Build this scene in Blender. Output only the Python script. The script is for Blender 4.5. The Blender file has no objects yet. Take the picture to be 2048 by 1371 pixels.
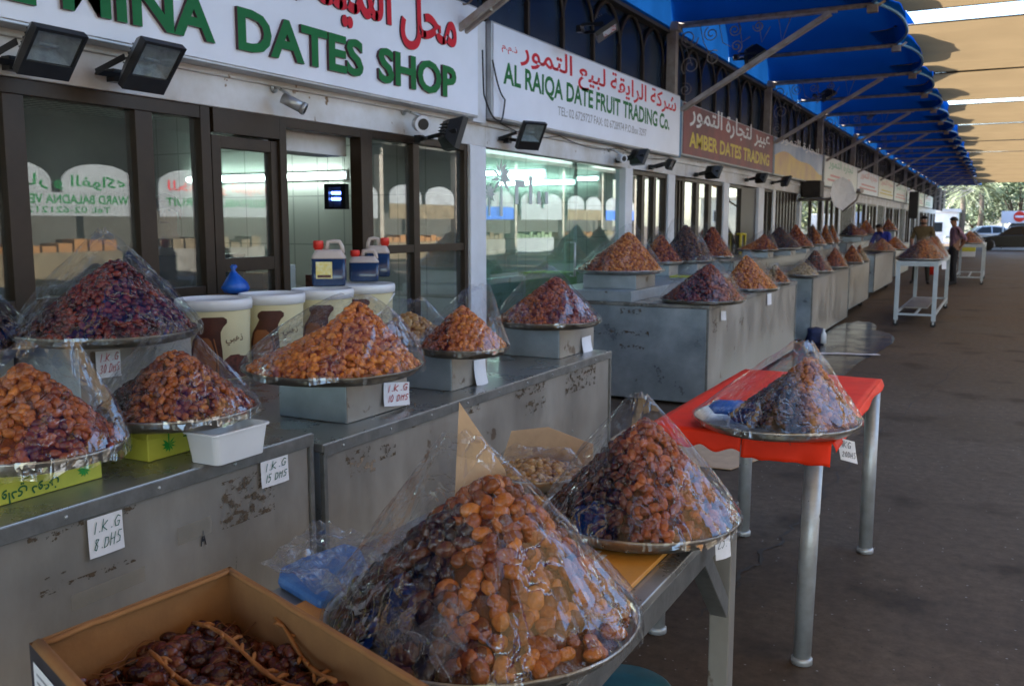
import bpy, bmesh, math, random
import numpy as np
from mathutils import Vector, Matrix, noise as mn
R = math.radians
SC = bpy.context.scene
COL = SC.collection
random.seed(7)

# ------------------------------------------------------------------ camera, world, sun, exposure
CH, FPX, PITCH, YAW = 1.55, 1840.0, R(7.3855), R(27.746)
FW = Vector((-math.sin(YAW)*math.cos(PITCH), math.cos(YAW)*math.cos(PITCH), -math.sin(PITCH)))
RT = Vector((math.cos(YAW), math.sin(YAW), 0))
UP = RT.cross(FW)
CAM = Vector((0, 0, CH))
cd = bpy.data.cameras.new('camera'); cam = bpy.data.objects.new('camera', cd); COL.objects.link(cam)
cam.matrix_world = Matrix(((RT.x, UP.x, -FW.x, 0), (RT.y, UP.y, -FW.y, 0), (RT.z, UP.z, -FW.z, CH), (0, 0, 0, 1)))
cd.sensor_width = 36; cd.lens = FPX/2048*36; cd.clip_end = 2000; cd.clip_start = .05
cd.dof.use_dof = True; cd.dof.focus_distance = 2.3; cd.dof.aperture_fstop = 8
SC.camera = cam
SUN_EL, SUN_AZ = R(39), R(-93)        # sun stands behind the shops (towards -X)
w = bpy.data.worlds.new('World'); SC.world = w; w.use_nodes = True
nt = w.node_tree
sky = nt.nodes.new('ShaderNodeTexSky'); sky.sky_type = 'NISHITA'; sky.sun_disc = False
sky.sun_elevation = SUN_EL; sky.sun_rotation = SUN_AZ
sky.dust_density = 1.0
nt.links.new(sky.outputs[0], nt.nodes['Background'].inputs[0]); nt.nodes['Background'].inputs[1].default_value = .12
sl = bpy.data.lights.new('sun', 'SUN'); sl.energy = 4.4; sl.angle = R(.5); sl.color = (1, .95, .87)
so = bpy.data.objects.new('sun', sl); COL.objects.link(so)
sd = Vector((math.sin(SUN_AZ)*math.cos(SUN_EL), math.cos(SUN_AZ)*math.cos(SUN_EL), math.sin(SUN_EL)))
so.rotation_euler = sd.to_track_quat('Z', 'Y').to_euler()
SC.view_settings.view_transform = 'Standard'; SC.view_settings.look = 'None'
SC.view_settings.exposure = 2.8; SC.view_settings.gamma = 1
SC.render.engine = 'CYCLES'
cy = SC.cycles
cy.max_bounces = 10; cy.diffuse_bounces = 5; cy.glossy_bounces = 4; cy.transmission_bounces = 6; cy.transparent_max_bounces = 40
cy.caustics_reflective = False; cy.caustics_refractive = False
cy.sample_clamp_indirect = 6
cy.use_denoising = True
try: cy.denoiser = 'OPENIMAGEDENOISE'
except Exception: pass

def ray(x, y): return FW + RT*((x-1024)/FPX) + UP*((685.5-y)/FPX)
def at(x, y, ax, v):
    """where the sight line through a photo pixel meets the plane axis=v"""
    d = ray(x, y); return CAM + d*((v-CAM[ax])/d[ax])

# ------------------------------------------------------------------ mesh builder
def wloc(o):
    p = Vector((0, 0, 0))
    while o is not None: p += o.location; o = o.parent
    return p
class MB:
    def __init__(s): s.v = []; s.f = []; s.m = []; s.s = []
    def add(s, vs, fs, mi=0, sm=False, xf=None):
        o = len(s.v)
        if xf is not None: vs = [xf @ Vector(p) for p in vs]
        s.v += [tuple(p) for p in vs]
        for f in fs: s.f.append(tuple(i+o for i in f)); s.m.append(mi); s.s.append(sm)
        return s
    def box(s, x0, x1, y0, y1, z0, z1, mi=0, xf=None):
        vs = [(x, y, z) for z in (z0, z1) for y in (y0, y1) for x in (x0, x1)]
        return s.add(vs, [(0, 2, 3, 1), (4, 5, 7, 6), (0, 1, 5, 4), (2, 6, 7, 3), (0, 4, 6, 2), (1, 3, 7, 5)], mi, False, xf)
    def tube(s, pts, r, n=8, mi=0, caps=True, sm=True):
        pts = [Vector(p) for p in pts]; k = len(pts)
        rs = r if isinstance(r, (list, tuple)) else [r]*k
        vs = []; fs = []; prev = None
        for i, p in enumerate(pts):
            t = (pts[min(i+1, k-1)]-pts[max(i-1, 0)]).normalized()
            if prev is None: a = t.orthogonal().normalized()
            else:
                a = prev - t*prev.dot(t)
                a = a.normalized() if a.length > 1e-6 else t.orthogonal().normalized()
            prev = a; b = t.cross(a)
            for j in range(n):
                an = 2*math.pi*j/n; vs.append(p+(a*math.cos(an)+b*math.sin(an))*rs[i])
        for i in range(k-1):
            for j in range(n):
                fs.append((i*n+j, i*n+(j+1) % n, (i+1)*n+(j+1) % n, (i+1)*n+j))
        s.add(vs, fs, mi, sm)
        if caps:
            o = len(s.v)-len(vs)
            s.f.append(tuple(o+j for j in range(n))[::-1]); s.m.append(mi); s.s.append(False)
            s.f.append(tuple(o+(k-1)*n+j for j in range(n))); s.m.append(mi); s.s.append(False)
        return s
    def bar(s, p0, p1, wd, ht, mi=0, up=(0, 0, 1)):
        p0 = Vector(p0); p1 = Vector(p1); t = (p1-p0).normalized(); u = Vector(up)
        a = t.cross(u); a = a.normalized() if a.length > 1e-5 else t.orthogonal().normalized(); b = a.cross(t)
        vs = []
        for p in (p0, p1):
            for sa, sb in ((-1, -1), (1, -1), (1, 1), (-1, 1)): vs.append(p+a*sa*wd/2+b*sb*ht/2)
        return s.add(vs, [(0, 1, 2, 3), (7, 6, 5, 4), (0, 4, 5, 1), (1, 5, 6, 2), (2, 6, 7, 3), (3, 7, 4, 0)], mi)
    def lathe(s, prof, n=32, c=(0, 0, 0), mi=0, sm=True, xf=None):
        vs = []; fs = []; k = len(prof)
        for r, z in prof:
            for j in range(n):
                a = 2*math.pi*j/n; vs.append((c[0]+r*math.cos(a), c[1]+r*math.sin(a), c[2]+z))
        for i in range(k-1):
            for j in range(n): fs.append((i*n+j, i*n+(j+1) % n, (i+1)*n+(j+1) % n, (i+1)*n+j))
        if prof[0][0] > 1e-5: fs.append(tuple(range(n))[::-1])
        if prof[-1][0] > 1e-5: fs.append(tuple((k-1)*n+j for j in range(n)))
        return s.add(vs, fs, mi, sm, xf)
    def prism(s, poly, ex, mi=0, sm=False):
        ex = Vector(ex); k = len(poly); p = [Vector(q) for q in poly]
        vs = p+[q+ex for q in p]
        fs = [tuple(range(k))[::-1], tuple(range(k, 2*k))]+[(i, (i+1) % k, k+(i+1) % k, k+i) for i in range(k)]
        return s.add(vs, fs, mi, sm)
    def grid(s, fn, nu, nv, mi=0, sm=True):
        vs = [fn(i/nu, j/nv) for i in range(nu+1) for j in range(nv+1)]
        fs = [(i*(nv+1)+j, (i+1)*(nv+1)+j, (i+1)*(nv+1)+j+1, i*(nv+1)+j+1) for i in range(nu) for j in range(nv)]
        return s.add(vs, fs, mi, sm)
    def build(s, name, mats, parent=None, loc=None, bevel=0, fixn=False):
        me = bpy.data.meshes.new(name)
        base = wloc(parent) if parent is not None else Vector(loc or (0, 0, 0))
        me.from_pydata([(a-base.x, b-base.y, c-base.z) for a, b, c in s.v], [], s.f)
        for m in (mats if isinstance(mats, (list, tuple)) else [mats]): me.materials.append(m)
        me.polygons.foreach_set('material_index', s.m); me.polygons.foreach_set('use_smooth', s.s)
        if fixn:
            bm = bmesh.new(); bm.from_mesh(me); bmesh.ops.recalc_face_normals(bm, faces=bm.faces); bm.to_mesh(me); bm.free()
        me.update()
        o = bpy.data.objects.new(name, me); COL.objects.link(o)
        if parent is not None: o.parent = parent
        else: o.location = base
        if bevel:
            b = o.modifiers.new('bevel', 'BEVEL'); b.width = bevel; b.segments = 2; b.limit_method = 'ANGLE'; b.angle_limit = R(50)
        return o
def tag(o, label=None, cat=None, group=None, kind=None):
    if label: o['label'] = label
    if cat: o['category'] = cat
    if group: o['group'] = group
    if kind: o['kind'] = kind
    return o
def thing(name, label, cat, loc=(0, 0, 0), group=None):
    o = bpy.data.objects.new(name, None); o.empty_display_size = .1; COL.objects.link(o); o.location = loc
    return tag(o, label, cat, group)
KIDS = {}
def copy_tree(o, parent=None):
    c = o.copy(); COL.objects.link(c)
    if parent is not None: c.parent = parent
    for ch in list(o.children): copy_tree(ch, c)
    return c

# ------------------------------------------------------------------ materials
def mat(name, col, rough=.5, metal=0., var=.0, vs=6., vcol=None, bump=0., bs=40., coat=0., trans=0., spec=.5, rvar=0., stretch=None, emit=0., chips=None):
    """principled with real-surface variation: colour mottling (vcol/var), bump and roughness noise"""
    m = bpy.data.materials.new(name); m.use_nodes = True; n = m.node_tree.nodes; l = m.node_tree.links
    b = n['Principled BSDF']; b.inputs['Base Color'].default_value = (*col, 1); b.inputs['Roughness'].default_value = rough
    b.inputs['Metallic'].default_value = metal; b.inputs['Coat Weight'].default_value = coat; b.inputs['Specular IOR Level'].default_value = spec
    if emit: b.inputs['Emission Color'].default_value = (*col, 1); b.inputs['Emission Strength'].default_value = emit
    tc = n.new('ShaderNodeTexCoord'); vec = tc.outputs['Object']
    if stretch:
        mp = n.new('ShaderNodeMapping'); mp.inputs['Scale'].default_value = stretch; l.new(vec, mp.inputs[0]); vec = mp.outputs[0]
    if var or vcol:
        no = n.new('ShaderNodeTexNoise'); no.inputs['Scale'].default_value = vs; no.inputs['Detail'].default_value = 6; no.inputs['Roughness'].default_value = .65
        l.new(vec, no.inputs['Vector'])
        cr = n.new('ShaderNodeValToRGB'); cr.color_ramp.elements[0].position = .35; cr.color_ramp.elements[1].position = .68
        c2 = vcol or tuple(min(1, c*(1+var)) for c in col); c1 = col if vcol else tuple(c*(1-var) for c in col)
        cr.color_ramp.elements[0].color = (*c1, 1); cr.color_ramp.elements[1].color = (*c2, 1)
        l.new(no.outputs[0], cr.inputs[0]); l.new(cr.outputs[0], b.inputs['Base Color'])
        if rvar:
            mr = n.new('ShaderNodeMapRange'); mr.inputs[3].default_value = max(.02, rough-rvar); mr.inputs[4].default_value = min(1, rough+rvar)
            mr.inputs[1].default_value = .3; mr.inputs[2].default_value = .7
            l.new(no.outputs[0], mr.inputs[0]); l.new(mr.outputs[0], b.inputs['Roughness'])
    if chips:
        cn = n.new('ShaderNodeTexNoise'); cn.inputs['Scale'].default_value = chips[0]; cn.inputs['Detail'].default_value = 5; l.new(tc.outputs['Object'], cn.inputs['Vector'])
        cm = n.new('ShaderNodeMapRange'); cm.inputs[1].default_value = chips[1]; cm.inputs[2].default_value = chips[1]+.03; l.new(cn.outputs[0], cm.inputs[0])
        cx = n.new('ShaderNodeMixRGB'); cx.inputs[2].default_value = (*chips[2], 1); l.new(cm.outputs[0], cx.inputs[0])
        src = b.inputs['Base Color'].links[0].from_socket if b.inputs['Base Color'].links else None
        if src: l.new(src, cx.inputs[1])
        else: cx.inputs[1].default_value = (*col, 1)
        l.new(cx.outputs[0], b.inputs['Base Color'])
    if bump:
        nb = n.new('ShaderNodeTexNoise'); nb.inputs['Scale'].default_value = bs; nb.inputs['Detail'].default_value = 4
        l.new(vec, nb.inputs['Vector'])
        bp = n.new('ShaderNodeBump'); bp.inputs['Strength'].default_value = bump; bp.inputs['Distance'].default_value = .01
        l.new(nb.outputs[0], bp.inputs['Height']); l.new(bp.outputs[0], b.inputs['Normal'])
    return m
def fabric(name, col, tr, var=.12):
    m = bpy.data.materials.new(name); m.use_nodes = True; n = m.node_tree.nodes; l = m.node_tree.links
    n.remove(n['Principled BSDF']); out = n['Material Output']
    tc = n.new('ShaderNodeTexCoord'); no = n.new('ShaderNodeTexNoise'); no.inputs['Scale'].default_value = 1.3; no.inputs['Detail'].default_value = 6
    l.new(tc.outputs['Object'], no.inputs[0])
    cr = n.new('ShaderNodeValToRGB'); cr.color_ramp.elements[0].position = .3; cr.color_ramp.elements[1].position = .7
    cr.color_ramp.elements[0].color = (*[c*(1-var) for c in col], 1); cr.color_ramp.elements[1].color = (*[min(1, c*(1+var)) for c in col], 1)
    l.new(no.outputs[0], cr.inputs[0])
    d = n.new('ShaderNodeBsdfDiffuse'); t = n.new('ShaderNodeBsdfTranslucent'); mx = n.new('ShaderNodeMixShader'); mx.inputs[0].default_value = tr
    l.new(cr.outputs[0], d.inputs[0]); l.new(cr.outputs[0], t.inputs[0]); l.new(d.outputs[0], mx.inputs[1]); l.new(t.outputs[0], mx.inputs[2]); l.new(mx.outputs[0], out.inputs[0])
    return m
def math_node(n, l, op, a, b=None):
    x = n.new('ShaderNodeMath'); x.operation = op
    for i, q in enumerate((a, b)):
        if q is None: continue
        if isinstance(q, (int, float)): x.inputs[i].default_value = q
        else: l.new(q, x.inputs[i])
    return x.outputs[0]
def thin_fresnel(n, l, normal=None):
    """reflectance of a thin sheet, the same from either side"""
    ge = n.new('ShaderNodeNewGeometry'); fr = n.new('ShaderNodeFresnel')
    ior = math_node(n, l, 'SUBTRACT', 1.5, math_node(n, l, 'MULTIPLY', ge.outputs['Backfacing'], 1.5-1/1.5)); l.new(ior, fr.inputs[0])
    if normal is not None: l.new(normal, fr.inputs['Normal'])
    return fr.outputs[0]
def glass(name, tint, gain=1.5, rough=.0, dirt=.07):
    m = bpy.data.materials.new(name); m.use_nodes = True; n = m.node_tree.nodes; l = m.node_tree.links
    n.remove(n['Principled BSDF']); out = n['Material Output']
    t = n.new('ShaderNodeBsdfTransparent'); t.inputs[0].default_value = (*tint, 1)
    g = n.new('ShaderNodeBsdfGlossy'); g.inputs['Roughness'].default_value = rough
    f = math_node(n, l, 'MINIMUM', math_node(n, l, 'MULTIPLY', thin_fresnel(n, l), gain), 1.0)
    mx = n.new('ShaderNodeMixShader'); l.new(f, mx.inputs[0]); l.new(t.outputs[0], mx.inputs[1]); l.new(g.outputs[0], mx.inputs[2])
    d = n.new('ShaderNodeBsdfDiffuse'); d.inputs[0].default_value = (.7, .68, .62, 1)
    tc = n.new('ShaderNodeTexCoord'); no = n.new('ShaderNodeTexNoise'); no.inputs['Scale'].default_value = 2.; no.inputs['Detail'].default_value = 8
    l.new(tc.outputs['Object'], no.inputs[0])
    dd = math_node(n, l, 'MULTIPLY', no.outputs[0], dirt)
    m2 = n.new('ShaderNodeMixShader'); l.new(dd, m2.inputs[0]); l.new(mx.outputs[0], m2.inputs[1]); l.new(d.outputs[0], m2.inputs[2])
    l.new(m2.outputs[0], out.inputs[0])
    return m
def film(name, gain=.68, haze=.010, facet=.30, cell=4.6, crease=.45, glint_k=.13):
    """thin clear crackling plastic: flat facets with sharp edges plus fine creases"""
    m = bpy.data.materials.new(name); m.use_nodes = True; n = m.node_tree.nodes; l = m.node_tree.links
    n.remove(n['Principled BSDF']); out = n['Material Output']
    tc = n.new('ShaderNodeTexCoord'); mp = n.new('ShaderNodeMapping'); mp.inputs['Scale'].default_value = (2.1, 2.1, .45); mp.inputs['Rotation'].default_value = (.40, .25, 0)
    l.new(tc.outputs['Object'], mp.inputs[0])
    wn = n.new('ShaderNodeTexNoise'); wn.inputs['Scale'].default_value = 7.; wn.inputs['Detail'].default_value = 2
    l.new(mp.outputs[0], wn.inputs['Vector'])
    av = n.new('ShaderNodeMixRGB'); av.blend_type = 'ADD'; av.inputs[0].default_value = .16
    l.new(mp.outputs[0], av.inputs[1]); l.new(wn.outputs['Color'], av.inputs[2])
    vo = n.new('ShaderNodeTexVoronoi'); vo.inputs['Scale'].default_value = cell; l.new(av.outputs[0], vo.inputs['Vector'])
    vo2 = n.new('ShaderNodeTexVoronoi'); vo2.inputs['Scale'].default_value = cell*3.1; l.new(av.outputs[0], vo2.inputs['Vector'])
    ge = n.new('ShaderNodeNewGeometry')
    def vm(op, a, b=None, sc=None):
        x = n.new('ShaderNodeVectorMath'); x.operation = op; l.new(a, x.inputs[0])
        if b is not None:
            if isinstance(b, tuple): x.inputs[1].default_value = b
            else: l.new(b, x.inputs[1])
        if sc is not None: x.inputs['Scale'].default_value = sc
        return x.outputs[0]
    d1 = vm('SCALE', vm('SUBTRACT', vo.outputs['Color'], (.5, .5, .5)), None, facet)
    d2 = vm('SCALE', vm('SUBTRACT', vo2.outputs['Color'], (.5, .5, .5)), None, facet*.22)
    # ridged creases
    cn = n.new('ShaderNodeTexNoise'); cn.inputs['Scale'].default_value = 9.; cn.inputs['Detail'].default_value = 3; cn.inputs['Distortion'].default_value = 1.2
    l.new(mp.outputs[0], cn.inputs['Vector'])
    rg = math_node(n, l, 'ABSOLUTE', math_node(n, l, 'SUBTRACT', cn.outputs[0], .5))
    rg = math_node(n, l, 'MINIMUM', math_node(n, l, 'MULTIPLY', rg, 24.), 1.0)
    bp = n.new('ShaderNodeBump'); bp.inputs['Strength'].default_value = crease; bp.inputs['Distance'].default_value = .012
    l.new(rg, bp.inputs['Height'])
    nn = vm('NORMALIZE', vm('ADD', vm('ADD', bp.outputs[0], d1), d2))
    g = n.new('ShaderNodeBsdfGlossy'); g.inputs['Roughness'].default_value = .045; l.new(nn, g.inputs['Normal'])
    t = n.new('ShaderNodeBsdfTransparent'); t.inputs[0].default_value = (.96, .965, .97, 1)
    # random flat facets get extra mirror strength, put in for sharp glints
    sp = n.new('ShaderNodeSeparateColor'); l.new(vo.outputs['Color'], sp.inputs[0])
    loose = math_node(n, l, 'MULTIPLY', math_node(n, l, 'GREATER_THAN', sp.outputs[2], .86), glint_k)
    f = math_node(n, l, 'MINIMUM', math_node(n, l, 'ADD', math_node(n, l, 'MULTIPLY', thin_fresnel(n, l, nn), gain), loose), .8)
    mx = n.new('ShaderNodeMixShader'); l.new(f, mx.inputs[0]); l.new(t.outputs[0], mx.inputs[1]); l.new(g.outputs[0], mx.inputs[2])
    # the film turns milky along its creases
    cz = math_node(n, l, 'POWER', math_node(n, l, 'SUBTRACT', 1.0, rg), 3.)
    hz = math_node(n, l, 'ADD', math_node(n, l, 'MULTIPLY', cz, min(.11, haze*9)), haze)
    d = n.new('ShaderNodeBsdfDiffuse'); d.inputs[0].default_value = (.8, .8, .8, 1)
    tl = n.new('ShaderNodeBsdfTranslucent'); tl.inputs[0].default_value = (.8, .8, .8, 1)
    dm = n.new('ShaderNodeMixShader'); l.new(d.outputs[0], dm.inputs[1]); l.new(tl.outputs[0], dm.inputs[2])
    m2 = n.new('ShaderNodeMixShader'); l.new(hz, m2.inputs[0]); l.new(mx.outputs[0], m2.inputs[1]); l.new(dm.outputs[0], m2.inputs[2])
    l.new(m2.outputs[0], out.inputs[0])
    return m
def date_mat(name, cols, cols2=None, ang=0., thr=0., soft=.15, rough=.25, white=0.):
    """fruit skin: each date takes its own tone ('rnd'); a heap may change variety across it ('hx','hy')"""
    m = bpy.data.materials.new(name); m.use_nodes = True; n = m.node_tree.nodes; l = m.node_tree.links
    b = n['Principled BSDF']
    at_ = n.new('ShaderNodeAttribute'); at_.attribute_name = 'rnd'
    def ramp(cs):
        cr = n.new('ShaderNodeValToRGB'); e = cr.color_ramp.elements
        while len(e) < len(cs): e.new(.5)
        for i, c in enumerate(cs): e[i].position = i/(len(cs)-1); e[i].color = (*c, 1)
        l.new(at_.outputs['Fac'], cr.inputs[0]); return cr.outputs[0]
    c = ramp(cols)
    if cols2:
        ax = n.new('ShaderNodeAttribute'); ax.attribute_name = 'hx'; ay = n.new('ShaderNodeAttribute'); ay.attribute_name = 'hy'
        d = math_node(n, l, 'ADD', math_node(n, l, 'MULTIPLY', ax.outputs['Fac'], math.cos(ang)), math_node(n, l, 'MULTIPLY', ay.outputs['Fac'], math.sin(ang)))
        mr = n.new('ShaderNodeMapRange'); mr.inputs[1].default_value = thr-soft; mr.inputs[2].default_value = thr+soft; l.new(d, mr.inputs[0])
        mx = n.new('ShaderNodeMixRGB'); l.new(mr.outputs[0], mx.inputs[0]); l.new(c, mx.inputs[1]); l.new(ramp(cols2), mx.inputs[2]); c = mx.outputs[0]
    tc = n.new('ShaderNodeTexCoord'); no = n.new('ShaderNodeTexNoise'); no.inputs['Scale'].default_value = 55.; no.inputs['Detail'].default_value = 4
    l.new(tc.outputs['Object'], no.inputs[0])
    hs = n.new('ShaderNodeHueSaturation'); l.new(c, hs.inputs['Color'])
    mr2 = n.new('ShaderNodeMapRange'); mr2.inputs[1].default_value = .25; mr2.inputs[2].default_value = .75; mr2.inputs[3].default_value = .6; mr2.inputs[4].default_value = 1.4
    l.new(no.outputs[0], mr2.inputs[0]); l.new(mr2.outputs[0], hs.inputs['Value'])
    l.new(hs.outputs[0], b.inputs['Base Color'])
    b.inputs['Roughness'].default_value = rough; b.inputs['Subsurface Weight'].default_value = 0.
    bp = n.new('ShaderNodeBump'); bp.inputs['Strength'].default_value = .8; bp.inputs['Distance'].default_value = .004
    nb = n.new('ShaderNodeTexNoise'); nb.inputs['Scale'].default_value = 140.; l.new(tc.outputs['Object'], nb.inputs[0])
    l.new(nb.outputs[0], bp.inputs['Height']); l.new(bp.outputs[0], b.inputs['Normal'])
    return m
def residue(name, col):
    """torn sticker and tape remains: ragged alpha edge of a real film stuck on the sheet"""
    m = bpy.data.materials.new(name); m.use_nodes = True; n = m.node_tree.nodes; l = m.node_tree.links
    b = n['Principled BSDF']; b.inputs['Base Color'].default_value = (*col, 1); b.inputs['Roughness'].default_value = .7
    tc = n.new('ShaderNodeTexCoord'); mp = n.new('ShaderNodeMapping'); mp.inputs['Scale'].default_value = (1, 1, 1.6); l.new(tc.outputs['Object'], mp.inputs[0])
    no = n.new('ShaderNodeTexNoise'); no.inputs['Scale'].default_value = 24.; no.inputs['Detail'].default_value = 5; no.inputs['Roughness'].default_value = .7
    l.new(mp.outputs[0], no.inputs[0])
    mr = n.new('ShaderNodeMapRange'); mr.inputs[1].default_value = .53; mr.inputs[2].default_value = .58; l.new(no.outputs[0], mr.inputs[0])
    l.new(mr.outputs[0], b.inputs['Alpha'])
    return m

M = {}
M['concrete'] = None
M['alu'] = mat('brown_aluminium', (.034, .021, .012), .42, .2, .25, 3., bump=.03, spec=.35)
M['white'] = mat('white_paint', (.66, .67, .69), .5, 0, vcol=(.78, .79, .83), vs=2.5, bump=.05)
M['whitedirty'] = mat('weathered_white_paint', (.56, .52, .47), .6, 0, vcol=(.78, .78, .80), vs=1.7, bump=.12, bs=12, chips=(9., .70, (.24, .15, .08)))
M['signwhite'] = mat('sign_face', (.79, .83, .93), .32, 0, .05, 1.2)
M['signedge'] = mat('sign_edge', (.42, .43, .45), .4, .5, .2, 4)
M['steel'] = mat('galvanised_sheet', (.29, .265, .23), .38, .4, vcol=(.41, .38, .335), vs=2.4, bump=.14, bs=4, rvar=.14, stretch=(1, 1.5, .7), chips=(7., .66, (.17, .125, .09)))
M['steelsky'] = mat('galvanised_sheet_skytint', (.28, .33, .37), .36, .6, vcol=(.50, .56, .61), vs=2.6, bump=.30, bs=3.5, rvar=.14, chips=(9., .71, (.20, .19, .17)))  # same sheet for counter ends, blue of the sky light put into its colour
M['steeltop'] = mat('worn_steel_top', (.25, .245, .23), .30, .6, vcol=(.38, .37, .34), vs=5, bump=.06, bs=14, rvar=.12)
M['steeledge'] = mat('dark_steel_edge', (.22, .22, .21), .42, .6, .25, 9., bump=.1)
M['leg'] = mat('silver_painted_tube', (.50, .52, .53), .38, .45, vcol=(.36, .36, .35), vs=9., bump=.12, bs=30, chips=(22., .69, (.05, .045, .04)))
M['rust'] = mat('rusty_tube', (.17, .12, .09), .75, .1, vcol=(.33, .30, .27), vs=9., bump=.25, bs=50)
M['strut'] = mat('strut_paint', (.30, .24, .19), .6, .1, vcol=(.48, .45, .42), vs=7., bump=.2, bs=50)
M['black'] = mat('black_housing', (.012, .012, .013), .35, 0, .3, 20)
M['rubber'] = mat('black_rubber', (.02, .02, .02), .7)
M['lampglass'] = mat('lamp_reflector', (.62, .66, .66), .3, .2, .3, 14.)
M['tray'] = mat('aluminium_tray', (.55, .52, .47), .33, .85, vcol=(.24, .20, .15), vs=11., bump=.15, bs=45, rvar=.1)
M['traydark'] = mat('blackened_tray', (.10, .085, .065), .35, .7, vcol=(.30, .25, .19), vs=13., bump=.2, bs=45, rvar=.1)
M['paper'] = mat('paper', (.72, .68, .70), .75, 0, .04, 30, bump=.1, bs=60)
M['paperc'] = mat('price_paper_white', (.80, .78, .78), .7, 0, .03, 30)
M['inkred'] = mat('red_ink', (.5, .03, .03), .7)
M['inkgreen'] = mat('green_ink', (.01, .12, .08), .7)
M['inkblack'] = mat('black_ink', (.015, .015, .02), .7)
M['yellowbox'] = mat('yellow_carton', (.56, .56, .07), .5, 0, .08, 9.)
M['green'] = mat('green_print', (.012, .12, .03), .45)
M['leafprint'] = mat('leaf_green_print', (.03, .35, .05), .5)
M['cardboard'] = mat('cardboard', (.29, .13, .040), .85, 0, .12, 14., bump=.08, bs=90)
M['cardtan'] = mat('tan_cardboard', (.50, .33, .20), .8, 0, .1, 12., bump=.08, bs=60)
M['cardblack'] = mat('dark_printed_card', (.025, .022, .03), .45, 0, .3, 20.)
M['orange'] = mat('orange_board', (.62, .27, .04), .42, 0, .1, 7., bump=.03)
M['red'] = mat('red_tablecloth', (.90, .040, .010), .55, spec=.15, metal=0, var=.10, vs=5., bump=.30, bs=9, chips=(30., .72, (.50, .06, .04)))
M['bucket'] = mat('cream_bucket', (.74, .66, .40), .38, 0, .03, 5.)
M['bucketlid'] = mat('white_lid', (.80, .80, .80), .35, 0, .02, 5.)
M['jug'] = mat('dark_syrup_print', (.05, .012, .006), .4, 0, vcol=(.12, .03, .012), vs=9.)
M['jugcopper'] = mat('copper_print', (.26, .085, .03), .4, 0, vcol=(.45, .17, .06), vs=5.)
M['fruitprint'] = mat('dark_fruit_print', (.035, .01, .008), .4, 0, vcol=(.20, .06, .035), vs=38.)
M['script'] = mat('brown_script', (.12, .05, .02), .5)
M['syrup'] = mat('blue_black_syrup', (.02, .045, .11), .22, 0, .2, 7., coat=.3)
M['jerry'] = mat('translucent_can', (.62, .52, .46), .38, 0, .06, 9.)
M['capred'] = mat('red_cap', (.72, .035, .02), .4)
M['label'] = mat('yellow_label', (.78, .62, .14), .45, 0, vcol=(.86, .80, .50), vs=30.)
M['tub'] = mat('white_plastic_tub', (.74, .75, .76), .35, 0, .03, 6.)
M['bluebag'] = mat('blue_bag', (.008, .075, .42), .35, 0, vcol=(.015, .13, .55), vs=10., bump=.5, bs=24)
M['teal'] = mat('teal_plastic', (.012, .11, .12), .4, 0, .25, 12.)
M['blueprint'] = mat('blue_scuffed_plastic', (.03, .13, .40), .4, 0, vcol=(.10, .24, .52), vs=22., bump=.3, bs=25)
M['panelblue'] = mat('dark_blue_glazing', (.012, .022, .045), .22, 0, vcol=(.03, .055, .095), vs=1.2)
M['tracery'] = mat('dark_brown_bars', (.028, .02, .015), .6, .1, .3, 8.)
M['post'] = mat('post_paint', (.42, .37, .31), .65, .1, vcol=(.24, .19, .15), vs=5., bump=.15, bs=40)
M['blue'] = fabric('blue_canopy_fabric', (.003, .066, .31), .06, .12)
M['bluegable'] = fabric('blue_gable_fabric', (.010, .10, .36), .10, .25)
M['tan'] = fabric('tan_sail_fabric', (.36, .25, .13), .22, .06)
M['hem'] = mat('canopy_hem', (.10, .30, .62), .5)  # paler than the fabric, the sunlit edge put into its colour
M['tile'] = None
M['glass'] = glass('shop_glass', (.84, .90, .88), 2.1)
M['glassg'] = glass('green_glass', (.72, .88, .85), 2.0)
M['screen'] = mat('blue_uv_tube', (.12, .25, 1.), .3, emit=3.)
M['lamp'] = mat('fluorescent_tube', (.82, 1., .95), .3, emit=4.)
M['film'] = film('clear_film')
M['filmfar'] = film('clear_film_far', gain=.55, haze=.014, facet=.18, cell=5., glint_k=.05)
M['filmflat'] = film('loose_film', gain=1.1, haze=.07, facet=.3, cell=7., glint_k=.12)
M['res'] = residue('tape_residue', (.10, .065, .035))
M['restan'] = residue('tape_residue_tan', (.34, .25, .17))
M['tape'] = glass('clear_tape', (.88, .85, .78), 1.0, .25, .25)
M['green3d'] = mat('green_raised_letter', (.002, .15, .035), .5, 0, .1, 6., spec=.2)
M['shade3d'] = mat('maroon_letter_edge', (.06, .012, .025), .4)
M['red3d'] = mat('red_raised_letter', (.62, .012, .03), .5, 0, .1, 6., spec=.2)
M['yellowl'] = mat('yellow_letter', (.62, .46, .04), .5)
M['greyl'] = mat('grey_letter', (.30, .31, .33), .5)
M['whitel'] = mat('white_letter', (.72, .72, .72), .5)
M['skin'] = mat('skin', (.34, .17, .10), .5, 0, .1, 30.)
M['hair'] = mat('black_hair', (.012, .01, .009), .6, bump=.4, bs=90)

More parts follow.
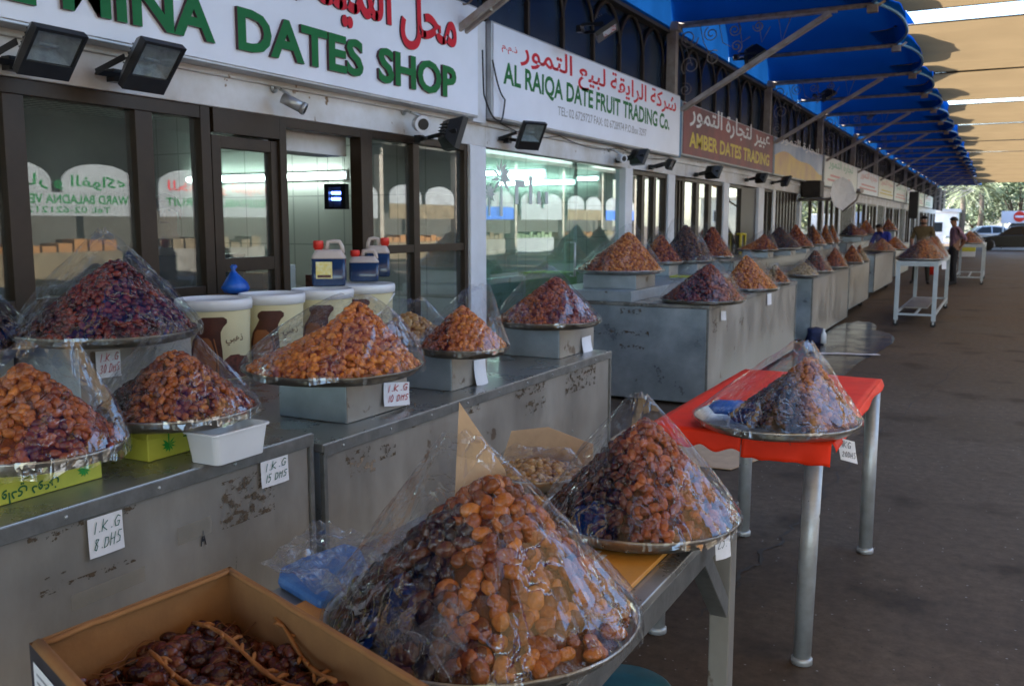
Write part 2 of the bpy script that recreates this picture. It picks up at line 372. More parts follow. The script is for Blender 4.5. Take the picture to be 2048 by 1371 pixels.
# ------------------------------------------------------------------ writing
FORMS = {'ا': 0xFE8D, 'ب': 0xFE8F, 'ة': 0xFE93, 'ت': 0xFE95, 'ث': 0xFE99, 'ج': 0xFE9D, 'ح': 0xFEA1, 'خ': 0xFEA5, 'د': 0xFEA9, 'ذ': 0xFEAB, 'ر': 0xFEAD, 'ز': 0xFEAF, 'س': 0xFEB1,
         'ش': 0xFEB5, 'ص': 0xFEB9, 'ض': 0xFEBD, 'ط': 0xFEC1, 'ع': 0xFEC9, 'غ': 0xFECD, 'ف': 0xFED1, 'ق': 0xFED5, 'ك': 0xFED9, 'ل': 0xFEDD, 'م': 0xFEE1, 'ن': 0xFEE5, 'ه': 0xFEE9,
         'و': 0xFEED, 'ي': 0xFEF1, 'ى': 0xFEEF, 'ء': 0xFE80}
TWO = set('اةدذرزوىء')
def arabic(s):
    s = s.replace('لا', '\x01'); out = []
    j = lambda c: c in FORMS or c == '\x01'
    for i, c in enumerate(s):
        p = i > 0 and j(s[i-1]) and s[i-1] not in TWO and s[i-1] != '\x01' and c != 'ء'
        nx = i < len(s)-1 and j(s[i+1]) and s[i+1] != 'ء' and j(c) and c not in TWO and c != '\x01'
        if c == '\x01': out.append(chr(0xFEFC if p else 0xFEFB))
        elif c in FORMS: out.append(chr(FORMS[c]+((3 if nx else 1) if p else (2 if nx else 0))))
        else: out.append(c)
    return ''.join(reversed(out))
TXT = {}
def glyphs(body, bold=.0, extrude=.0):
    k = (body, bold, extrude)
    if k not in TXT:
        cu = bpy.data.curves.new('lettering', 'FONT'); cu.body = body; cu.offset = bold; cu.extrude = extrude; cu.resolution_u = 3
        o = bpy.data.objects.new('lettering', cu); COL.objects.link(o); bpy.context.view_layer.update()
        me = o.to_mesh(); vs = [tuple(v.co) for v in me.vertices]; fs = [tuple(p.vertices) for p in me.polygons]
        o.to_mesh_clear(); bpy.data.objects.remove(o); bpy.data.curves.remove(cu); TXT[k] = (vs, fs)
    return TXT[k]
def write(mb, body, org, u, v, width, height, mi=0, bold=.0, depth=.0, shear=0., wrap=None, emi=None):
    """lay lettering out from org along u, v; it fills width x height. emi: material for the letters' side faces"""
    vs, fs = glyphs(body, bold, .05 if depth else 0)
    xs = [p[0] for p in vs]; ys = [p[1] for p in vs]; zs = [p[2] for p in vs]
    x0, x1, y0, y1 = min(xs), max(xs), min(ys), max(ys); z0 = min(zs); z1 = max(zs)
    u = Vector(u).normalized(); v = Vector(v).normalized(); n_ = u.cross(v); org = Vector(org)
    def f(p):
        a = (p[0]-x0)/(x1-x0)*width; b = (p[1]-y0)/(y1-y0)*height; a += shear*b
        d = (p[2]-z0)/(z1-z0)*depth if depth else 0
        if wrap: return wrap(a, b)
        return org+u*a+v*b+n_*d
    P = [f(p) for p in vs]
    if depth and emi is not None:
        flat = [q for q in fs if max(vs[i][2] for i in q)-min(vs[i][2] for i in q) < .01]
        side = [q for q in fs if max(vs[i][2] for i in q)-min(vs[i][2] for i in q) >= .01]
        mb.add(P, flat, mi); mb.add(P, side, emi)
    else: mb.add(P, fs, mi)
HW = {'1': [[(.45, 1), (.4, 0)]], '.': [[(.35, .08), (.45, .1)]], 'K': [[(.15, 1), (.1, 0)], [(.7, .95), (.15, .45), (.75, .02)]], 'g': [[(.7, .8), (.35, .85), (.2, .5), (.45, .3), (.7, .75), (.65, .1), (.95, .2)]],
      '3': [[(.15, .9), (.6, 1), (.7, .75), (.35, .55), (.75, .3), (.55, .02), (.1, .1)]], '0': [[(.45, 1), (.15, .6), (.3, .05), (.65, .1), (.75, .6), (.45, 1)]],
      'D': [[(.15, 1), (.12, 0), (.55, .1), (.75, .5), (.55, .95), (.1, 1)]], 'H': [[(.12, .95), (.1, 0)], [(.7, 1), (.66, 0)], [(.1, .5), (.7, .55)]],
      'S': [[(.75, .95), (.3, .95), (.2, .65), (.6, .45), (.6, .1), (.1, .03)]], '8': [[(.7, .9), (.3, .95), (.25, .7), (.65, .35), (.5, .02), (.2, .15), (.35, .5), (.7, .9)]],
      '5': [[(.75, 1), (.3, .98), (.22, .58), (.6, .6), (.68, .25), (.4, .0), (.1, .1)]], '2': [[(.15, .8), (.45, 1), (.7, .75), (.15, .05), (.8, .05)]], ' ': [],
      'G': [[(.8, .85), (.45, 1), (.12, .55), (.3, .05), (.7, .05), (.78, .45), (.5, .45)]], 'C': [[(.75, .9), (.4, .98), (.15, .5), (.35, .05), (.8, .15)]], 'x': [[(.1, .5), (.6, 0)]]}
def scrawl(mb, body, org, u, v, cw, h, lw=.0018, mi=0):
    u = Vector(u).normalized(); v = Vector(v).normalized(); n_ = u.cross(v); org = Vector(org)
    rr = random.Random(len(body)*31+ord(body[0])); x = 0
    for c in body:
        for st in HW.get(c, []):
            k = .8+.3*rr.random()
            P = [org+u*(x+p[0]*cw+p[1]*h*.18)+v*(p[1]*h*k+x*.05)+n_*.0012 for p in st]
            for a, b in zip(P, P[1:]):
                t = (b-a); 
                if t.length < 1e-5: continue
                s = n_.cross(t).normalized()*lw/2; t = t.normalized()*lw*.3
                mb.add([a-s-t, a+s-t, b+s+t, b-s+t], [(3, 2, 1, 0)], mi)
        x += cw*(.62 if c in '1. ' else 1.)
def price(name, label, org, u, v, wd, ht, lines, ink, curl=.01, where=None):
    """a slip of paper: org is its lower left corner, u along, v up; slightly curled, taped by its top"""
    mb = MB(); u = Vector(u).normalized(); v = Vector(v).normalized(); n_ = u.cross(v); org = Vector(org)
    def pt(a, b): return org+u*(a*wd)+v*(b*ht)+n_*(.002+curl*(1-b)**2*(.6+.4*math.sin(a*3)))
    k = 6
    vs = [pt(i/k, j/k) for i in range(k+1) for j in range(k+1)]+[pt(i/k, j/k)-n_*.0006 for i in range(k+1) for j in range(k+1)]
    q = (k+1)**2
    fs = [(i*(k+1)+j, (i+1)*(k+1)+j, (i+1)*(k+1)+j+1, i*(k+1)+j+1) for i in range(k) for j in range(k)]
    mb.add(vs, fs+[tuple(x+q for x in f)[::-1] for f in fs], 0, True)
    t = mb.build(name, [M['paperc']], loc=org)
    tag(t, label, 'price tag')
    if lines:
        ib = MB(); nl = len(lines)
        for i, s in enumerate(lines):
            cw = wd*.84/max(3.4, sum(.62 if c in '1. ' else 1. for c in s))
            h = ht*.62/nl if nl > 1 else ht*.45
            b = 1-(i+1)/(nl+.35)+.02
            off = curl*(1-b-h/ht/2)**2+.0006
            scrawl(ib, s, org+u*wd*.08+v*(b*ht)+n_*(.002+off+curl*.12), u, v, cw, min(h, cw*1.9), max(.0016, wd*.022))
        ib.build('handwriting', [ink], t)
    return t

# ------------------------------------------------------------------ ground
def ground_mat():
    m = bpy.data.materials.new('stained_concrete'); m.use_nodes = True; n = m.node_tree.nodes; l = m.node_tree.links
    b = n['Principled BSDF']; b.inputs['Specular IOR Level'].default_value = .18; tc = n.new('ShaderNodeTexCoord')
    n1 = n.new('ShaderNodeTexNoise'); n1.inputs['Scale'].default_value = .55; n1.inputs['Detail'].default_value = 8; n1.inputs['Roughness'].default_value = .7
    n2 = n.new('ShaderNodeTexNoise'); n2.inputs['Scale'].default_value = 16; n2.inputs['Detail'].default_value = 9; n2.inputs['Roughness'].default_value = .78
    l.new(tc.outputs['Object'], n1.inputs[0]); l.new(tc.outputs['Object'], n2.inputs[0])
    cr = n.new('ShaderNodeValToRGB'); e = cr.color_ramp.elements
    e[0].position = .30; e[0].color = (.062, .042, .027, 1); e[1].position = .72; e[1].color = (.142, .102, .070, 1); x = e.new(.5); x.color = (.100, .071, .048, 1)
    l.new(n1.outputs[0], cr.inputs[0])
    mx = n.new('ShaderNodeMixRGB'); mx.blend_type = 'MULTIPLY'; mx.inputs[0].default_value = .7
    c2 = n.new('ShaderNodeValToRGB'); c2.color_ramp.elements[0].position = .3; c2.color_ramp.elements[0].color = (.38, .38, .38, 1); c2.color_ramp.elements[1].position = .7; c2.color_ramp.elements[1].color = (1.45, 1.42, 1.38, 1)
    l.new(n2.outputs[0], c2.inputs[0]); l.new(cr.outputs[0], mx.inputs[1]); l.new(c2.outputs[0], mx.inputs[2])
    # grit, pale specks and trodden-in gum
    vo = n.new('ShaderNodeTexVoronoi'); vo.inputs['Scale'].default_value = 34.; l.new(tc.outputs['Object'], vo.inputs[0]); sc_ = n.new('ShaderNodeSeparateColor'); l.new(vo.outputs['Color'], sc_.inputs[0])
    near_ = math_node(n, l, 'LESS_THAN', vo.outputs['Distance'], .16)
    pale_ = math_node(n, l, 'MULTIPLY', near_, math_node(n, l, 'GREATER_THAN', sc_.outputs[0], .90)); dk_ = math_node(n, l, 'MULTIPLY', near_, math_node(n, l, 'LESS_THAN', sc_.outputs[0], .10))
    ma = n.new('ShaderNodeMixRGB'); ma.inputs[2].default_value = (.30, .28, .25, 1); l.new(math_node(n, l, 'MULTIPLY', pale_, .7), ma.inputs[0]); l.new(mx.outputs[0], ma.inputs[1])
    mb_ = n.new('ShaderNodeMixRGB'); mb_.inputs[2].default_value = (.03, .027, .024, 1); l.new(math_node(n, l, 'MULTIPLY', dk_, .7), mb_.inputs[0]); l.new(ma.outputs[0], mb_.inputs[1]); mx = mb_
    # spilled-oil blotches
    n3 = n.new('ShaderNodeTexNoise'); n3.inputs['Scale'].default_value = 1.7; n3.inputs['Detail'].default_value = 3; l.new(tc.outputs['Object'], n3.inputs[0])
    mr = n.new('ShaderNodeMapRange'); mr.inputs[1].default_value = .58; mr.inputs[2].default_value = .70; l.new(n3.outputs[0], mr.inputs[0])
    m3 = n.new('ShaderNodeMixRGB'); m3.blend_type = 'MULTIPLY'; m3.inputs[2].default_value = (.5, .48, .46, 1); l.new(mr.outputs[0], m3.inputs[0]); l.new(mx.outputs[0], m3.inputs[1])
    l.new(m3.outputs[0], b.inputs['Base Color'])
    r = n.new('ShaderNodeMapRange'); r.inputs[1].default_value = .3; r.inputs[2].default_value = .7; r.inputs[3].default_value = .55; r.inputs[4].default_value = .85
    l.new(n1.outputs[0], r.inputs[0]); l.new(r.outputs[0], b.inputs['Roughness'])
    bp = n.new('ShaderNodeBump'); bp.inputs['Strength'].default_value = .12; bp.inputs['Distance'].default_value = .004; l.new(n2.outputs[0], bp.inputs['Height']); l.new(bp.outputs[0], b.inputs['Normal'])
    return m
M['concrete'] = ground_mat()
g = MB(); g.add([(-300, -200, 0), (300, -200, 0), (300, 500, 0), (-300, 500, 0)], [(0, 1, 2, 3)])
tag(g.build('ground', M['concrete']), 'stained brown concrete floor of the market arcade', kind='structure')
M['crack'] = mat('crack_dirt', (.062, .05, .04), .9)
cb = MB()
rr = random.Random(4)
def crack(p0, p1, n, wd):
    a = Vector((*p0, .004)); b = Vector((*p1, .004)); L = []
    for i in range(n+1):
        t = i/n; p = a.lerp(b, t); p.x += (mn.noise((t*9, p0[0], 1))*.05+mn.noise((t*30, p0[0], 5))*.025); L.append((p, wd*(.35+abs(mn.noise((t*14, 3, p0[1])))*1.6)))
    for (p, w1), (q, w2) in zip(L, L[1:]): cb.add([p+Vector((-w1, 0, 0)), p+Vector((w1, 0, 0)), q+Vector((w2, 0, 0)), q+Vector((-w2, 0, 0))], [(0, 1, 2, 3)])
c0 = at(1395, 1235, 2, 0); c1 = at(1600, 1040, 2, 0); c2_ = at(1720, 900, 2, 0)
crack(c0.xy, c1.xy, 60, .010); crack(c1.xy, c2_.xy, 50, .006); crack(c2_.xy, (c2_.x+.5, c2_.y+5), 60, .005)
cb.build('floor_crack', M['crack'])['kind'] = 'structure'
# wet patch beside the counters
M['wet'] = mat('wet_concrete', (.022, .019, .017), .15, 0, .3, 3., bump=.15, bs=20, rvar=.15)
wb = MB(); ctr = Vector((-1.75, 11.9, .006)); pts = []
for i in range(48):
    a = 2*math.pi*i/48; k = 1+.28*mn.noise((math.cos(a)*1.5, math.sin(a)*1.5, 2))+.1*mn.noise((math.cos(a)*5, math.sin(a)*5, 7))
    pts.append(ctr+Vector((math.cos(a)*.55*k, math.sin(a)*3.2*k, 0)))
wb.add([ctr]+pts, [(0, i+1, (i+1) % 48+1) for i in range(48)])
tag(wb.build('water', M['wet']), 'dark wet puddle on the concrete beside the counters', kind='structure')
M['trolley'] = mat('grey_white_trolley_paint', (.40, .45, .46), .5, 0, vcol=(.52, .57, .58), vs=4., bump=.08, chips=(16., .70, (.10, .07, .05)))
M['signdim'] = mat('shaded_white_board', (.28, .29, .30), .5, 0, .1, 2.); M['dimtan'] = mat('shaded_goods', (.16, .12, .07), .8, 0, .3, 3.)  # white boards and goods opposite, shade put into colour to dim their reflection

# ------------------------------------------------------------------ shop row (facade plane X = XF)
XF = -4.0
def tile_mat(name, col, grout, sx, sy):
    m = bpy.data.materials.new(name); m.use_nodes = True; n = m.node_tree.nodes; l = m.node_tree.links; b = n['Principled BSDF']; b.inputs['Roughness'].default_value = .22
    tc = n.new('ShaderNodeTexCoord'); sp = n.new('ShaderNodeSeparateXYZ'); l.new(tc.outputs['Object'], sp.inputs[0])
    a = math_node(n, l, 'ADD', sp.outputs[0], sp.outputs[1])
    def line(s, k): return math_node(n, l, 'LESS_THAN', math_node(n, l, 'FRACT', math_node(n, l, 'MULTIPLY', s, 1/k)), .012/k)
    f = math_node(n, l, 'MAXIMUM', line(a, sx), line(sp.outputs[2], sy))
    mx = n.new('ShaderNodeMixRGB'); mx.inputs[1].default_value = (*col, 1); mx.inputs[2].default_value = (*grout, 1); l.new(f, mx.inputs[0]); l.new(mx.outputs[0], b.inputs['Base Color'])
    return m
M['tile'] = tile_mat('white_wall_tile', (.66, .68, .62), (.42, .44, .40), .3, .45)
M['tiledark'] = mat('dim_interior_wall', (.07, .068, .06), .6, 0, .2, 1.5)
M['ifloor'] = mat('interior_floor', (.18, .17, .15), .35, 0, .2, 3.)
def mesh_ceiling():
    m = bpy.data.materials.new('open_grid_ceiling'); m.use_nodes = True; n = m.node_tree.nodes; l = m.node_tree.links; b = n['Principled BSDF']; b.inputs['Roughness'].default_value = .5
    tc = n.new('ShaderNodeTexCoord'); sp = n.new('ShaderNodeSeparateXYZ'); l.new(tc.outputs['Object'], sp.inputs[0])
    def line(s): return math_node(n, l, 'LESS_THAN', math_node(n, l, 'FRACT', math_node(n, l, 'MULTIPLY', s, 9.)), .22)
    f = math_node(n, l, 'MAXIMUM', line(sp.outputs[0]), line(sp.outputs[1]))
    mx = n.new('ShaderNodeMixRGB'); mx.inputs[1].default_value = (.02, .022, .022, 1); mx.inputs[2].default_value = (.30, .33, .31, 1); l.new(f, mx.inputs[0]); l.new(mx.outputs[0], b.inputs['Base Color'])
    return m
M['gridceil'] = mesh_ceiling()
def fy(px, py=300): return at(px, py, 0, XF).y
ROWS = []                                    # shop boundaries along Y
BAY = 5.7
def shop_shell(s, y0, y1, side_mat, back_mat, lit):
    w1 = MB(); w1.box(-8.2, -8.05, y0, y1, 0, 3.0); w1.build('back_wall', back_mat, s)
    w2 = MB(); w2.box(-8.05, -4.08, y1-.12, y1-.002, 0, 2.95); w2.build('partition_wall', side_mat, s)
    f_ = MB(); f_.box(-8.05, XF-.05, y0, y1-.12, .002, .05); f_.build('floor', M['ifloor'], s)
    c_ = MB(); c_.box(-8.05, -4.08, y0, y1-.12, 2.62, 2.68); c_.build('ceiling', M['gridceil'], s)
    rf = MB(); rf.box(-8.2, XF+.025, y0, y1-.002, 4.02, 4.10); rf.build('roof', M['tiledark'], s)
    hd = MB(); hd.box(XF-.06, XF+.06, y0, y1-.002, 2.2, 2.47); hd.box(XF+.055, XF+.085, y0, y1-.002, 2.37, 2.41); hd.build('header', M['whitedirty'], s, bevel=.006)
    ub = MB(); ub.box(XF-.25, XF-.12, y0, y1-.002, 2.47, 4.02); ub.build('upper_wall', M['tiledark'], s)
    if lit:
        for (x0_, x1_, yy, zz) in lit:
            t = MB(); t.tube([(x0_, yy, zz), (x1_, yy, zz)], .022, 8, 1); t.box(min(x0_, x1_)-.03, max(x0_, x1_)+.03, yy+.025, yy+.075, zz-.035, zz+.035, 0)
            t.build('tube_light', [M['white'], M['lamp']], s)
def pillar(s, ya, yb, z1=2.2, xo=.07):
    p = MB(); p.box(XF-.1, XF+xo, ya, yb, 0, z1); p.build('pillar', M['white'], s, bevel=.005)
def frame_bar(mb, y0, y1, z0, z1, d=.045): mb.box(XF-d, XF+d, y0, y1, z0, z1)
def window(s, y0, y1, z0, z1, g, fr=.05, mulls=(), rails=(), name='window'):
    """a framed window: the frame is the part, its glazing the sub-part"""
    mb = MB()
    frame_bar(mb, y0, y0+fr, z0, z1); frame_bar(mb, y1-fr, y1, z0, z1)
    frame_bar(mb, y0+fr, y1-fr, z1-fr, z1, .042); frame_bar(mb, y0+fr, y1-fr, z0, z0+fr, .042)
    for a, b in mulls: frame_bar(mb, a, b, z0+fr, z1-fr, .04)
    for z in rails: frame_bar(mb, y0+fr, y1-fr, z-.03, z+.03, .036)
    f = mb.build(name, M['alu'], s, bevel=.003)
    p = MB(); p.box(XF-.004, XF+.004, y0+fr*.6, y1-fr*.6, z0+fr*.6, z1-fr*.6); p.build('pane', g, f)
    return f

# --- first shop: brown aluminium front with an open doorway
S1 = thing('date_shop', 'shop with brown aluminium windows and open doorway under the large green lettered sign', 'shop', (XF, 1.3, 0), 'shops along the arcade')
shop_shell(S1, 1.3, 7.0, M['tile'], M['tiledark'], [(-7.3, -5.35, 6.83, at(630, 352, 1, 6.84).z), (-6.6, -5.6, 4.3, 2.57)])
yA, yB, yC = fy(20), fy(416), fy(548); yD, yE = fy(720, 320), fy(926, 330)
ym = fy(280)
window(S1, 1.32, yB-.02, .04, 2.199, M['glass'], .07, [(ym-.055, ym+.055), (yA-.9, yA-.8), (yA-.05, yA+.055)], [1.17])
dl = MB(); zt = 2.05
frame_bar(dl, yB, yB+.07, .04, zt, .03); frame_bar(dl, yC-.06, yC, .04, zt, .03); frame_bar(dl, yB+.07, yC-.06, zt-.07, zt, .028); frame_bar(dl, yB+.07, yC-.06, 1.27, 1.35, .028); frame_bar(dl, yB+.07, yC-.06, .04, .16, .028)
door = dl.build('door', M['alu'], S1, bevel=.003)
q = MB(); q.box(XF-.004, XF+.004, yB+.06, yC-.06, .15, zt-.06); q.build('pane', M['glass'], door)
q = MB(); q.box(XF+.03, XF+.06, yC-.06, yC-.035, .98, 1.12); q.build('handle', M['leg'], door)
tr_ = MB(); tr_.box(XF-.05, XF+.05, yB, yC, zt+.012, 2.2); tr_.box(XF-.045, XF+.048, yC+.06, yD-.05, 2.14, 2.2); tr_.box(XF-.048, XF+.05, yC, yC+.06, .04, 2.2); tr_.box(XF-.048, XF+.05, yD-.05, yD+.03, .04, 2.2)
tr_.build('door_frame', M['alu'], S1, bevel=.003)
bm_ = MB(); bm_.box(XF-.35, XF-.12, yC, yD, 2.02, 2.19); bm_.build('lintel', M['whitedirty'], S1)
ym2 = fy(824, 330)
window(S1, yD+.035, yE, .04, 2.199, M['glass'], .05, [(ym2-.04, ym2+.04)], [1.36])
pillar(S1, yE+.005, 6.995)
# --- second shop: frameless green glass, then bays of brown windows
S2 = thing('date_shop', 'shop with frameless green glass front lit by white tubes inside', 'shop', (XF, 7.0, 0), 'shops along the arcade')
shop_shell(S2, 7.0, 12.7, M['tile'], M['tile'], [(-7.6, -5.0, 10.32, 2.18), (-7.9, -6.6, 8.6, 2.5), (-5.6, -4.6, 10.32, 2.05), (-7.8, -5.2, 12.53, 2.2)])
y1_, y2_ = fy(1131, 320), fy(1238, 340)
pw = MB(); pw.box(-8.04, -4.6, 10.36, 10.46, .05, 2.6); pw.build('partition_wall', M['tile'], S2)
def pane_part(s, ya, yb, z0, z1, g, name='glass_pane'):
    p = MB(); p.box(XF-.006, XF+.006, ya, yb, z0, z1); return p.build(name, g, s)
pane_part(S2, 7.0, y1_-.01, .02, 2.2, M['glassg'])
dg = pane_part(S2, y1_+.01, y2_, .02, 2.18, M['glassg'], 'glass_door')
hh = MB(); hy = y1_+.12; hh.tube([(XF+.01, hy, 1.0), (XF+.06, hy, 1.0), (XF+.06, hy, 1.35), (XF+.01, hy, 1.35)], .012, 8); hh.build('handle', M['leg'], dg)
P_ = [fy(1249, 350), fy(1334, 370), fy(1445, 390), fy(1516, 390), fy(1606, 390)]
pillar(S2, P_[0]-.14, P_[0]+.1)
# palm-tree sticker on the green glass
M['etch'] = mat('white_etched_sticker', (.62, .66, .62), .6)
def palm_outline(mb, org, u, v, h, mi=0, fr=9, n_off=.0):
    u = Vector(u); v = Vector(v); org = Vector(org)
    mb.add([org-u*h*.05, org+u*h*.05, org+u*h*.025+v*h*.62, org-u*h*.025+v*h*.62], [(0, 1, 2, 3)], mi)
    c = org+v*h*.62
    for i in range(fr):
        a = R(-35+250*i/(fr-1)); d = u*math.cos(a)+v*math.sin(a); s = -u*math.sin(a)+v*math.cos(a); L = h*.36
        mb.add([c, c+d*L*.5+s*L*.16+v*L*.12, c+d*L, c+d*L*.5-s*L*.10+v*L*.05], [(0, 3, 2, 1)], mi)
a0 = at(1003, 432, 0, XF+.012)
for off_, hp_, w_ in ((0, .52, 'large'), (-.22, .3, 'small')):
    st = MB(); palm_outline(st, a0+Vector((0, off_, 0)), (0, 1, 0), (0, 0, 1), hp_); tag(st.build('window_sticker', M['etch'], loc=a0), w_+' white palm tree sticker on the green glass shop front', 'sticker')
st = MB()
for k, (px, hgt) in enumerate(((1030, .22), (1058, .26), (1075, .12), (1090, .12))):
    p = at(px, 408, 0, XF+.012); st.box(p.x-.001, p.x+.001, p.y, p.y+.07, p.z, p.z+hgt)
    if k == 0: st.box(p.x-.001, p.x+.001, p.y+.07, p.y+.2, p.z+hgt-.06, p.z+hgt)
tag(st.build('window_sticker', M['etch'], loc=a0), 'etched white lettering beside the palm stickers on the green glass', 'sticker')

def bay(s, ya, yb, kind):
    """one bay between white pillars"""
    if kind == 'w2':
        d = yb-ya; window(s, ya, yb, .04, 2.19, M['glass'], .05, [(ya+d*.3, ya+d*.38), (ya+d*.62, ya+d*.70)])
    elif kind == 'door':
        d = yb-ya; window(s, ya, ya+d*.45, .04, 2.19, M['glass'], .05)
        dm = MB(); dm.box(XF-.03, XF+.02, ya+d*.45+.01, yb-.01, .03, 2.18); dd = dm.build('door', M['alu'], s, bevel=.003)
        hm = MB(); yy = ya+d*.3; z0 = .95; hm.tube([(XF+.05, yy, z0), (XF+.12, yy, z0), (XF+.12, yy, z0+.42), (XF+.05, yy, z0+.42)], .025, 8); hm.tube([(XF+.12, yy, z0), (XF+.12, yy+.3, z0), (XF+.12, yy+.3, z0+.42), (XF+.12, yy, z0+.42)], .025, 8)
        hm.build('handle', mat('yellow_handle', (.65, .48, .03), .4), dd)
    elif kind == 'shutter':
        sm = MB()
        nn = max(4, int((yb-ya)/.28))
        for i in range(nn):
            y = ya+(yb-ya)*i/nn; sm.box(XF-.04, XF+.03, y, y+(yb-ya)/nn*.5, .03, 2.19); sm.box(XF-.06, XF-.02, y+(yb-ya)/nn*.5, y+(yb-ya)/nn, .03, 2.19)
        sm.build('grille', M['alu'], s)
    else: window(s, ya, yb, .04, 2.19, M['glassg'], .04, [((ya+yb)/2-.03, (ya+yb)/2+.03)])
bay(S2, P_[0]+.1, P_[1]-.14, 'w2'); pillar(S2, P_[1]-.14, P_[1]+.14); bay(S2, P_[1]+.14, 12.69, 'w2')
SH = {}
names = ['brown window bays under the red sign', 'glass front under the blue and orange sign', 'grilled front under the green scripted pale sign', 'grilled front under the red scripted pale sign', 'front under the first small cream sign past the dish',
         'front under the second small cream sign past the dish', 'front under the third small sign past the dish', 'front under the fourth small sign past the dish', 'front next to last before the trees', 'last front of the row before the trees']
for i in range(10):
    y0 = 12.7+BAY*i; y1 = y0+BAY
    s = thing('date_shop', 'arcade shop, '+names[i], 'shop', (XF, y0, 0), 'shops along the arcade'); SH[i] = s
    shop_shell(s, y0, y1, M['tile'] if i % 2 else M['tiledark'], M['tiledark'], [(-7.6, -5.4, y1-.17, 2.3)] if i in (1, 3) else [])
    if i == 0: cuts = [y0, P_[2]-.16, P_[2]+.16, P_[3]-.22, P_[3]+.22, y1]; kinds = ['w2', 'P', 'door', 'P', 'glass']
    else:
        cuts = [y0, y0+.22, y0+2.7, y0+2.95, y1]; kinds = ['P', ['glass', 'shutter', 'w2'][i % 3], 'P', ['w2', 'glass', 'shutter'][i % 3]]
    for k, kd in enumerate(kinds):
        if kd == 'P': pillar(s, cuts[k], cuts[k+1])
        else: bay(s, cuts[k]+.003, cuts[k+1]-.003, kd)
s0 = thing('date_shop', 'arcade shop with plain glass beside the camera end of the row', 'shop', (XF, -4.4, 0), 'shops along the arcade')
shop_shell(s0, -4.4, 1.3, M['tiledark'], M['tiledark'], []); pillar(s0, -4.4, -4.1); bay(s0, -4.1, 1.0, 'w2'); pillar(s0, 1.0, 1.298)

# ------------------------------------------------------------------ signs on the fascia
XS = -3.80
def sign(label, y0, y1, z0, z1, face, painter=None, group='shop signs along the fascia', edge=None):
    t = thing('shop_sign', label, 'sign', (XS, y0, z0), group)
    b = MB(); b.box(XS-.16, XS-.008, y0, y1, z0, z1, 0); b.build('casing', edge or M['signedge'], t, bevel=.006)
    f = MB(); f.box(XS-.008, XS+.002, y0+.018, y1-.018, z0+.018, z1-.018); f.build('face', face, t)
    if painter: painter(t)
    return t
def sy(px, py): return at(px, py, 0, XS).y
def sz(px, py): return at(px, py, 0, XS).z
U, V = (0, 1, 0), (0, 0, 1)
sg1b, sg1t = sz(958, 236), sz(958, 20)
SIG1 = (1.35, sy(958, 236))
def word(t, name, mats, *a, **k):
    m = MB(); write(m, *a, **k); return m.build(name, mats, t)
def paint1(t):
    y_d0, y_p1 = sy(470, 60), sy(908, 160); zb = sz(880, 193); zt_ = sz(880, 130); h = zt_-zb; y_m0, y_a1 = sy(120, 20), sy(425, 80); wd = y_a1-y_m0
    L = [M['green3d'], M['shade3d']]; A = [M['red3d'], M['shade3d']]; ys = sy(752, 130)
    word(t, 'lettering', L, 'DATES', (XS+.002, y_d0, zb), U, V, sy(722, 130)-y_d0, h*1.02, 0, .032, .02, emi=1)
    word(t, 'lettering', L, 'SHOP', (XS+.002, ys, zb), U, V, y_p1-ys, h*1.02, 0, .032, .02, emi=1)
    word(t, 'lettering', L, 'MINA', (XS+.002, y_m0, zb+.005), U, V, wd, h, 0, .032, .02, emi=1)
    word(t, 'lettering', L, 'AL', (XS+.002, y_m0-.13-wd*.42, zb-.01), U, V, wd*.42, h, 0, .032, .02, emi=1)
    ya0, ya1 = sy(798, 60), sy(910, 80); zz = sz(860, 112); yb0, yb1 = sy(588, 30), sy(780, 60)
    word(t, 'arabic_lettering', A, arabic('محل'), (XS+.002, ya0, zz), U, V, ya1-ya0, .46, 0, .022, .014, emi=1)
    word(t, 'arabic_lettering', A, arabic('الميناء'), (XS+.002, yb0, zz+.02), U, V, yb1-yb0, .50, 0, .022, .014, emi=1)
    word(t, 'arabic_lettering', A, arabic('للتمور'), (XS+.002, sy(440, 10), zz+.03), U, V, sy(560, 20)-sy(440, 10), .46, 0, .022, .014, emi=1)
sign('large white sign with green lettering ending in DATES SHOP and red Arabic script', SIG1[0], SIG1[1], sg1b, sg1t+.02, M['signwhite'], paint1)
sb, st_ = sz(1172, 276), sz(1172, 110); sb = (sz(985, 240)+sz(1360, 312))/2; st_ = (sz(985, 50)+sz(1360, 185))/2
def words(t, name, mat_, text, y0, y1, z, h, bold, ar=False, x=.003):
    """set a line word by word, each word a part; widths follow the glyphs"""
    ws = text.split(' '); ws = [w_ for w_ in ws if w_]
    if ar: ws = [arabic(w_) for w_ in ws][::-1]
    ext = []
    for w_ in ws:
        vs, _ = glyphs(w_, bold); ext.append((min(v[0] for v in vs), max(v[0] for v in vs), min(v[1] for v in vs), max(v[1] for v in vs)))
    gap = .30; tot = sum(e[1]-e[0] for e in ext)+gap*(len(ws)-1); k = (y1-y0)/tot; lo = min(e[2] for e in ext); hi = max(e[3] for e in ext); kz = h/(hi-lo); y = y0
    for w_, e in zip(ws, ext):
        word(t, name, [mat_], w_, (XS+x, y, z+(e[2]-lo)*kz), U, V, (e[1]-e[0])*k, (e[3]-e[2])*kz, 0, bold); y += (e[1]-e[0]+gap)*k
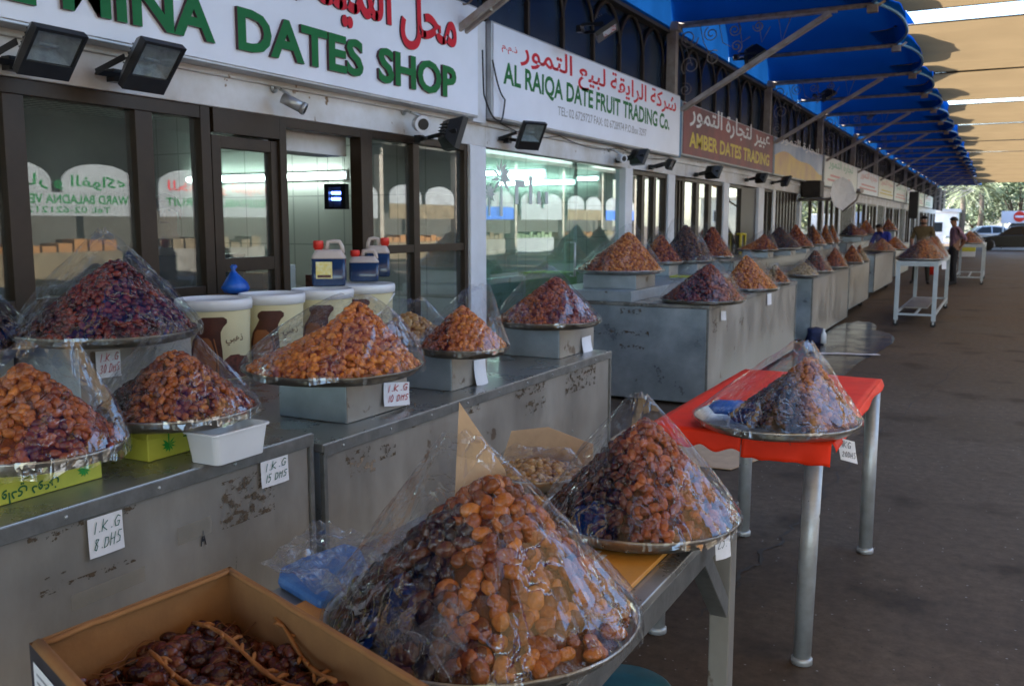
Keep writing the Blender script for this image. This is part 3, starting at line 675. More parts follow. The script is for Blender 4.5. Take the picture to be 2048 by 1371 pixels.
def paint2(t):
    words(t, 'lettering', M['green3d'], 'AL RAIQA DATE FRUIT TRADING Co.', sy(1006, 190), sy(1338, 262), sb+.27, .22, .028)
    words(t, 'arabic_lettering', M['red3d'], 'شركة الرايقة لبيع التمور', sy(1040, 110), sy(1352, 200), sb+.46, .29, .016, True)
    words(t, 'small_lettering', M['red3d'], 'ذ.م.م', sy(1003, 110), sy(1034, 112), sb+.56, .08, .01, True)
    words(t, 'phone_line', M['greyl'], 'TEL: 02 6729727   FAX: 02 6728974   P.O.Box 3297', sy(1115, 240), sy(1292, 282), sb+.155, .085, .01)
Y2a, Y2b = sy(985, 150), sy(1360, 250)
sign('white sign with red Arabic script over green AL RAIQA DATE FRUIT TRADING lettering', Y2a, Y2b, sb, st_, M['signwhite'], paint2)
# grey-white filler panel between the first two signs, blue strip after the second
fm = MB(); fm.box(XS-.18, XS-.06, SIG1[1]+.01, Y2a-.01, sg1b-.02, sg1t-.05); tag(fm.build('wall_panel', M['white'], loc=(XS, SIG1[1], sg1b)), 'narrow white panel between the two white shop signs', 'panel')
M['signred'] = mat('red_brown_sign', (.30, .085, .08), .5, 0, vcol=(.13, .06, .07), vs=1.3, spec=.25)
Y3a, Y3b = sy(1366, 260), sy(1546, 305); z3b, z3t = sb+.04, st_-.05
def paint3(t):
    words(t, 'lettering', M['yellowl'], 'AMBER DATES TRADING', sy(1378, 290), sy(1538, 325), z3b+.12, .21, .03); words(t, 'arabic_lettering', M['whitel'], 'عبير لتجارة التمور', sy(1378, 290), sy(1538, 325), z3b+.40, .34, .016, True)
sign('red-brown sign with white Arabic script and yellow AMBER DATES TRADING lettering', Y3a, Y3b, z3b, z3t, M['signred'], paint3)
bs_ = MB(); bs_.box(XS-.10, XS-.02, Y2b+.01, Y3a-.01, sb, st_-.04); tag(bs_.build('trim_strip', mat('blue_strip', (.02, .16, .32), .4), loc=(XS, Y2b, sb)), 'thin blue strip between the white sign and the red-brown sign', 'strip')
M['signblue'] = mat('blue_sign', (.10, .20, .42), .4, 0, vcol=(.34, .42, .55), vs=1.0)
M['signorange'] = mat('orange_print', (.66, .46, .10), .45, 0, vcol=(.50, .27, .14), vs=1.5)
Y4a, Y4b = sy(1549, 310), sy(1645, 330)
def paint4(t):
    m = MB(); yy = Y4a+.02; L = Y4b-Y4a-.04; pts = []
    for i in range(25): pts.append((XS+.003, yy+L*i/24, z3b+.36+.10*math.sin(i/24*5)+.05*math.sin(i/24*11)))
    m.add(pts+[(XS+.003, yy+L, z3b+.02), (XS+.003, yy, z3b+.02)], [tuple(range(27))[::-1]], 0); m.build('orange_print', [M['signorange']], t)
    a = MB(); write(a, arabic('لتجارة التمور'), (XS+.004, Y4a+.5, z3b+.60), U, V, L*.8, .2, 0, .01); a.build('arabic_lettering', [M['whitel']], t)
sign('blue sign with an orange wave and small white Arabic script', Y4a, Y4b, z3b, z3t, M['signblue'], paint4)
M['signpale'] = mat('pale_sign', (.66, .68, .64), .4, 0, .06, 1.)
M['signcream'] = mat('cream_sign', (.66, .60, .48), .4, 0, vcol=(.72, .68, .52), vs=1.)
def pale(ink1, ink2):
    def f(t):
        yy = t.location.y; m = MB(); write(m, arabic('تجارة التمور'), (XS+.003, yy+.6, z3b+.42), U, V, 4.2, .28, 0, .012); m.build('arabic_lettering', [ink1], t)
        m = MB(); m.box(XS+.002, XS+.004, yy+.5, yy+4.8, z3b+.14, z3b+.19); m.box(XS+.002, XS+.004, yy+.9, yy+4.3, z3b+.25, z3b+.30); m.build('print_line', [ink2], t)
    return f
M['greenfaint'] = mat('faded_green_print', (.20, .45, .28), .5); M['redfaint'] = mat('faded_red_print', (.62, .24, .22), .5)
sp_ = [(1648, 1714, 'pale sign with faded green script and pink lines', M['signpale'], M['greenfaint'], M['redfaint']), (1715, 1757, 'pale sign with faded red script', mat('bluish_sign', (.66, .67, .72), .4), M['redfaint'], M['redfaint']),
       (1758, 1788, 'cream sign with an orange red script', M['signcream'], M['redfaint'], M['yellowl']), (1790, 1815, 'pale green edged sign fourth from the end', M['signpale'], M['greenfaint'], M['redfaint']),
       (1816, 1832, 'white sign third from the end of the row', M['signwhite'], M['redfaint'], M['greyl']), (1834, 1850, 'cream sign second from the end', M['signcream'], M['greenfaint'], M['redfaint']), (1852, 1868, 'pale sign closing the row', M['signpale'], M['redfaint'], M['greenfaint'])]
for a, b, lb, fm_, i1, i2 in sp_: sign(lb, sy(a, 360), sy(b, 360), z3b, z3t+.02, fm_, pale(i1, i2))

# ------------------------------------------------------------------ arched screens above the signs, posts, canopy
YP0 = 12.08-2*BAY                           # a post every bay
ZC = 4.15
def arch_screen():
    t = thing('arched_screen', 'dark glazed screen with brown pointed-arch tracery above the shop signs', 'screen', (0, 0, 0), 'arched screens above the signs')
    p = MB(); p.box(XF-.11, XF-.09, .06, BAY-.06, 2.5, ZC-.04); p.build('panel', M['panelblue'], t)
    m = MB(); n = 7; wd = (BAY-.12)/n
    for i in range(n+1):
        y = .06+wd*i; m.box(XF-.085, XF-.045, y-.022, y+.022, 2.5, 3.62)
        for sgn in (-1, 1):
            pts = []
            for k in range(9):
                a = k/8; yy = y+sgn*wd*.5*(1-math.cos(a*math.pi/2)); zz = 3.60+.42*math.sin(a*math.pi/2)
                if .05 < yy < BAY-.05: pts.append((XF-.065, yy, zz))
            if len(pts) > 2: m.tube(pts, .02, 5)
            pts = []
            for k in range(9):
                a = k/8; yy = y+sgn*wd*(1-math.cos(a*math.pi/2)); zz = 3.60+.50*math.sin(a*math.pi/2)
                if .05 < yy < BAY-.05: pts.append((XF-.06, yy, zz))
            if len(pts) > 2: m.tube(pts, .012, 5)
    m.box(XF-.09, XF-.03, .06, BAY-.06, 4.03, 4.11); m.build('tracery', M['tracery'], t)
    return t
as0 = arch_screen()
NP = 15
for k in range(NP-1):
    o = as0 if k == 0 else copy_tree(as0); o.location = (0, YP0+BAY*(k-0), 0)
def post_proto():
    m = MB(); m.box(XF-.02, XF+.10, -.06, .06, 2.49, ZC+.02); m.box(XF-.02, XF+.14, -.10, .10, ZC-.10, ZC-.02)
    return tag(m.build('canopy_post', M['post']), 'weathered post between the arched screens carrying the blue canopy', 'post', 'canopy posts')
pp = post_proto()
for k in range(NP):
    o = pp if k == 0 else copy_tree(pp); o.location = (0, YP0+BAY*k, 0)
def spiral(mb, c, r, turns, a0, y, dirn=1):
    pts = []
    for i in range(int(turns*12)+1):
        t = i/12; rr_ = r*(1-t/turns*.8); a = a0+dirn*2*math.pi*t; pts.append((c[0]+rr_*math.cos(a), y, c[1]+rr_*math.sin(a)))
    mb.tube(pts, .008, 4)
def bracket():
    t = thing('canopy_bracket', 'rusty double diagonal strut with iron scrolls under the blue canopy', 'bracket', (0, 0, 0), 'brackets under the canopy')
    m = MB()
    for yo in (-.045, .045): m.bar((XF+.14, yo, 3.02), (-1.98, yo, ZC-.06), .035, .05)
    for s in (.15, .4, .65, .9):
        p = Vector((XF+.14, 0, 3.02)).lerp(Vector((-1.98, 0, ZC-.06)), s); m.box(p.x-.03, p.x+.03, -.06, .06, p.z-.012, p.z+.012)
    m.build('strut', M['strut'], t)
    m = MB(); m.bar((XF+.1, 0, ZC-.04), (-1.9, 0, ZC-.04), .04, .04); m.build('beam', M['strut'], t)
    m = MB(); c = [(-3.75, 3.95, .13, 0), (-3.45, 3.98, .10, 2), (-3.15, 4.0, .085, 1), (-2.85, 4.02, .07, 3), (-3.72, 3.6, .13, 4), (-3.42, 3.68, .1, 1), (-3.78, 3.3, .09, 2), (-3.12, 3.8, .08, 5)]
    for i, (x, z, r, a) in enumerate(c): spiral(m, (x, z), r, 1.6, a, 0, 1 if i % 2 else -1)
    for i in range(6): m.tube([(-3.85+.25*i, 0, ZC-.06), (-3.8+.25*i, 0, 3.9-.02*i), (-3.7+.25*i, 0, 3.6+.1*i)], .006, 4)
    m.build('scrollwork', M['rust'], t)
    return t
br = bracket()
for k in range(NP):
    o = br if k == 0 else copy_tree(br); o.location = (0, YP0+BAY*k+.02, 0)
# blue barrel-like vaults, two to a bay: crown higher and farther out than the springing
VB = BAY/2
def vault_pt(s, v):
    """s: across the vault, -1..1 between its rails; v: from the wall out to the hooded end"""
    k = max(0, 1-abs(s)**2.2)**.62; xe = -1.50+.24*max(0, 1-abs(s)**2.4)
    q = max(0, (v-.70)/.30); hood = math.sqrt(max(0, 1-q**2.6))
    return (XF+.02+(xe-XF-.02)*v, s*VB/2, ZC+.015+.98*k*(.86+.14*math.sin(v*3))*hood+.02*math.sin(s*15)*min(1, 6*v)*(1-abs(s)**6)*hood)
def sail_edge(y, z):
    """where a shade sail at height z is laced along the outside of the vaults"""
    s = ((y-(YP0+.02))/VB % 1)*2-1
    for k in range(60, 20, -1):
        p = vault_pt(s, k/60)
        if p[2] > z: return p[0]+.03
    return -1.9
def vault():
    t = thing('canopy_vault', 'blue fabric vault of the scalloped canopy over the shop fronts', 'canopy', (0, 0, 0), 'blue canopy vaults')
    def fn(u, v): return vault_pt(2*u-1, v)
    m = MB(); m.grid(fn, 40, 44); m.build('fabric', M['blue'], t)
    gm = MB(); pts = [(XF+.03, (i/24-.5)*VB*.995, ZC+.01+.88*max(0, 1-abs(2*i/24-1)**2.2)**.62) for i in range(25)]
    gm.add(pts+[(XF+.03, (1-i/24-.5)*VB*.995, ZC-.09) for i in range(25)], [tuple(range(50))]); gm.build('gable', M['bluegable'], t)
    hm = MB(); hm.tube([fn(i/28, 1.0) for i in range(29)], .02, 6); hm.build('hem', M['hem'], t)
    rm = MB(); rm.tube([(XF+.1, -VB/2, ZC-.012), (-1.5, -VB/2, ZC-.012)], .03, 8); rm.build('rail', M['rust'], t)
    fm2 = MB(); p = fn(.02, 1); fm2.box(-1.56, -1.44, -VB/2-.05, -VB/2+.05, ZC-.10, ZC-.02); fm2.tube([(-1.5, -VB/2, ZC-.06), (-1.36, -VB/2, ZC+.02)], .014, 6); fm2.build('clamp', M['rust'], t)
    return t
vt = vault()
NV = 28
for k in range(NV):
    o = vt if k == 0 else copy_tree(vt); o.location = (0, YP0-1.5*BAY+VB*(k+.5)+.02, 0)
# tan shade sails: wide sheets side by side, open gaps between some of them
YEND = 60.0
edges = [-8., -2., 4.2, 9.8, 14.3, 19.5, 24.5, 30.1, 36.0, 41.4, 46.9, 52.4, YEND]  # sheets before the open bay lie out of view, added to shade the camera end
gaps = {-2.: .2, 14.3: .85, 19.5: -.03, 24.5: .70, 30.1: .68, 36.0: .68, 41.4: .6, 46.9: .5, 52.4: .4}
for i in range(len(edges)-1):
    if edges[i] == 4.2: continue                 # unseen bay left open to let sky light onto the fronts
    a = edges[i]+gaps.get(edges[i], 0)/2; b = edges[i+1]-gaps.get(edges[i+1], 0)/2
    last = i == len(edges)-2
    def fn(u, v, a=a, b=b, i=i, last=last):
        y = a+(b-a)*v; x0 = sail_edge(y, ZC+.24); x = x0+(8.6-x0)*u**1.3
        z = ZC+.22-.10*math.sin(v*math.pi)-.06*math.sin(u*math.pi)*math.sin(v*math.pi)+.018*math.sin(v*23+i+u*2)*(1-.4*u)+.012*math.sin(v*41+2*i)
        if last: z -= .50*v*v
        return (x, y, z)
    m = MB(); m.grid(fn, 24, 96)
    w_ = 'nearest the shop end' 
    o = m.build('shade_sail', M['tan'], loc=((-1.5+8.5)/2, (a+b)/2, ZC))
    tag(o, 'tan fabric shade sail stretched beside the blue canopy over the walkway', 'shade sail', 'tan shade sails over the walkway')
    for yy, q in ((a, 0), (b, 1)):
        c = MB(); c.tube([fn(k/10, q) for k in range(11)], .012, 5); c.build('edge_rope', M['rubber'], o)

# ------------------------------------------------------------------ counters
def patch_mb(y0, y1, z0, z1, x): 
    m = MB(); m.add([(x, y0, z0), (x, y1, z0), (x, y1, z1), (x, y0, z1)], [(0, 1, 2, 3)]); return m
def counter(label, x0, x1, y0, y1, top, cool=False, patches=(), tiers=(), casters=False, bottom=.03, legs=True):
    """sheet-metal counter; x1 is its front towards the walkway"""
    t = thing('metal_counter', label, 'counter', (x1, y0, 0), 'metal counters along the arcade')
    zb = .13 if casters else bottom
    b = MB(); b.box(x0, x1-.012, y0+.006, y1-.006, zb, top-.032); b.build('body', M['steelsky'], t, bevel=.004)
    f = MB(); f.box(x1-.0115, x1, y0+.02, y1-.02, zb+.02, top-.036); f.build('front_panel', M['steel'], t, bevel=.002)
    tp = MB(); tp.box(x0, x1+.006, y0, y1, top-.03, top); tp.build('top', M['steeltop'], t, bevel=.004)
    e = MB(); e.box(x1-.010, x1+.010, y0, y0+.018, zb, top-.033); e.box(x1-.010, x1+.010, y1-.018, y1, zb, top-.033); e.box(x1+.0075, x1+.012, y0, y1, top-.043, top-.002); e.build('edge_trim', M['steeledge'], t, bevel=.002)
    rv = MB()
    for i in range(max(3, int((y1-y0)/.28))):
        yy = y0+.1+i*.28
        if yy < y1-.05:
            for z in (top-.022,): rv.lathe([(.006, 0), (.004, .003), (0, .004)], 8, (0, 0, 0), 0, True, Matrix.Translation((x1+.012, yy, z)) @ Matrix.Rotation(R(90), 4, 'Y'))
            if i % 2: rv.lathe([(.006, 0), (.004, .003), (0, .004)], 8, (0, 0, 0), 0, True, Matrix.Translation((x1, yy, .35+.1*(i % 3))) @ Matrix.Rotation(R(90), 4, 'Y'))
    rv.build('rivets', M['leg'], t)
    for (x0_, x1_, y0_, y1_, zt) in tiers:
        q = MB(); q.box(x0_, x1_, y0_, y1_, top+.001, zt); q.build('rear_tier', M['steelsky'], t, bevel=.004)
    for k, (ya, yb, za, zb_, mm) in enumerate(patches):
        o = patch_mb(ya, yb, za, zb_, x1+.0015+.0004*k).build('tape_residue', M[mm], t)
    if casters:
        for cy_ in (y0+.15, y1-.15):
            for cx_ in (x1-.12, x0+.12): caster(t, (cx_, cy_, 0), zb)
    return t
def caster(t, p, h, r=.045):
    m = MB(); m.lathe([(r*.5, -.014), (r, -.012), (r, .012), (r*.5, .014)], 14, (0, 0, 0), 0, True, Matrix.Translation((p[0], p[1], r)) @ Matrix.Rotation(R(90), 4, 'X'))
    m.box(p[0]-.012, p[0]+.012, p[1]-.022, p[1]-.016, r, h-.004, 1); m.box(p[0]-.012, p[0]+.012, p[1]+.016, p[1]+.022, r, h-.004, 1); m.box(p[0]-.03, p[0]+.03, p[1]-.03, p[1]+.03, h-.008, h, 1)
    m.build('caster', [M['rubber'], M['leg']], t)
XC1, TC1 = -1.965, .87
XC2, TC2 = -1.96, .82
def onx(px, py, X): return at(px, py, 0, X)
def prect(a, b, X, mm): 
    p, q = onx(*a, X), onx(*b, X); return (min(p.y, q.y), max(p.y, q.y), min(p.z, q.z), max(p.z, q.z), mm)
P1 = [prect((55, 1100), (125, 1050), XC1, 'res'), prect((130, 1060), (165, 1020), XC1, 'res'), prect((80, 1195), (270, 1110), XC1, 'res'), prect((140, 1190), (290, 1160), XC1, 'tape'), prect((245, 1035), (270, 1000), XC1, 'res'),
      prect((440, 1060), (545, 930), XC1, 'restan'), prect((440, 1060), (545, 930), XC1, 'res'), prect((355, 1090), (420, 1030), XC1, 'tape'), prect((455, 945), (520, 920), XC1, 'res'), prect((60, 1165), (130, 1145), XC1, 'res')]
C1 = counter('grey metal counter carrying the yellow cartons and white tub', -3.72, XC1, -.1, 2.315, TC1, patches=P1)
P2 = [prect((690, 930), (740, 890), XC2, 'res'), prect((700, 960), (750, 905), XC2, 'restan'), prect((760, 920), (790, 880), XC2, 'res'), prect((810, 860), (830, 800), XC2, 'res'), prect((1030, 800), (1095, 740), XC2, 'res'), prect((1130, 790), (1190, 715), XC2, 'res'),
      prect((1050, 830), (1090, 790), XC2, 'res'), prect((930, 830), (960, 790), XC2, 'res')]
C2 = counter('tape-scarred metal counter carrying the cream buckets and three box-mounted trays', -3.72, XC2, 2.36, 4.95, TC2, patches=P2)
# letter remains on the first counter
lm = MB(); p = onx(400, 1092, XC1); write(lm, 'A', (XC1+.003, p.y, p.z), U, V, .022, .045, 0, .02); tag(lm.build('sticker_letter', M['inkblack'], C1), None)
C3 = counter('dented blue-grey metal counter with a raised rear tier behind the red table', -3.65, -2.12, 7.55, 11.35, .87, True, tiers=[(-3.64, -2.80, 7.556, 11.3, .965)], patches=[(7.7, 7.85, .62, .74, 'res'), (8.6, 8.8, .6, .66, 'res')])
rr = random.Random(3)
for (px, py, wx, wz) in ((1262, 628, .1, .05), (1250, 670, .22, .045), (1265, 698, .12, .04), (1200, 668, .08, .03)):
    p = at(px, py, 1, 7.553); m = MB(); m.add([(p.x-wx, 7.5535, p.z), (p.x+wx, 7.5535, p.z), (p.x+wx, 7.5535, p.z+wz), (p.x-wx, 7.5535, p.z+wz)], [(0, 1, 2, 3)]); m.build('tape_residue', M['res'], C3)
C4 = counter('fourth metal counter from the camera, blue bundle at its foot', -3.0, -2.12, 12.45, 15.75, .87)
C5 = counter('short metal counter with gallery trays beside the white trolley', -3.0, -2.14, 15.95, 18.6, .87, casters=True)
C6 = counter('metal counter on black castors just before the standing men', -3.1, -2.25, 20.4, 24.2, .92, casters=True)
C7 = counter('long rear metal counter close against the shop windows', -3.85, -3.2, 12.6, 22.0, 1.04)
C8 = counter('rear metal counter beside the boy in the blue shirt', -3.85, -3.15, 22.8, 27.5, 1.12)
C9 = counter('far metal counter behind the man in the brown shirt', -3.5, -2.6, 28.5, 33, .95)

# ------------------------------------------------------------------ dates, trays, covers
def date_template(nu, nv, seed):
    vs = []; fs = []
    for i in range(nu+1):
        a = math.pi*i/nu
        for j in range(nv):
            b = 2*math.pi*j/nv
            r = .37*math.sin(a)**.78; x = -.5*math.cos(a)
            k = 1+.15*mn.noise((x*2.2+seed*3.1, math.cos(b)*1.2, math.sin(b)*1.2+seed))+.07*mn.noise((x*3+seed, math.cos(b)*4, math.sin(b)*4))-.10*max(0, .25-abs(mn.noise((x*2.2+seed*2, math.cos(b)*3.2, math.sin(b)*3.2+seed))))
            vs.append((x*(1+.05*math.sin(seed+b)), r*k*math.cos(b), r*k*math.sin(b)*.92))
    for i in range(nu):
        for j in range(nv): fs.append((i*nv+j, i*nv+(j+1) % nv, (i+1)*nv+(j+1) % nv, (i+1)*nv+j))
    return np.array(vs, dtype=np.float32), np.array(fs, dtype=np.int32)
T_NEAR = [date_template(10, 12, s) for s in range(8)]
T_FINE = [date_template(18, 20, s) for s in range(8)]
T_FAR = [date_template(5, 6, s) for s in range(5)]
def rot_from(xdir, zdir):
    x = xdir.normalized(); z = (zdir-x*zdir.dot(x)).normalized(); y = z.cross(x); return np.array(((x.x, y.x, z.x), (x.y, y.y, z.y), (x.z, y.z, z.z)), dtype=np.float32)
def heap_h(rx, ry, Rr, H, px, py):
    """heap height at a point: rounded cone with an off-centre peak"""
    r = math.hypot(rx, ry)/Rr
    if r >= 1: return 0
    dx, dy = rx-px*(1-r), ry-py*(1-r); s = min(1, math.hypot(dx, dy)/Rr)
    return H*max(0, 1-(math.sqrt(s*s+.012)-.11)/.90)
def heap_spots(Rr, H, px, py, L, rnd, layers=1.25, lie=.5):
    A = math.pi*Rr*math.hypot(Rr, H); n = int(A/(.62*L*L*.72)*layers); out = []
    for i in range(n):
        r = Rr*math.sqrt((i+.5)/n)*(.985+.03*rnd.random()); a = i*2.399963+rnd.uniform(-.25, .25)
        x, y = r*math.cos(a), r*math.sin(a); e = .004
        z = heap_h(x, y, Rr, H, px, py); gx = (heap_h(x+e, y, Rr, H, px, py)-heap_h(x-e, y, Rr, H, px, py))/(2*e); gy = (heap_h(x, y+e, Rr, H, px, py)-heap_h(x, y-e, Rr, H, px, py))/(2*e)
        N = Vector((-gx, -gy, 1)).normalized()
        t = N.orthogonal().normalized(); q = rnd.uniform(0, 6.283); t = t*math.cos(q)+N.cross(t)*math.sin(q)
        t = (t+N*rnd.uniform(-lie, lie)).normalized()
        p = Vector((x, y, z))+N*rnd.uniform(-.25, .22)*L*.6
        out.append((p, rot_from(t, N if abs(N.dot(t)) < .95 else Vector((0, 1, .3))), L*rnd.uniform(.82, 1.15), rnd.random(), N))
    return out
def heap_mesh(name, spots, temps, Rr, core=None):
    V_, F_, A_ = [], [], []; o = 0; rnd = random.Random(len(spots))
    hx = []; hy = []
    for p, rm, s, c, N in spots:
        tv, tf = temps[rnd.randrange(len(temps))]
        V_.append((tv*s) @ rm.T+np.array(p, dtype=np.float32)); F_.append(tf+o); o += len(tv)
        A_.append(np.full(len(tv), c, dtype=np.float32)); hx.append(np.full(len(tv), p.x/Rr, dtype=np.float32)); hy.append(np.full(len(tv), p.y/Rr, dtype=np.float32))
    if core:                                   # packed inside of the heap
        H, px, py, dz = core; nv, nr = 24, 8; cv = []; cf = []
        for i in range(nr+1):
            for j in range(nv):
                r = Rr*i/nr; a = 6.2832*j/nv; x, y = r*math.cos(a), r*math.sin(a); cv.append((x, y, heap_h(x, y, Rr, H, px, py)-dz))
        for i in range(nr):
            for j in range(nv): cf.append((i*nv+j, (i+1)*nv+j, (i+1)*nv+(j+1) % nv, i*nv+(j+1) % nv))
        cv = np.array(cv, dtype=np.float32); V_.append(cv); F_.append(np.array(cf, dtype=np.int32)+o); A_.append(np.zeros(len(cv), dtype=np.float32)); hx.append(cv[:, 0]/Rr); hy.append(cv[:, 1]/Rr)
    v = np.concatenate(V_); f = np.concatenate(F_)
    me = bpy.data.meshes.new(name); me.vertices.add(len(v)); me.vertices.foreach_set('co', v.ravel()); me.loops.add(f.size); me.loops.foreach_set('vertex_index', f.ravel())
    me.polygons.add(len(f)); me.polygons.foreach_set('loop_start', np.arange(0, f.size, 4, dtype=np.int32)); me.polygons.foreach_set('loop_total', np.full(len(f), 4, dtype=np.int32))
    me.polygons.foreach_set('use_smooth', np.ones(len(f), dtype=bool)); me.update(calc_edges=True)
    for nm, ar in (('rnd', A_), ('hx', hx), ('hy', hy)): me.attributes.new(nm, 'FLOAT', 'POINT').data.foreach_set('value', np.concatenate(ar))
    return me
PAL = {'cartondark': [(.022, .006, .004), (.065, .014, .007), (.14, .034, .013)], 'amber': [(.17, .042, .005), (.30, .088, .012), (.42, .145, .024)], 'brown': [(.085, .016, .002), (.23, .056, .006), (.38, .115, .013)], 'dark': [(.012, .004, .004), (.035, .009, .006), (.08, .020, .010)],
       'reddark': [(.028, .003, .002), (.085, .008, .003), (.17, .022, .006)], 'gold': [(.27, .12, .025), (.42, .21, .055), (.54, .34, .13)], 'choc': [(.03, .009, .005), (.07, .020, .009), (.13, .042, .015)],
       'orange': [(.28, .070, .008), (.45, .135, .016), (.58, .22, .035)], 'chestnut': [(.085, .013, .004), (.21, .040, .008), (.33, .085, .020)], 'tan': [(.22, .14, .065), (.34, .24, .12), (.46, .34, .2)]}
for k_ in ('orange', 'amber', 'chestnut', 'brown', 'reddark'): PAL[k_] = [(min(.75, a*1.18), b*1.08, c*.9) for a, b, c in PAL[k_]]
DM = {}
def dmat(a, b=None, ang=0., thr=0.):
    k = (a, b, round(ang, 2), thr)
    if k not in DM: DM[k] = date_mat('dates_'+a+('_'+b if b else ''), PAL[a], PAL[b] if b else None, ang, thr)
    return DM[k]
def tray(label, c, r, dark=False, group='round metal trays', depth=.035, tilt=0):
    m = MB(); rr_ = random.Random(int(c.x*1000+c.y*77)); n = 44
    prof = [(.0, -depth), (r*.84, -depth), (r*.90, -depth*.75), (r*.975, -.006), (r*.995, .0), (r*1.008, .002), (r*1.012, -.004), (r*.99, -.012), (r*.91, -depth*.75-.007), (r*.85, -depth-.003), (0, -depth-.003)]
    m.lathe(prof, n)
    m.v = [(x*(1+.006*mn.noise((x*9, y*9, c.y))), y*(1+.006*mn.noise((x*9, y*9, c.x+4))), z+.003*mn.noise((x*7, y*7, c.y))) for x, y, z in m.v]
    o = m.build('metal_tray', M['traydark' if dark else 'tray'], loc=(0, 0, 0)); o.location = c
    return tag(o, label, 'tray', group)
def cover(label, c, Rr, ap, seed, fine=True, wide=.05, group='clear plastic covers over the trays', flat=None, skirt=.03, bulge=0., material=None):
    """crackling clear bag drawn to a peak over the heap and tucked over the tray's rim"""
    nu, nv = (110, 46) if fine else (48, 20); rnd = random.Random(seed); vs = []; fs = []
    folds = [(rnd.uniform(0, 6.283), rnd.uniform(.05, .16), rnd.uniform(.012, .035)*rnd.choice((-1, 1, 1))) for _ in range(16)]
    fa = flat if flat is not None else YAW+rnd.uniform(-.5, .5); ca, sa = math.cos(fa), math.sin(fa)
    for j in range(nv+1):
        t = j/nv
        for i in range(nu):
            a = 6.2832*i/nu
            if t < .06:                        # skirt below the rim
                q = t/.06; r = Rr*(1.025+.015*(1-q)*(.5+.9*mn.noise((math.cos(a)*2.2, math.sin(a)*2.2, seed)))); z = -skirt*(1-q)*(1+.9*mn.noise((math.cos(a)*3, math.sin(a)*3, seed+9))); tt = 0
                x, y = r*math.cos(a), r*math.sin(a)
            else:
                tt = (t-.06)/.94; e = math.sqrt(math.cos(a)**2+math.sin(a)**2)
                rad = Rr*1.03*(1-tt)**(.93-bulge*.3)+Rr*bulge*math.sin(math.pi*tt)*.3; k = 1.
                for (fa_, fw, fh) in folds:
                    d = (a-fa_-.5*math.sin(tt*3+fa_)*.4+math.pi) % 6.2832-math.pi; k += fh*max(0, 1-abs(d)/fw)*math.sin(math.pi*min(1, tt*1.05))**.6*2
                k += (.030*mn.noise((math.cos(a)*2.5, math.sin(a)*2.5, tt*3+seed*1.7))+.022*(1-2*abs(mn.noise((math.cos(a)*5, math.sin(a)*5, tt*4+seed*2.1)))))*math.sin(math.pi*tt)**.5
                u = math.cos(a)*ca+math.sin(a)*sa; v = -math.cos(a)*sa+math.sin(a)*ca
                pu = rad*k*u+wide*u*tt; pv = rad*k*v*(1-.35*tt)+.006*v*tt
                x, y = pu*ca-pv*sa+ap[0]*tt**1.15, pu*sa+pv*ca+ap[1]*tt**1.15
                z = .004+ap[2]*tt+.012*mn.noise((x*14, y*14, seed))*math.sin(math.pi*tt)+(.02*mn.noise((u*2, seed, 3)) if tt > .97 else 0)
            vs.append((x, y, z))
    for j in range(nv):
        for i in range(nu): fs.append((j*nu+i, j*nu+(i+1) % nu, (j+1)*nu+(i+1) % nu, (j+1)*nu+i))
    m = MB(); m.add(vs, fs, 0, False)
    o = m.build('plastic_cover', material or M['film' if fine else 'filmfar']); o.location = c
    return tag(o, label, 'plastic cover', group)
def spot(xl, xr, y, z=None, Y=None):
    m = at((xl+xr)/2, y, 2, z) if Y is None else at((xl+xr)/2, y, 1, Y)
    return m, (xr-xl)/2*((m-CAM).dot(FW))/FPX
def rise(q, c):
    """offset from c to the sight line through q, in the upright plane through c facing the camera"""
    D = ray(*q); n_ = Vector((FW.x, FW.y, 0)); t = (c-CAM).dot(n_)/D.dot(n_); return CAM+D*t-c
HEAPS = []
def pile(where, c, r, ap, hp, look, material, fine=False, L=.032, dark=False, seed=1, hr=.925, film_on=True, wide=.05, skirt=.018, bulge=0., lie=.5, hoff=None):
    """tray + heap of dates + clear cover: three separate things standing on each other"""
    tray('round metal tray '+where, c, r, dark)
    fl = c+Vector((0, 0, -.006))+(hoff or Vector()); H = hp.z+.006; Rr = r*hr; px, py = hp.x, hp.y
    sp = heap_spots(Rr, H, px, py, L, random.Random(seed), 1.25 if fine else 1.1, lie)
    if fine != 'front':
        me = heap_mesh('date_heap', sp, T_NEAR if fine else T_FAR, Rr, (H, px, py, L*.3)); me.materials.append(material)
        o = bpy.data.objects.new('date_heap', me); COL.objects.link(o); o.location = fl
        tag(o, look+' dates heaped on the tray '+where, 'dates', 'heaps of dates on trays', 'stuff')
    if film_on: cover('clear cover, '+look+' dates '+where, c, r, ap, seed, bool(fine), wide, skirt=skirt, bulge=bulge)
    return sp, fl, Rr, H
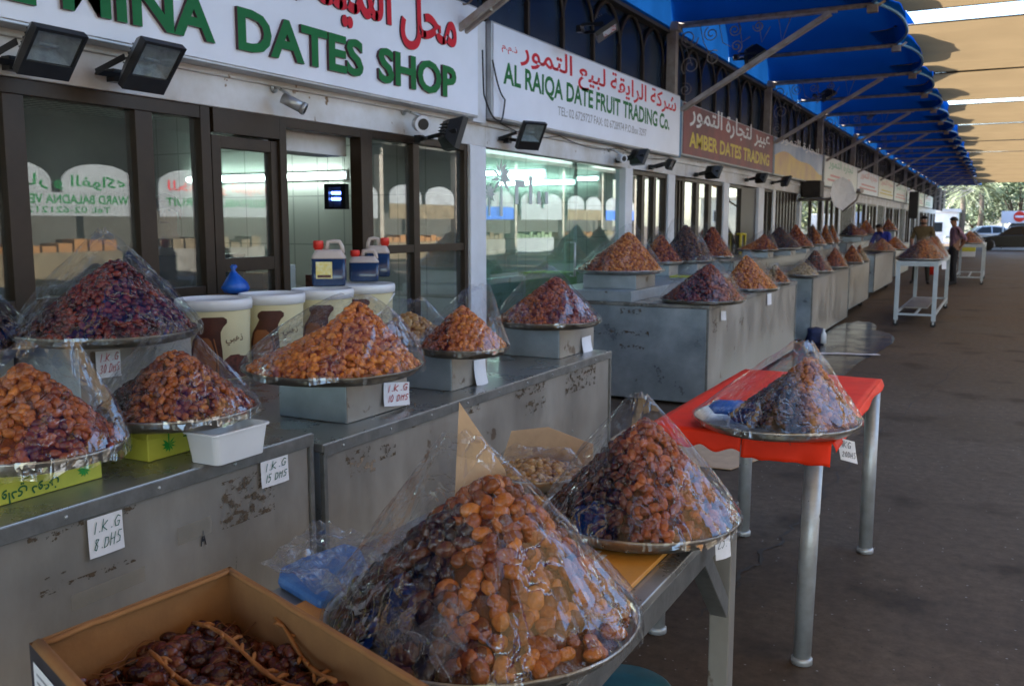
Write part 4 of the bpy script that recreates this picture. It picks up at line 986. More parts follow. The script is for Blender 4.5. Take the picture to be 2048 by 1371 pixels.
# --- the two nearest trays: every date that shows is an object of its own
near = []
cA, rA = spot(655, 1275, 1215, z=.80); cB, rB = spot(1085, 1475, 1020, z=.805)
hA, hB = rise((985, 962), cA), rise((1292, 845), cB)
spA = pile('beside the open carton on the work table', cA, rA, rise((922, 868), cA), hA, 'large brown', None, 'front', .040, seed=11, wide=.035, lie=.8)
spB = pile('at the far corner of the work table', cB, rB, rise((1278, 788), cB), hB, 'reddish brown', None, 'front', .031, seed=12, wide=.02, lie=.6)
for (sp, fl, Rr, H), side, lab in ((spA, 0, 'wrinkled brown date in the heap on the tray beside the carton'), (spB, 1, 'wrinkled reddish date in the heap at the far corner of the work table')):
    for s in sp:
        p = fl+s[0]; vw = (CAM-p).normalized(); q = p-CAM; sx = q.dot(RT)/q.dot(FW)*FPX+1024; sy_ = 685.5-q.dot(UP)/q.dot(FW)*FPX
        vis = s[4].dot(vw) > .12 and sy_ < 1390; near.append((s[2]/q.length if vis else -1, s, fl, side, lab, Rr, H))
near.sort(key=lambda x: -x[0])
DV = []
for k in range(16):
    tv, tf = T_FINE[k % 8]; me = bpy.data.meshes.new('date'); me.from_pydata((tv*.04).tolist(), [], tf.tolist()); me.polygons.foreach_set('use_smooth', [True]*len(tf))
    me.attributes.new('rnd', 'FLOAT', 'POINT').data.foreach_set('value', np.full(len(tv), (k+.5)/16, dtype=np.float32)); me.materials.append(None); DV.append(me)
rest = {0: [], 1: []}
rnd = random.Random(5); MT = {}
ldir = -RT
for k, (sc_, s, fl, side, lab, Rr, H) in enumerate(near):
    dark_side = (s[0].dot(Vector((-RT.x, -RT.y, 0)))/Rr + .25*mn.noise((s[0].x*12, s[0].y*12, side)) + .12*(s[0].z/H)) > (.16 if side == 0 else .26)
    if k >= 300: rest[side].append((s, dark_side)); continue
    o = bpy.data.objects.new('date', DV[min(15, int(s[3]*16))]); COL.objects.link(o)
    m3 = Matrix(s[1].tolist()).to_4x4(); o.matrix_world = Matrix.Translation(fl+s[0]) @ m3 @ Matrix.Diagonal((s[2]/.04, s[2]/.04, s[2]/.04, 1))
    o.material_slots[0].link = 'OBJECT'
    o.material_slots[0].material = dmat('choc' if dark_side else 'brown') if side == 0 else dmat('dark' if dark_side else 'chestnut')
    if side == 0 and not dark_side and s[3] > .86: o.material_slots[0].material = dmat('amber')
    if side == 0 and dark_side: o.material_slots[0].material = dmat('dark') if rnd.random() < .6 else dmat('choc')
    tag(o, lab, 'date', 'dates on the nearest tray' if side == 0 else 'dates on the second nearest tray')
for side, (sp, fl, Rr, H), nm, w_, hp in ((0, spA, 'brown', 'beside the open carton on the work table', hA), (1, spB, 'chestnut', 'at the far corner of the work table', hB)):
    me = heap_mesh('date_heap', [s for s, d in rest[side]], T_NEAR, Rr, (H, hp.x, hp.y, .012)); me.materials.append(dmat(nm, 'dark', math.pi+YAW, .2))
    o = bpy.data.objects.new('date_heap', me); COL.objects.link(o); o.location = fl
    tag(o, ('packed inside of the large brown heap ' if side == 0 else 'packed inside of the reddish heap ')+w_, 'dates', 'heaps of dates on trays', 'stuff')

# --- the work table they stand on
WT = thing('work_table', 'scuffed steel work table carrying the two nearest covered trays and the carton', 'table', (-1, 1.7, 0))
tx0, tx1, ty0, ty1, tz = -1.37, -.622, .35, 2.60, .75
m = MB(); m.box(tx0, tx1, ty0, ty1, tz-.022, tz); m.build('tabletop', M['steeltop'], WT, bevel=.003)
m = MB(); m.box(tx1-.034, tx1-.004, ty0+.07, ty1-.07, tz-.085, tz-.024); m.box(tx0+.004, tx0+.034, ty0+.07, ty1-.07, tz-.085, tz-.024); m.box(tx0+.07, tx1-.07, ty1-.034, ty1-.004, tz-.085, tz-.024); m.box(tx0+.07, tx1-.07, ty0+.004, ty0+.034, tz-.085, tz-.024); m.build('frame_rail', M['steeledge'], WT, bevel=.003)
for lx in (tx0+.002, tx1-.062):
    for ly in (ty0+.002, ty1-.062):
        m = MB(); m.box(lx, lx+.06, ly, ly+.06, 0, tz-.024); m.build('leg', M['steel'] if lx > -1 else M['steeledge'], WT, bevel=.004)
m = MB(); m.bar((tx1-.032, ty1-.30, tz-.07), (tx1-.032, ty1-.055, tz-.31), .05, .05, 0, (1, 0, 0)); m.build('brace', M['steeledge'], WT, bevel=.003)
m = MB(); m.box(-1.25, -.668, 1.25, 2.34, tz+.002, tz+.014)
ob = m.build('orange_board', M['orange'], loc=(-.9, 1.8, tz), bevel=.002); tag(ob, 'smooth orange board lying under the two nearest trays on the work table', 'board')
m = MB()
for k in range(3): m.box(-.84+.022*k, -.828+.022*k, 1.92, 2.02-.02*k, tz+.0142, tz+.0146)
m.build('print', M['whitel'], ob)
# third tray at the back of the work table, cardboard behind it
cC, rC = spot(985, 1165, 940, z=.80)
pile('half hidden at the back corner of the work table', cC, rC, rise((1080, 895), cC), rise((1070, 922), cC)*.9, 'pale golden', dmat('gold'), True, .03, seed=15, wide=.09)
m = MB(); b0 = Vector((cC.x-.05, cC.y+rC+.03, tz)); 
m.prism([b0+Vector((-.17, 0, .002)), b0+Vector((.17, -.02, .002)), b0+Vector((.15, .03, .10)), b0+Vector((-.02, .05, .135)), b0+Vector((-.15, .04, .11))], (0, .004, 0)); tag(m.build('cardboard_sheet', M['cardtan'], loc=b0), 'torn tan cardboard sheet leaning behind the half hidden tray', 'cardboard')
# cardboard standing inside the largest cover
hh_ = rise((915, 815), cA); l0 = rise((905, 1030), cA); r0 = rise((1010, 955), cA); rb = rise((1030, 1060), cA)
off = Vector((-.10*FW.x*-1, .10*FW.y, 0)); off = Vector((FW.x, FW.y, 0)).normalized()*.055
m = MB(); P_c = [cA+q+off for q in (l0, rb, r0, hh_)]
m.prism([P_c[0], P_c[1], P_c[2], P_c[3]], Vector((FW.x, FW.y, 0)).normalized()*.003); tag(m.build('cardboard_sheet', M['cardtan'], loc=cA, fixn=True), 'pointed tan cardboard piece standing out of the large brown heap', 'cardboard')
# price card hanging off the second tray
pc = at(1422, 1130, 1, 2.36)
price('price_card', 'white price slip marked 25 hanging from the tray at the work table corner', Vector((-.60, 2.25, .695)), (.42, .90, 0), (0, .1, 1), .058, .095, ['25.'], M['inkblack'], .012)
# blue plastic on the table
zz = tz+.003
m = MB(); m.prism([at(x, y, 2, zz+.03) for x, y in ((556, 1150), (560, 1132), (600, 1112), (690, 1082), (722, 1092), (735, 1120), (690, 1190), (640, 1200))], (0, 0, -.03), 0); tag(m.build('plastic_scoop', M['blueprint'], loc=at(640, 1140, 2, zz), bevel=.012, fixn=True), 'scuffed blue plastic slab lying between the carton and the largest tray', 'plastic slab')
def loose_film(label, pts_px, z, seed, amp=.02):
    """a loose crumpled sheet of film over four corner points on the table"""
    a, b, c_, d = [at(x, y, 2, zq) for (x, y), zq in zip(pts_px, z)]
    def fn(u, v):
        p = a.lerp(b, u).lerp(d.lerp(c_, u), v); k = mn.noise((u*4+seed, v*4, 1))*amp+(1-2*abs(mn.noise((u*7, v*7+seed, 2))))*amp*.6; return p+Vector((0, 0, k+amp*.9))
    m = MB(); m.grid(fn, 40, 30, 0, False); return tag(m.build('plastic_sheet', M['filmflat'], loc=a), label, 'plastic sheet')
loose_film('loose clear plastic sheet crumpled over the blue slab', [(520, 1150), (640, 1060), (790, 1100), (700, 1230)], (.78, .79, .80, .80), 2)
loose_film('loose clear plastic crumpled at the foot of the largest cover', [(640, 1215), (760, 1150), (950, 1290), (900, 1420)], (.79, .83, .86, .85), 5, .035)

# --- open carton of dates on their stalks
zr = .955
Q = [at(460, 1132, 2, zr), at(58, 1285, 2, zr), None, at(875, 1380, 2, zr)]
Q[3] = Q[0]+(Q[3]-Q[0]).normalized()*.62; Q[2] = Q[1]+(Q[3]-Q[0])
CT = thing('cardboard_carton', 'open brown cardboard carton of dates on their stalks at the camera end of the table', 'carton', (Q[0].x, Q[0].y, tz))
cen = sum(Q, Vector())/4
def wallbox(mb, a, b, th, z0, z1, mi_out, mi_in, mi_top):
    t = (b-a).normalized(); n_ = Vector((t.y, -t.x, 0)); n_ = n_ if n_.dot(cen-a) > 0 else -n_
    a0, b0, a1, b1 = a, b, a+n_*th, b+n_*th
    vs = [Vector((p.x, p.y, z)) for z in (z0, z1) for p in (a0, b0, b1, a1)]
    mb.add(vs, [(0, 1, 5, 4)], mi_out); mb.add(vs, [(2, 3, 7, 6)], mi_in); mb.add(vs, [(4, 5, 6, 7), (0, 3, 2, 1), (1, 2, 6, 5), (3, 0, 4, 7)], mi_top)
for i in range(4):
    m = MB(); wallbox(m, Q[i], Q[(i+1) % 4], .006, tz+.002, zr, 1, 0, 0); m.build('side_wall', [M['cardboard'], M['cardblack']], CT, fixn=True)
m = MB(); m.add([Vector((p.x, p.y, tz+.006)).lerp(Vector((cen.x, cen.y, tz+.006)), .03) for p in Q], [(0, 1, 2, 3)]); m.build('bottom', M['cardboard'], CT)
lip = MB()
for i in (0, 3): 
    a, b = Q[i], Q[(i+1) % 4]; a = a.lerp(cen, .035); b = b.lerp(cen, .035); lip.tube([a.lerp(b, k/12)+Vector((0, 0, -.004+.003*mn.noise((k*.6, i, 1)))) for k in range(13)], .0045, 8)
lip.tube([Q[1].lerp(cen, .05).lerp(Q[2].lerp(cen, .05), k/8) for k in range(9)], .009, 8); lip.build('inner_flap', M['cardboard'], CT)
out = (Q[1]-Q[0]).normalized(); sd_ = (Q[2]-Q[1]).normalized()
m = MB(); p0 = Q[1]+sd_*.02+out*.0015; m.add([p0+Vector((0, 0, -.16)), p0+sd_*.3+Vector((0, 0, -.16)), p0+sd_*.3+Vector((0, 0, -.02)), p0+Vector((0, 0, -.02))], [(0, 1, 2, 3)], 0)
for k in range(9): a = p0+out*.0006+sd_*.015+Vector((0, 0, -.035-.012*k)); m.add([a, a+sd_*(.05+.02*(k % 3)), a+sd_*(.05+.02*(k % 3))+Vector((0, 0, .004)), a+Vector((0, 0, .004))], [(0, 1, 2, 3)], 1)
m.build('printed_label', [M['paperc'], M['greyl']], CT)
# dates inside: pressed layer
rnd = random.Random(21); sp = []; zd = .868
for i in range(1300):
    u, v = rnd.uniform(.05, .95), rnd.uniform(.05, .95); p = Q[0].lerp(Q[1], u).lerp(Q[3].lerp(Q[2], u), v); k = .04*mn.noise((u*4, v*4, 2))
    t = Vector((rnd.uniform(-1, 1), rnd.uniform(-1, 1), rnd.uniform(-.35, .35))).normalized(); pp_ = Vector((p.x, p.y, zd+k+rnd.uniform(-.02, .012)))
    sp.append((pp_-cen, rot_from(t, Vector((0, 0, 1))), .032*rnd.uniform(.8, 1.15), rnd.random(), t))
me = heap_mesh('date_heap', sp, T_NEAR, .4); me.materials.append(dmat('cartondark')); o = bpy.data.objects.new('date_heap', me); COL.objects.link(o); o.location = cen
tag(o, 'dark red dates pressed into the open cardboard carton', 'dates', 'heaps of dates on trays', 'stuff')
fb = MB(); rnd = random.Random(77)
for i in range(90):
    u, v = rnd.uniform(.06, .94), rnd.uniform(.06, .94); p = Q[0].lerp(Q[1], u).lerp(Q[3].lerp(Q[2], u), v); p.z = zd+.035*mn.noise((u*4, v*4, 2))+.012; a = rnd.uniform(0, 6.28); L = rnd.uniform(.03, .09)
    fb.tube([p+Vector((math.cos(a+.5*math.sin(k))*L*k/5, math.sin(a+.4*k)*L*k/5, .006*math.sin(k*1.3))) for k in range(6)], .0009, 4)
fb.build('fibres', mat('date_fibre', (.20, .07, .02), .7), o)
M['stalk'] = mat('date_stalk', (.30, .11, .022), .6, 0, .25, 40., bump=.2, bs=80)
SK = [((385, 1245), (600, 1371), 1), ((545, 1240), (670, 1371), 1), ((300, 1315), (470, 1400), 1), ((340, 1365), (520, 1420), 1)]
wh = ['between the other stalks, longest', 'nearest the inner corner of the carton', 'low among the dates', 'at the very front of the carton']
for k, (a, b, g_) in enumerate(SK):
    p, q = at(*a, 2, .905), at(*b, 2, .915); rnd = random.Random(k); m = MB(); pts = [p.lerp(q, i/10)+Vector((0, 0, .012*math.sin(i*.6+k))) for i in range(11)]
    m.tube(pts, [.0034+.0008*math.sin(i*2.1) for i in range(11)], 6)
    for i in range(1, 10):
        d = Vector((rnd.uniform(-1, 1), rnd.uniform(-1, 1), rnd.uniform(-.3, .6))).normalized(); m.tube([pts[i], pts[i]+d*.012, pts[i]+d*.02+Vector((0, 0, -.004))], [.003, .0035, .002], 5)
    tag(m.build('date_stalk', M['stalk'], loc=p), 'knobbly orange-brown date stalk '+wh[k], 'stalk', 'date stalks in the carton')

# --- red table
RTB = thing('round_leg_table', 'table with silver tube legs under the red cloth', 'table', (-.78, 3.9, 0))
rz = .82; corners = dict(nr=at(1667, 862, 2, rz), fr=at(1766, 762, 2, rz), nl=None)
X0, X1, Y0, Y1 = -1.10, -.455, 3.17, 4.63
m = MB(); m.box(X0+.02, X1-.02, Y0+.02, Y1-.02, rz-.045, rz-.006); m.build('tabletop', M['steeledge'], RTB, bevel=.003)
for lx, ly in ((-.52, 3.235), (-.475, 4.52), (-1.07, 3.235), (-1.05, 4.5)):
    m = MB(); m.tube([(lx-.012 if ly < 4 and lx > -1 else lx, ly-.01, .018), (lx, ly, rz-.046)], .031, 20); m.lathe([(.031, .0), (.037, .003), (.037, .022), (.032, .027)], 20, (lx-.012 if ly < 4 and lx > -1 else lx, ly-.01, 0)); m.build('leg', M['leg'], RTB)
def cloth():
    m = MB()
    def top(u, v): x, y = X0+(X1-X0)*u, Y0+(Y1-Y0)*v; return (x, y, rz+.0025*mn.noise((x*5, y*5, 1))+.002*mn.noise((x*17, y*13, 4)))
    m.grid(top, 24, 40)
    def flap(p0, p1, drop, seed, outv, n=24, jag=.012):
        p0 = Vector(p0); p1 = Vector(p1); o = Vector(outv)
        def fn(u, v):
            p = p0.lerp(p1, u); e = drop*(1+jag/drop*mn.noise((u*6, seed, 2))*1.5); return p+Vector((0, 0, -e*v+.0025*mn.noise((p.x*5, p.y*5, 1))*(1-v)))+o*(.006*v**.5+.008*v*(1+mn.noise((u*5, v, seed))))
        m.grid(fn, n, 6)
    ys = X0+(X1-X0)*.53
    flap((X0, Y0, rz), (ys, Y0, rz), .062, 1, (0, -1, 0)); flap((ys+.003, Y0, rz), (X1, Y0, rz), .078, 2, (0, -1.4, 0))
    flap((X1, Y0, rz), (X1, Y1, rz), .030, 3, (1, 0, 0), 40); flap((X0, Y0, rz), (X0, Y1, rz), .07, 4, (-1, 0, 0), 40); flap((X0, Y1, rz), (X1, Y1, rz), .05, 5, (0, 1, 0))
    o = m.build('tablecloth', M['red'], loc=((X0+X1)/2, Y0, rz)); s = o.modifiers.new('thick', 'SOLIDIFY'); s.thickness = .0015; return o
tag(cloth(), 'bright red plastic tablecloth with a slit front edge', 'tablecloth')
cR, rR = spot(1392, 1712, 832, z=rz+.045)
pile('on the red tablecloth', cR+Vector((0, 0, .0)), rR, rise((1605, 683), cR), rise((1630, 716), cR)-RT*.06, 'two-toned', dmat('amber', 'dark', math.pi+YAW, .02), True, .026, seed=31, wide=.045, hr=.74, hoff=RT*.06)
m = MB(); bc = at(1458, 813, 2, rz+.06); m.lathe([(0, -.04), (.045, -.036), (.068, 0), (.05, .032), (0, .04)], 24, (0, 0, 0), 0, True, Matrix.Translation(bc) @ Matrix.Rotation(YAW, 4, 'Z') @ Matrix.Diagonal((1.15, .8, .62, 1)))
m.v = [(x+.008*mn.noise((x*30, y*30, z*30)), y+.008*mn.noise((x*30, y*30, z*30+5)), z+.006*mn.noise((x*40, y*40, 3))) for x, y, z in m.v]
tag(m.build('plastic_bag', M['bluebag'], loc=bc), 'small full blue plastic bag lying on the tray on the red table', 'bag')
pq = at(1700, 830, 1, 3.16); price('price_tag', 'white price tag hanging at the right corner of the red table', Vector((-.445, 3.30, .735)), (.80, .42, -.25), (-.18, .25, 1), .062, .078, ['1KG', '20DHS'], M['inkblack'], .010)

# --- things on the first counter
def carton(name, label, x0, x1, y0, y1, z0, z1, col, painter=None, mats=None, group='yellow printed cartons under the trays'):
    t = thing(name, label, 'carton', ((x0+x1)/2, (y0+y1)/2, z0), group); m = MB(); m.box(x0, x1, y0, y1, z0, z1); m.build('box', col, t, bevel=.003)
    m = MB(); m.box(x0-.002, x1+.002, y0-.002, y1+.002, z1-.030, z1-.028); m.build('lid_edge', col, t)
    if painter: painter(t, x0, x1, y0, y1, z0, z1)
    return t
zc = TC1
p1 = at(2, 1030, 2, zc); p2 = at(205, 955, 2, zc)
def paintD(t, x0, x1, y0, y1, z0, z1):
    m = MB(); h = z1-z0; write(m, arabic('وادي دوعن'), (x1+.002, y1-.13, z1-.036), (0, -1, 0), (0, 0, -1), .155, .045, 0, .02); m.build('lettering', [M['green']], t)
    m = MB(); write(m, arabic('للتمور السعودية'), (x1+.002, y1-.15, z1-.018), (0, -1, 0), (0, 0, -1), .08, .016, 0, .01); m.build('small_lettering', [M['green']], t)
    m = MB(); palm_outline(m, (x1+.002, y1-.055, z1-.005), (0, -1, 0), (0, 0, -1), .062, 0, 9); palm_outline(m, (x1+.002, y1-.36, z1-.005), (0, -1, 0), (0, 0, -1), .062, 0, 9); m.build('palm_print', [M['leafprint']], t)
xd = p2.x; carton('yellow_carton', 'yellow carton with upside-down green Arabic lettering under the amber dates', xd-.36, xd, 1.05, p2.y, zc+.001, zc+.082, M['yellowbox'], paintD)
pe = at(297, 925, 2, zc)
def paintE(t, x0, x1, y0, y1, z0, z1):
    m = MB(); palm_outline(m, (x1+.002, y0+.075, z1-.006), (0, -1, 0), (0, 0, -1), .075, 0, 9); m.build('palm_print', [M['leafprint']], t)
    m = MB(); write(m, 'AL RIYADH', (x1-.06, y0-.002, z1-.048), (-1, 0, 0), (0, 0, -1), .13, .020, 0, .01); write(m, 'dates', (x1-.1, y0-.002, z1-.024), (-1, 0, 0), (0, 0, -1), .05, .010, 0, .0)
    for k in range(3): m.box(x1+.0015, x1+.0025, y0+.13, y0+.21, z1-.02-.012*k, z1-.016-.012*k)
    write(m, 'AL', (x1+.002, y0+.22, z1-.03), (0, -1, 0), (0, 0, -1), .05, .04, 0, .02)
    m.build('lettering', [M['green']], t)
carton('yellow_carton', 'yellow carton with AL RIYADH upside down beside the white tub', pe.x-.34, pe.x, pe.y, pe.y+.30, zc+.001, zc+.094, M['yellowbox'], paintE)
# white tub
tb = thing('plastic_tub', 'white square plastic tub in front of the yellow carton', 'tub', at(430, 925, 2, zc))
a, b = at(372, 912, 2, zc), at(502, 905, 2, zc)
def tub(mb, cx, cy, z0, h, w0, d0, w1, d1, th=.003):
    def ring(w, d, z, n=6, r=.018):
        out = []
        for sx, sy_, a0 in ((1, 1, 0), (-1, 1, 90), (-1, -1, 180), (1, -1, 270)):
            for k in range(n+1): an = R(a0+90*k/n); out.append((cx+sx*(w/2-r)+r*math.cos(an), cy+sy_*(d/2-r)+r*math.sin(an), z))
        return out
    rings = [ring(w0, d0, z0), ring(w0+(w1-w0)*.5, d0+(d1-d0)*.5, z0+h*.5), ring(w1, d1, z0+h*.93), ring(w1+.012, d1+.012, z0+h*.93), ring(w1+.012, d1+.012, z0+h), ring(w1-2*th, d1-2*th, z0+h), ring(w0-2*th, d0-2*th, z0+th)]
    k = len(rings[0]); vs = [p for r_ in rings for p in r_]; fs = [tuple(range(k))[::-1], tuple((len(rings)-1)*k+i for i in range(k))]
    for j in range(len(rings)-1):
        for i in range(k): fs.append((j*k+i, j*k+(i+1) % k, (j+1)*k+(i+1) % k, (j+1)*k+i))
    mb.add(vs, fs, 0, False)
m = MB(); tub(m, pe.x+.155, pe.y+.155, zc+.001, .092, .11, .19, .125, .215); m.build('body', M['tub'], tb, bevel=.001)

def mbox(label, x0, x1, y0, y1, z0, z1, group='grey metal boxes under the trays'):
    m = MB(); m.box(x0, x1, y0, y1, z0, z1); t = thing('metal_box', label, 'box', ((x0+x1)/2, (y0+y1)/2, z0), group); m.build('body', M['steelsky'], t, bevel=.003)
    f = MB(); f.box(x1+.0005, x1+.003, y0+.002, y1-.002, z0+.002, z1-.002); f.build('front_panel', M['steel'], t); return t
# trays along the first two counters
cD, rD = spot(-120, 242, 885, z=zc+.082+.040)
pile('on the yellow carton at the camera end of the counter', cD, rD, rise((70, 690), cD), rise((45, 735), cD), 'glossy amber', dmat('amber', 'chestnut', YAW, .25), True, .031, seed=41, wide=.10, skirt=.035, lie=.6)
cE, rE = spot(194, 512, 812, z=zc+.094+.040)
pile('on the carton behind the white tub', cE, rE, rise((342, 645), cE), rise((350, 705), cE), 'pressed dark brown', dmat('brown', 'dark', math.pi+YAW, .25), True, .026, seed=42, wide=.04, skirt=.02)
tF = 1.13; cF, rF = spot(42, 393, 658, z=tF+.039)
bx = at(150, 690, 2, tF); mbox('tall grey metal box with a 30 price slip under the dark red dates', bx.x-.5, bx.x, bx.y+.01, bx.y+.52, zc+.001, tF)
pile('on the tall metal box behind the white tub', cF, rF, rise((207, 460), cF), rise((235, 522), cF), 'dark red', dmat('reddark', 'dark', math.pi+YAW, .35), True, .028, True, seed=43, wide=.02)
cG, rG = spot(-230, 68, 690, z=1.12)
mbox('low metal box at the picture edge under the blackish dates', cG.x-.28, cG.x+.12, cG.y-.2, cG.y+.12, zc+.001, 1.08)
pile('on the low metal box at the camera end', cG, rG, rise((-60, 560), cG), rise((-60, 590), cG), 'blackish', dmat('dark'), True, .032, seed=44)
def boxed(corner, ytop, dx, xr_px, wherebox, z0):
    c_ = at(*corner, 2, z0); h = at(corner[0], ytop, 0, c_.x).z-z0; r_ = at(*xr_px, 2, z0); return c_, h, r_.y
c_, h, ye = boxed((693, 848), 752, .3, (822, 812), '', TC2)
mbox('wide grey metal box with a 10 price slip under the orange dates', c_.x-.32, c_.x, c_.y, ye, TC2+.001, TC2+h); hb = TC2+h
cH, rH = spot(490, 846, 728, z=hb+.039); BXH = c_
pile('on the wide metal box before the cream buckets', cH, rH, rise((705, 590), cH), rise((735, 607), cH), 'bright orange', dmat('orange'), True, .028, True, seed=45, wide=.06, bulge=.25, lie=.7, hr=.93)
c_, h, ye = boxed((903, 783), 708, .3, (980, 762), '', TC2)
mbox('middle metal box with a curled slip under the honey dates', c_.x-.33, c_.x, c_.y, ye, TC2+.001, TC2+h); BXI = c_
cI, rI = spot(835, 1018, 690, z=TC2+h+.039)
pile('on the middle metal box of the scarred counter', cI, rI, rise((958, 570), cI), rise((925, 615), cI), 'honey brown', dmat('orange', 'chestnut', math.pi+YAW, .2), True, .026, True, seed=46, wide=.05)
c_, h, ye = boxed((1118, 718), 655, .3, (1186, 697), '', TC2)
mbox('last metal box on the scarred counter, beside its far end', c_.x-.37, c_.x, c_.y, ye, TC2+.001, TC2+h); BXJ = c_
cJ, rJ = spot(988, 1201, 637, z=TC2+h+.039)
pile('on the last metal box of the scarred counter', cJ, rJ, rise((1090, 532), cJ), rise((1115, 556), cJ), 'chestnut', dmat('chestnut', 'brown', math.pi+YAW, .2), True, .026, True, seed=47, wide=.04)
cK = Vector((cI.x-.45, cI.y+.25, TC2+.2)); rK = .2
mbox('rear metal box between the orange and honey heaps', cK.x-.15, cK.x+.15, cK.y-.15, cK.y+.15, TC2+.001, TC2+.161)
pile('behind the honey brown heap', cK, rK, Vector((.0, .0, .17)), Vector((0, 0, .10)), 'straw coloured', dmat('gold'), True, .03, seed=48, wide=.08)
# price slips
def slip(label, bl, br, tl, X, lines, ink, curl=.006):
    a = at(*bl, 0, X); b = at(*br, 0, X); c_ = at(*tl, 0, X); price('price_slip', label, a+Vector((.003, 0, 0)), (b-a), (c_-a)-(b-a).normalized()*((c_-a).dot((b-a).normalized())), (b-a).length, (c_-a).length, lines, ink, curl)
slip('white price slip reading 8 DHS taped low on the first counter', (176, 1117), (245, 1092), (170, 1040), XC1+.004, ['1.K.G', '8.DHS'], M['inkgreen'])
slip('white price slip reading 15 DHS near the top of the first counter', (520, 976), (574, 958), (516, 925), XC1+.004, ['1.K.G', '15 DHS'], M['inkgreen'])
slip('white price slip reading 30 DHS in red on the tall box', (191, 757), (240, 750), (190, 703), bx.x+.004, ['1.K.G', '30.DHS'], M['inkred'])
slip('white price slip reading 10 DHS in red on the wide box', (763, 812), (814, 808), (764, 765), BXH.x+.004, ['1.K.G', '10 DHS'], M['inkred'], .014)
slip('curled blank white slip on the middle metal box', (945, 770), (968, 765), (935, 727), BXI.x+.004, [], None, .03)
slip('small folded white slip on the last metal box', (1162, 708), (1180, 702), (1163, 675), BXJ.x+.004, [], None, .025)
slip('tiny white slip on the near end of the dented counter', (1440, 640), (1450, 640), (1440, 622), -2.116, [], None, .01)
slip('tiny white slip further along the dented counter', (1533, 610), (1541, 608), (1533, 588), -2.116, [], None, .01)

# --- cream syrup buckets, jerrycans, blue bag
def bucket(label, x, y, r, h, z0, first):
    t = thing('syrup_bucket', label, 'bucket', (x, y, z0), 'cream syrup buckets on the scarred counter')
    prof = [(0, 0), (r*.86, 0), (r*.88, .006), (r*.965, h-.05), (r*.965, h-.047), (0, h-.047)]; m = MB(); m.lathe(prof, 48, (x, y, z0)); m.build('pail', M['bucket'], t)
    m = MB(); m.lathe([(r*.97, h-.052), (r*1.02, h-.050), (r*1.03, h-.02), (r*1.02, h-.004), (r*.98, h), (r*.94, h-.004), (r*.92, h-.012), (0, h-.012)], 48, (x, y, z0)); m.build('lid', M['bucketlid'], t)
    va = math.atan2(-y, -x)
    def wrap(off=.0015, a0=0., zc_=0.):
        def f(a, b):
            zz_ = zc_+b; rr_ = r*(.88+.085*zz_/(h-.05))+off; an = va+a0+a/r; return (x+rr_*math.cos(an), y+rr_*math.sin(an), z0+zz_)
        return f
    # pictured jug: silhouette wrapped on the pail
    f = wrap(.0012); jug = [(-.19, 0), (-.19, .06), (-.185, .12), (-.17, .17), (-.135, .215), (-.115, .25), (-.12, .275), (-.105, .30), (-.03, .30), (-.012, .285), (-.018, .262), (-.04, .235), (-.05, .19), (-.045, .10), (-.05, .0)]
    def strip(mb, rows, mi, off):
        g_ = wrap(off); n = 10
        vs = []; 
        for (xa, xb, z) in rows: vs += [g_(xa+(xb-xa)*i/n, z) for i in range(n+1)]
        fs = [(j*(n+1)+i, j*(n+1)+i+1, (j+1)*(n+1)+i+1, (j+1)*(n+1)+i) for j in range(len(rows)-1) for i in range(n)]; mb.add(vs, fs, mi, True)
    J = .075
    def sh(rows): return [(xa+J, xb+J, z) for xa, xb, z in rows]
    m = MB(); strip(m, sh([(-.21, -.045, .01), (-.21, -.04, .08), (-.205, -.042, .14), (-.19, -.048, .19), (-.16, -.048, .23), (-.145, -.034, .255), (-.155, -.016, .272), (-.15, -.016, .288), (-.13, -.034, .30)]), 0, .0012)
    strip(m, sh([(-.195, -.085, .02), (-.195, -.075, .08), (-.19, -.08, .14), (-.175, -.095, .19), (-.16, -.11, .205)]), 1, .002); strip(m, sh([(-.070, -.064, .02), (-.068, -.062, .12), (-.085, -.079, .20)]), 1, .002)
    m.build('jug_picture', [M['jug'], M['jugcopper']], t)
    m = MB(); strip(m, [(.03, .21, .008), (.025, .215, .05), (.03, .21, .085), (.05, .19, .105), (.075, .12, .12)], 0, .0012); m.build('fruit_picture', [M['fruitprint']], t)
    m = MB(); write(m, arabic('ذهبي'), (0, 0, 0), U, V, .10, .05, 0, .012, wrap=wrap(.0016, .05/r, .165)); m.build('lettering', [M['script']], t)
    m = MB(); aa = va+1.35; s = Vector((-math.sin(va), math.cos(va), 0)); e1 = Vector((x, y, z0+h-.06))+Vector((math.cos(aa), math.sin(aa), 0))*r*1.02; e2 = Vector((x, y, z0+h-.06))+Vector((math.cos(va-1.35), math.sin(va-1.35), 0))*r*1.02
    if first == 'handle':
        pts = [e1.lerp(e2, k/14)+Vector((math.cos(va), math.sin(va), 0))*r*.80*math.sin(math.pi*k/14)+Vector((0, 0, -.16*math.sin(math.pi*k/14))) for k in range(15)]; m.tube(pts, .005, 6); m.build('handle', M['bucketlid'], t)
    return t
BK = []
for k, (xl, xr, yy, lb) in enumerate(((352, 502, 592, 'cream syrup bucket with dark jug picture, next to the dark red heap'), (478, 609, 582, 'cream syrup bucket with jug picture, second from the tall metal box'), (583, 707, 573, 'cream syrup bucket under the largest jerrycan'), (648, 790, 563, 'cream syrup bucket with a hanging wire handle under the two jerrycans'))):
    c_, r_ = spot(xl, xr, yy+3, z=1.20); BK.append((c_, r_)); bucket(lb, c_.x, c_.y, r_*.97, 1.20-TC2-.001, TC2+.001, 'handle' if k == 3 else '')
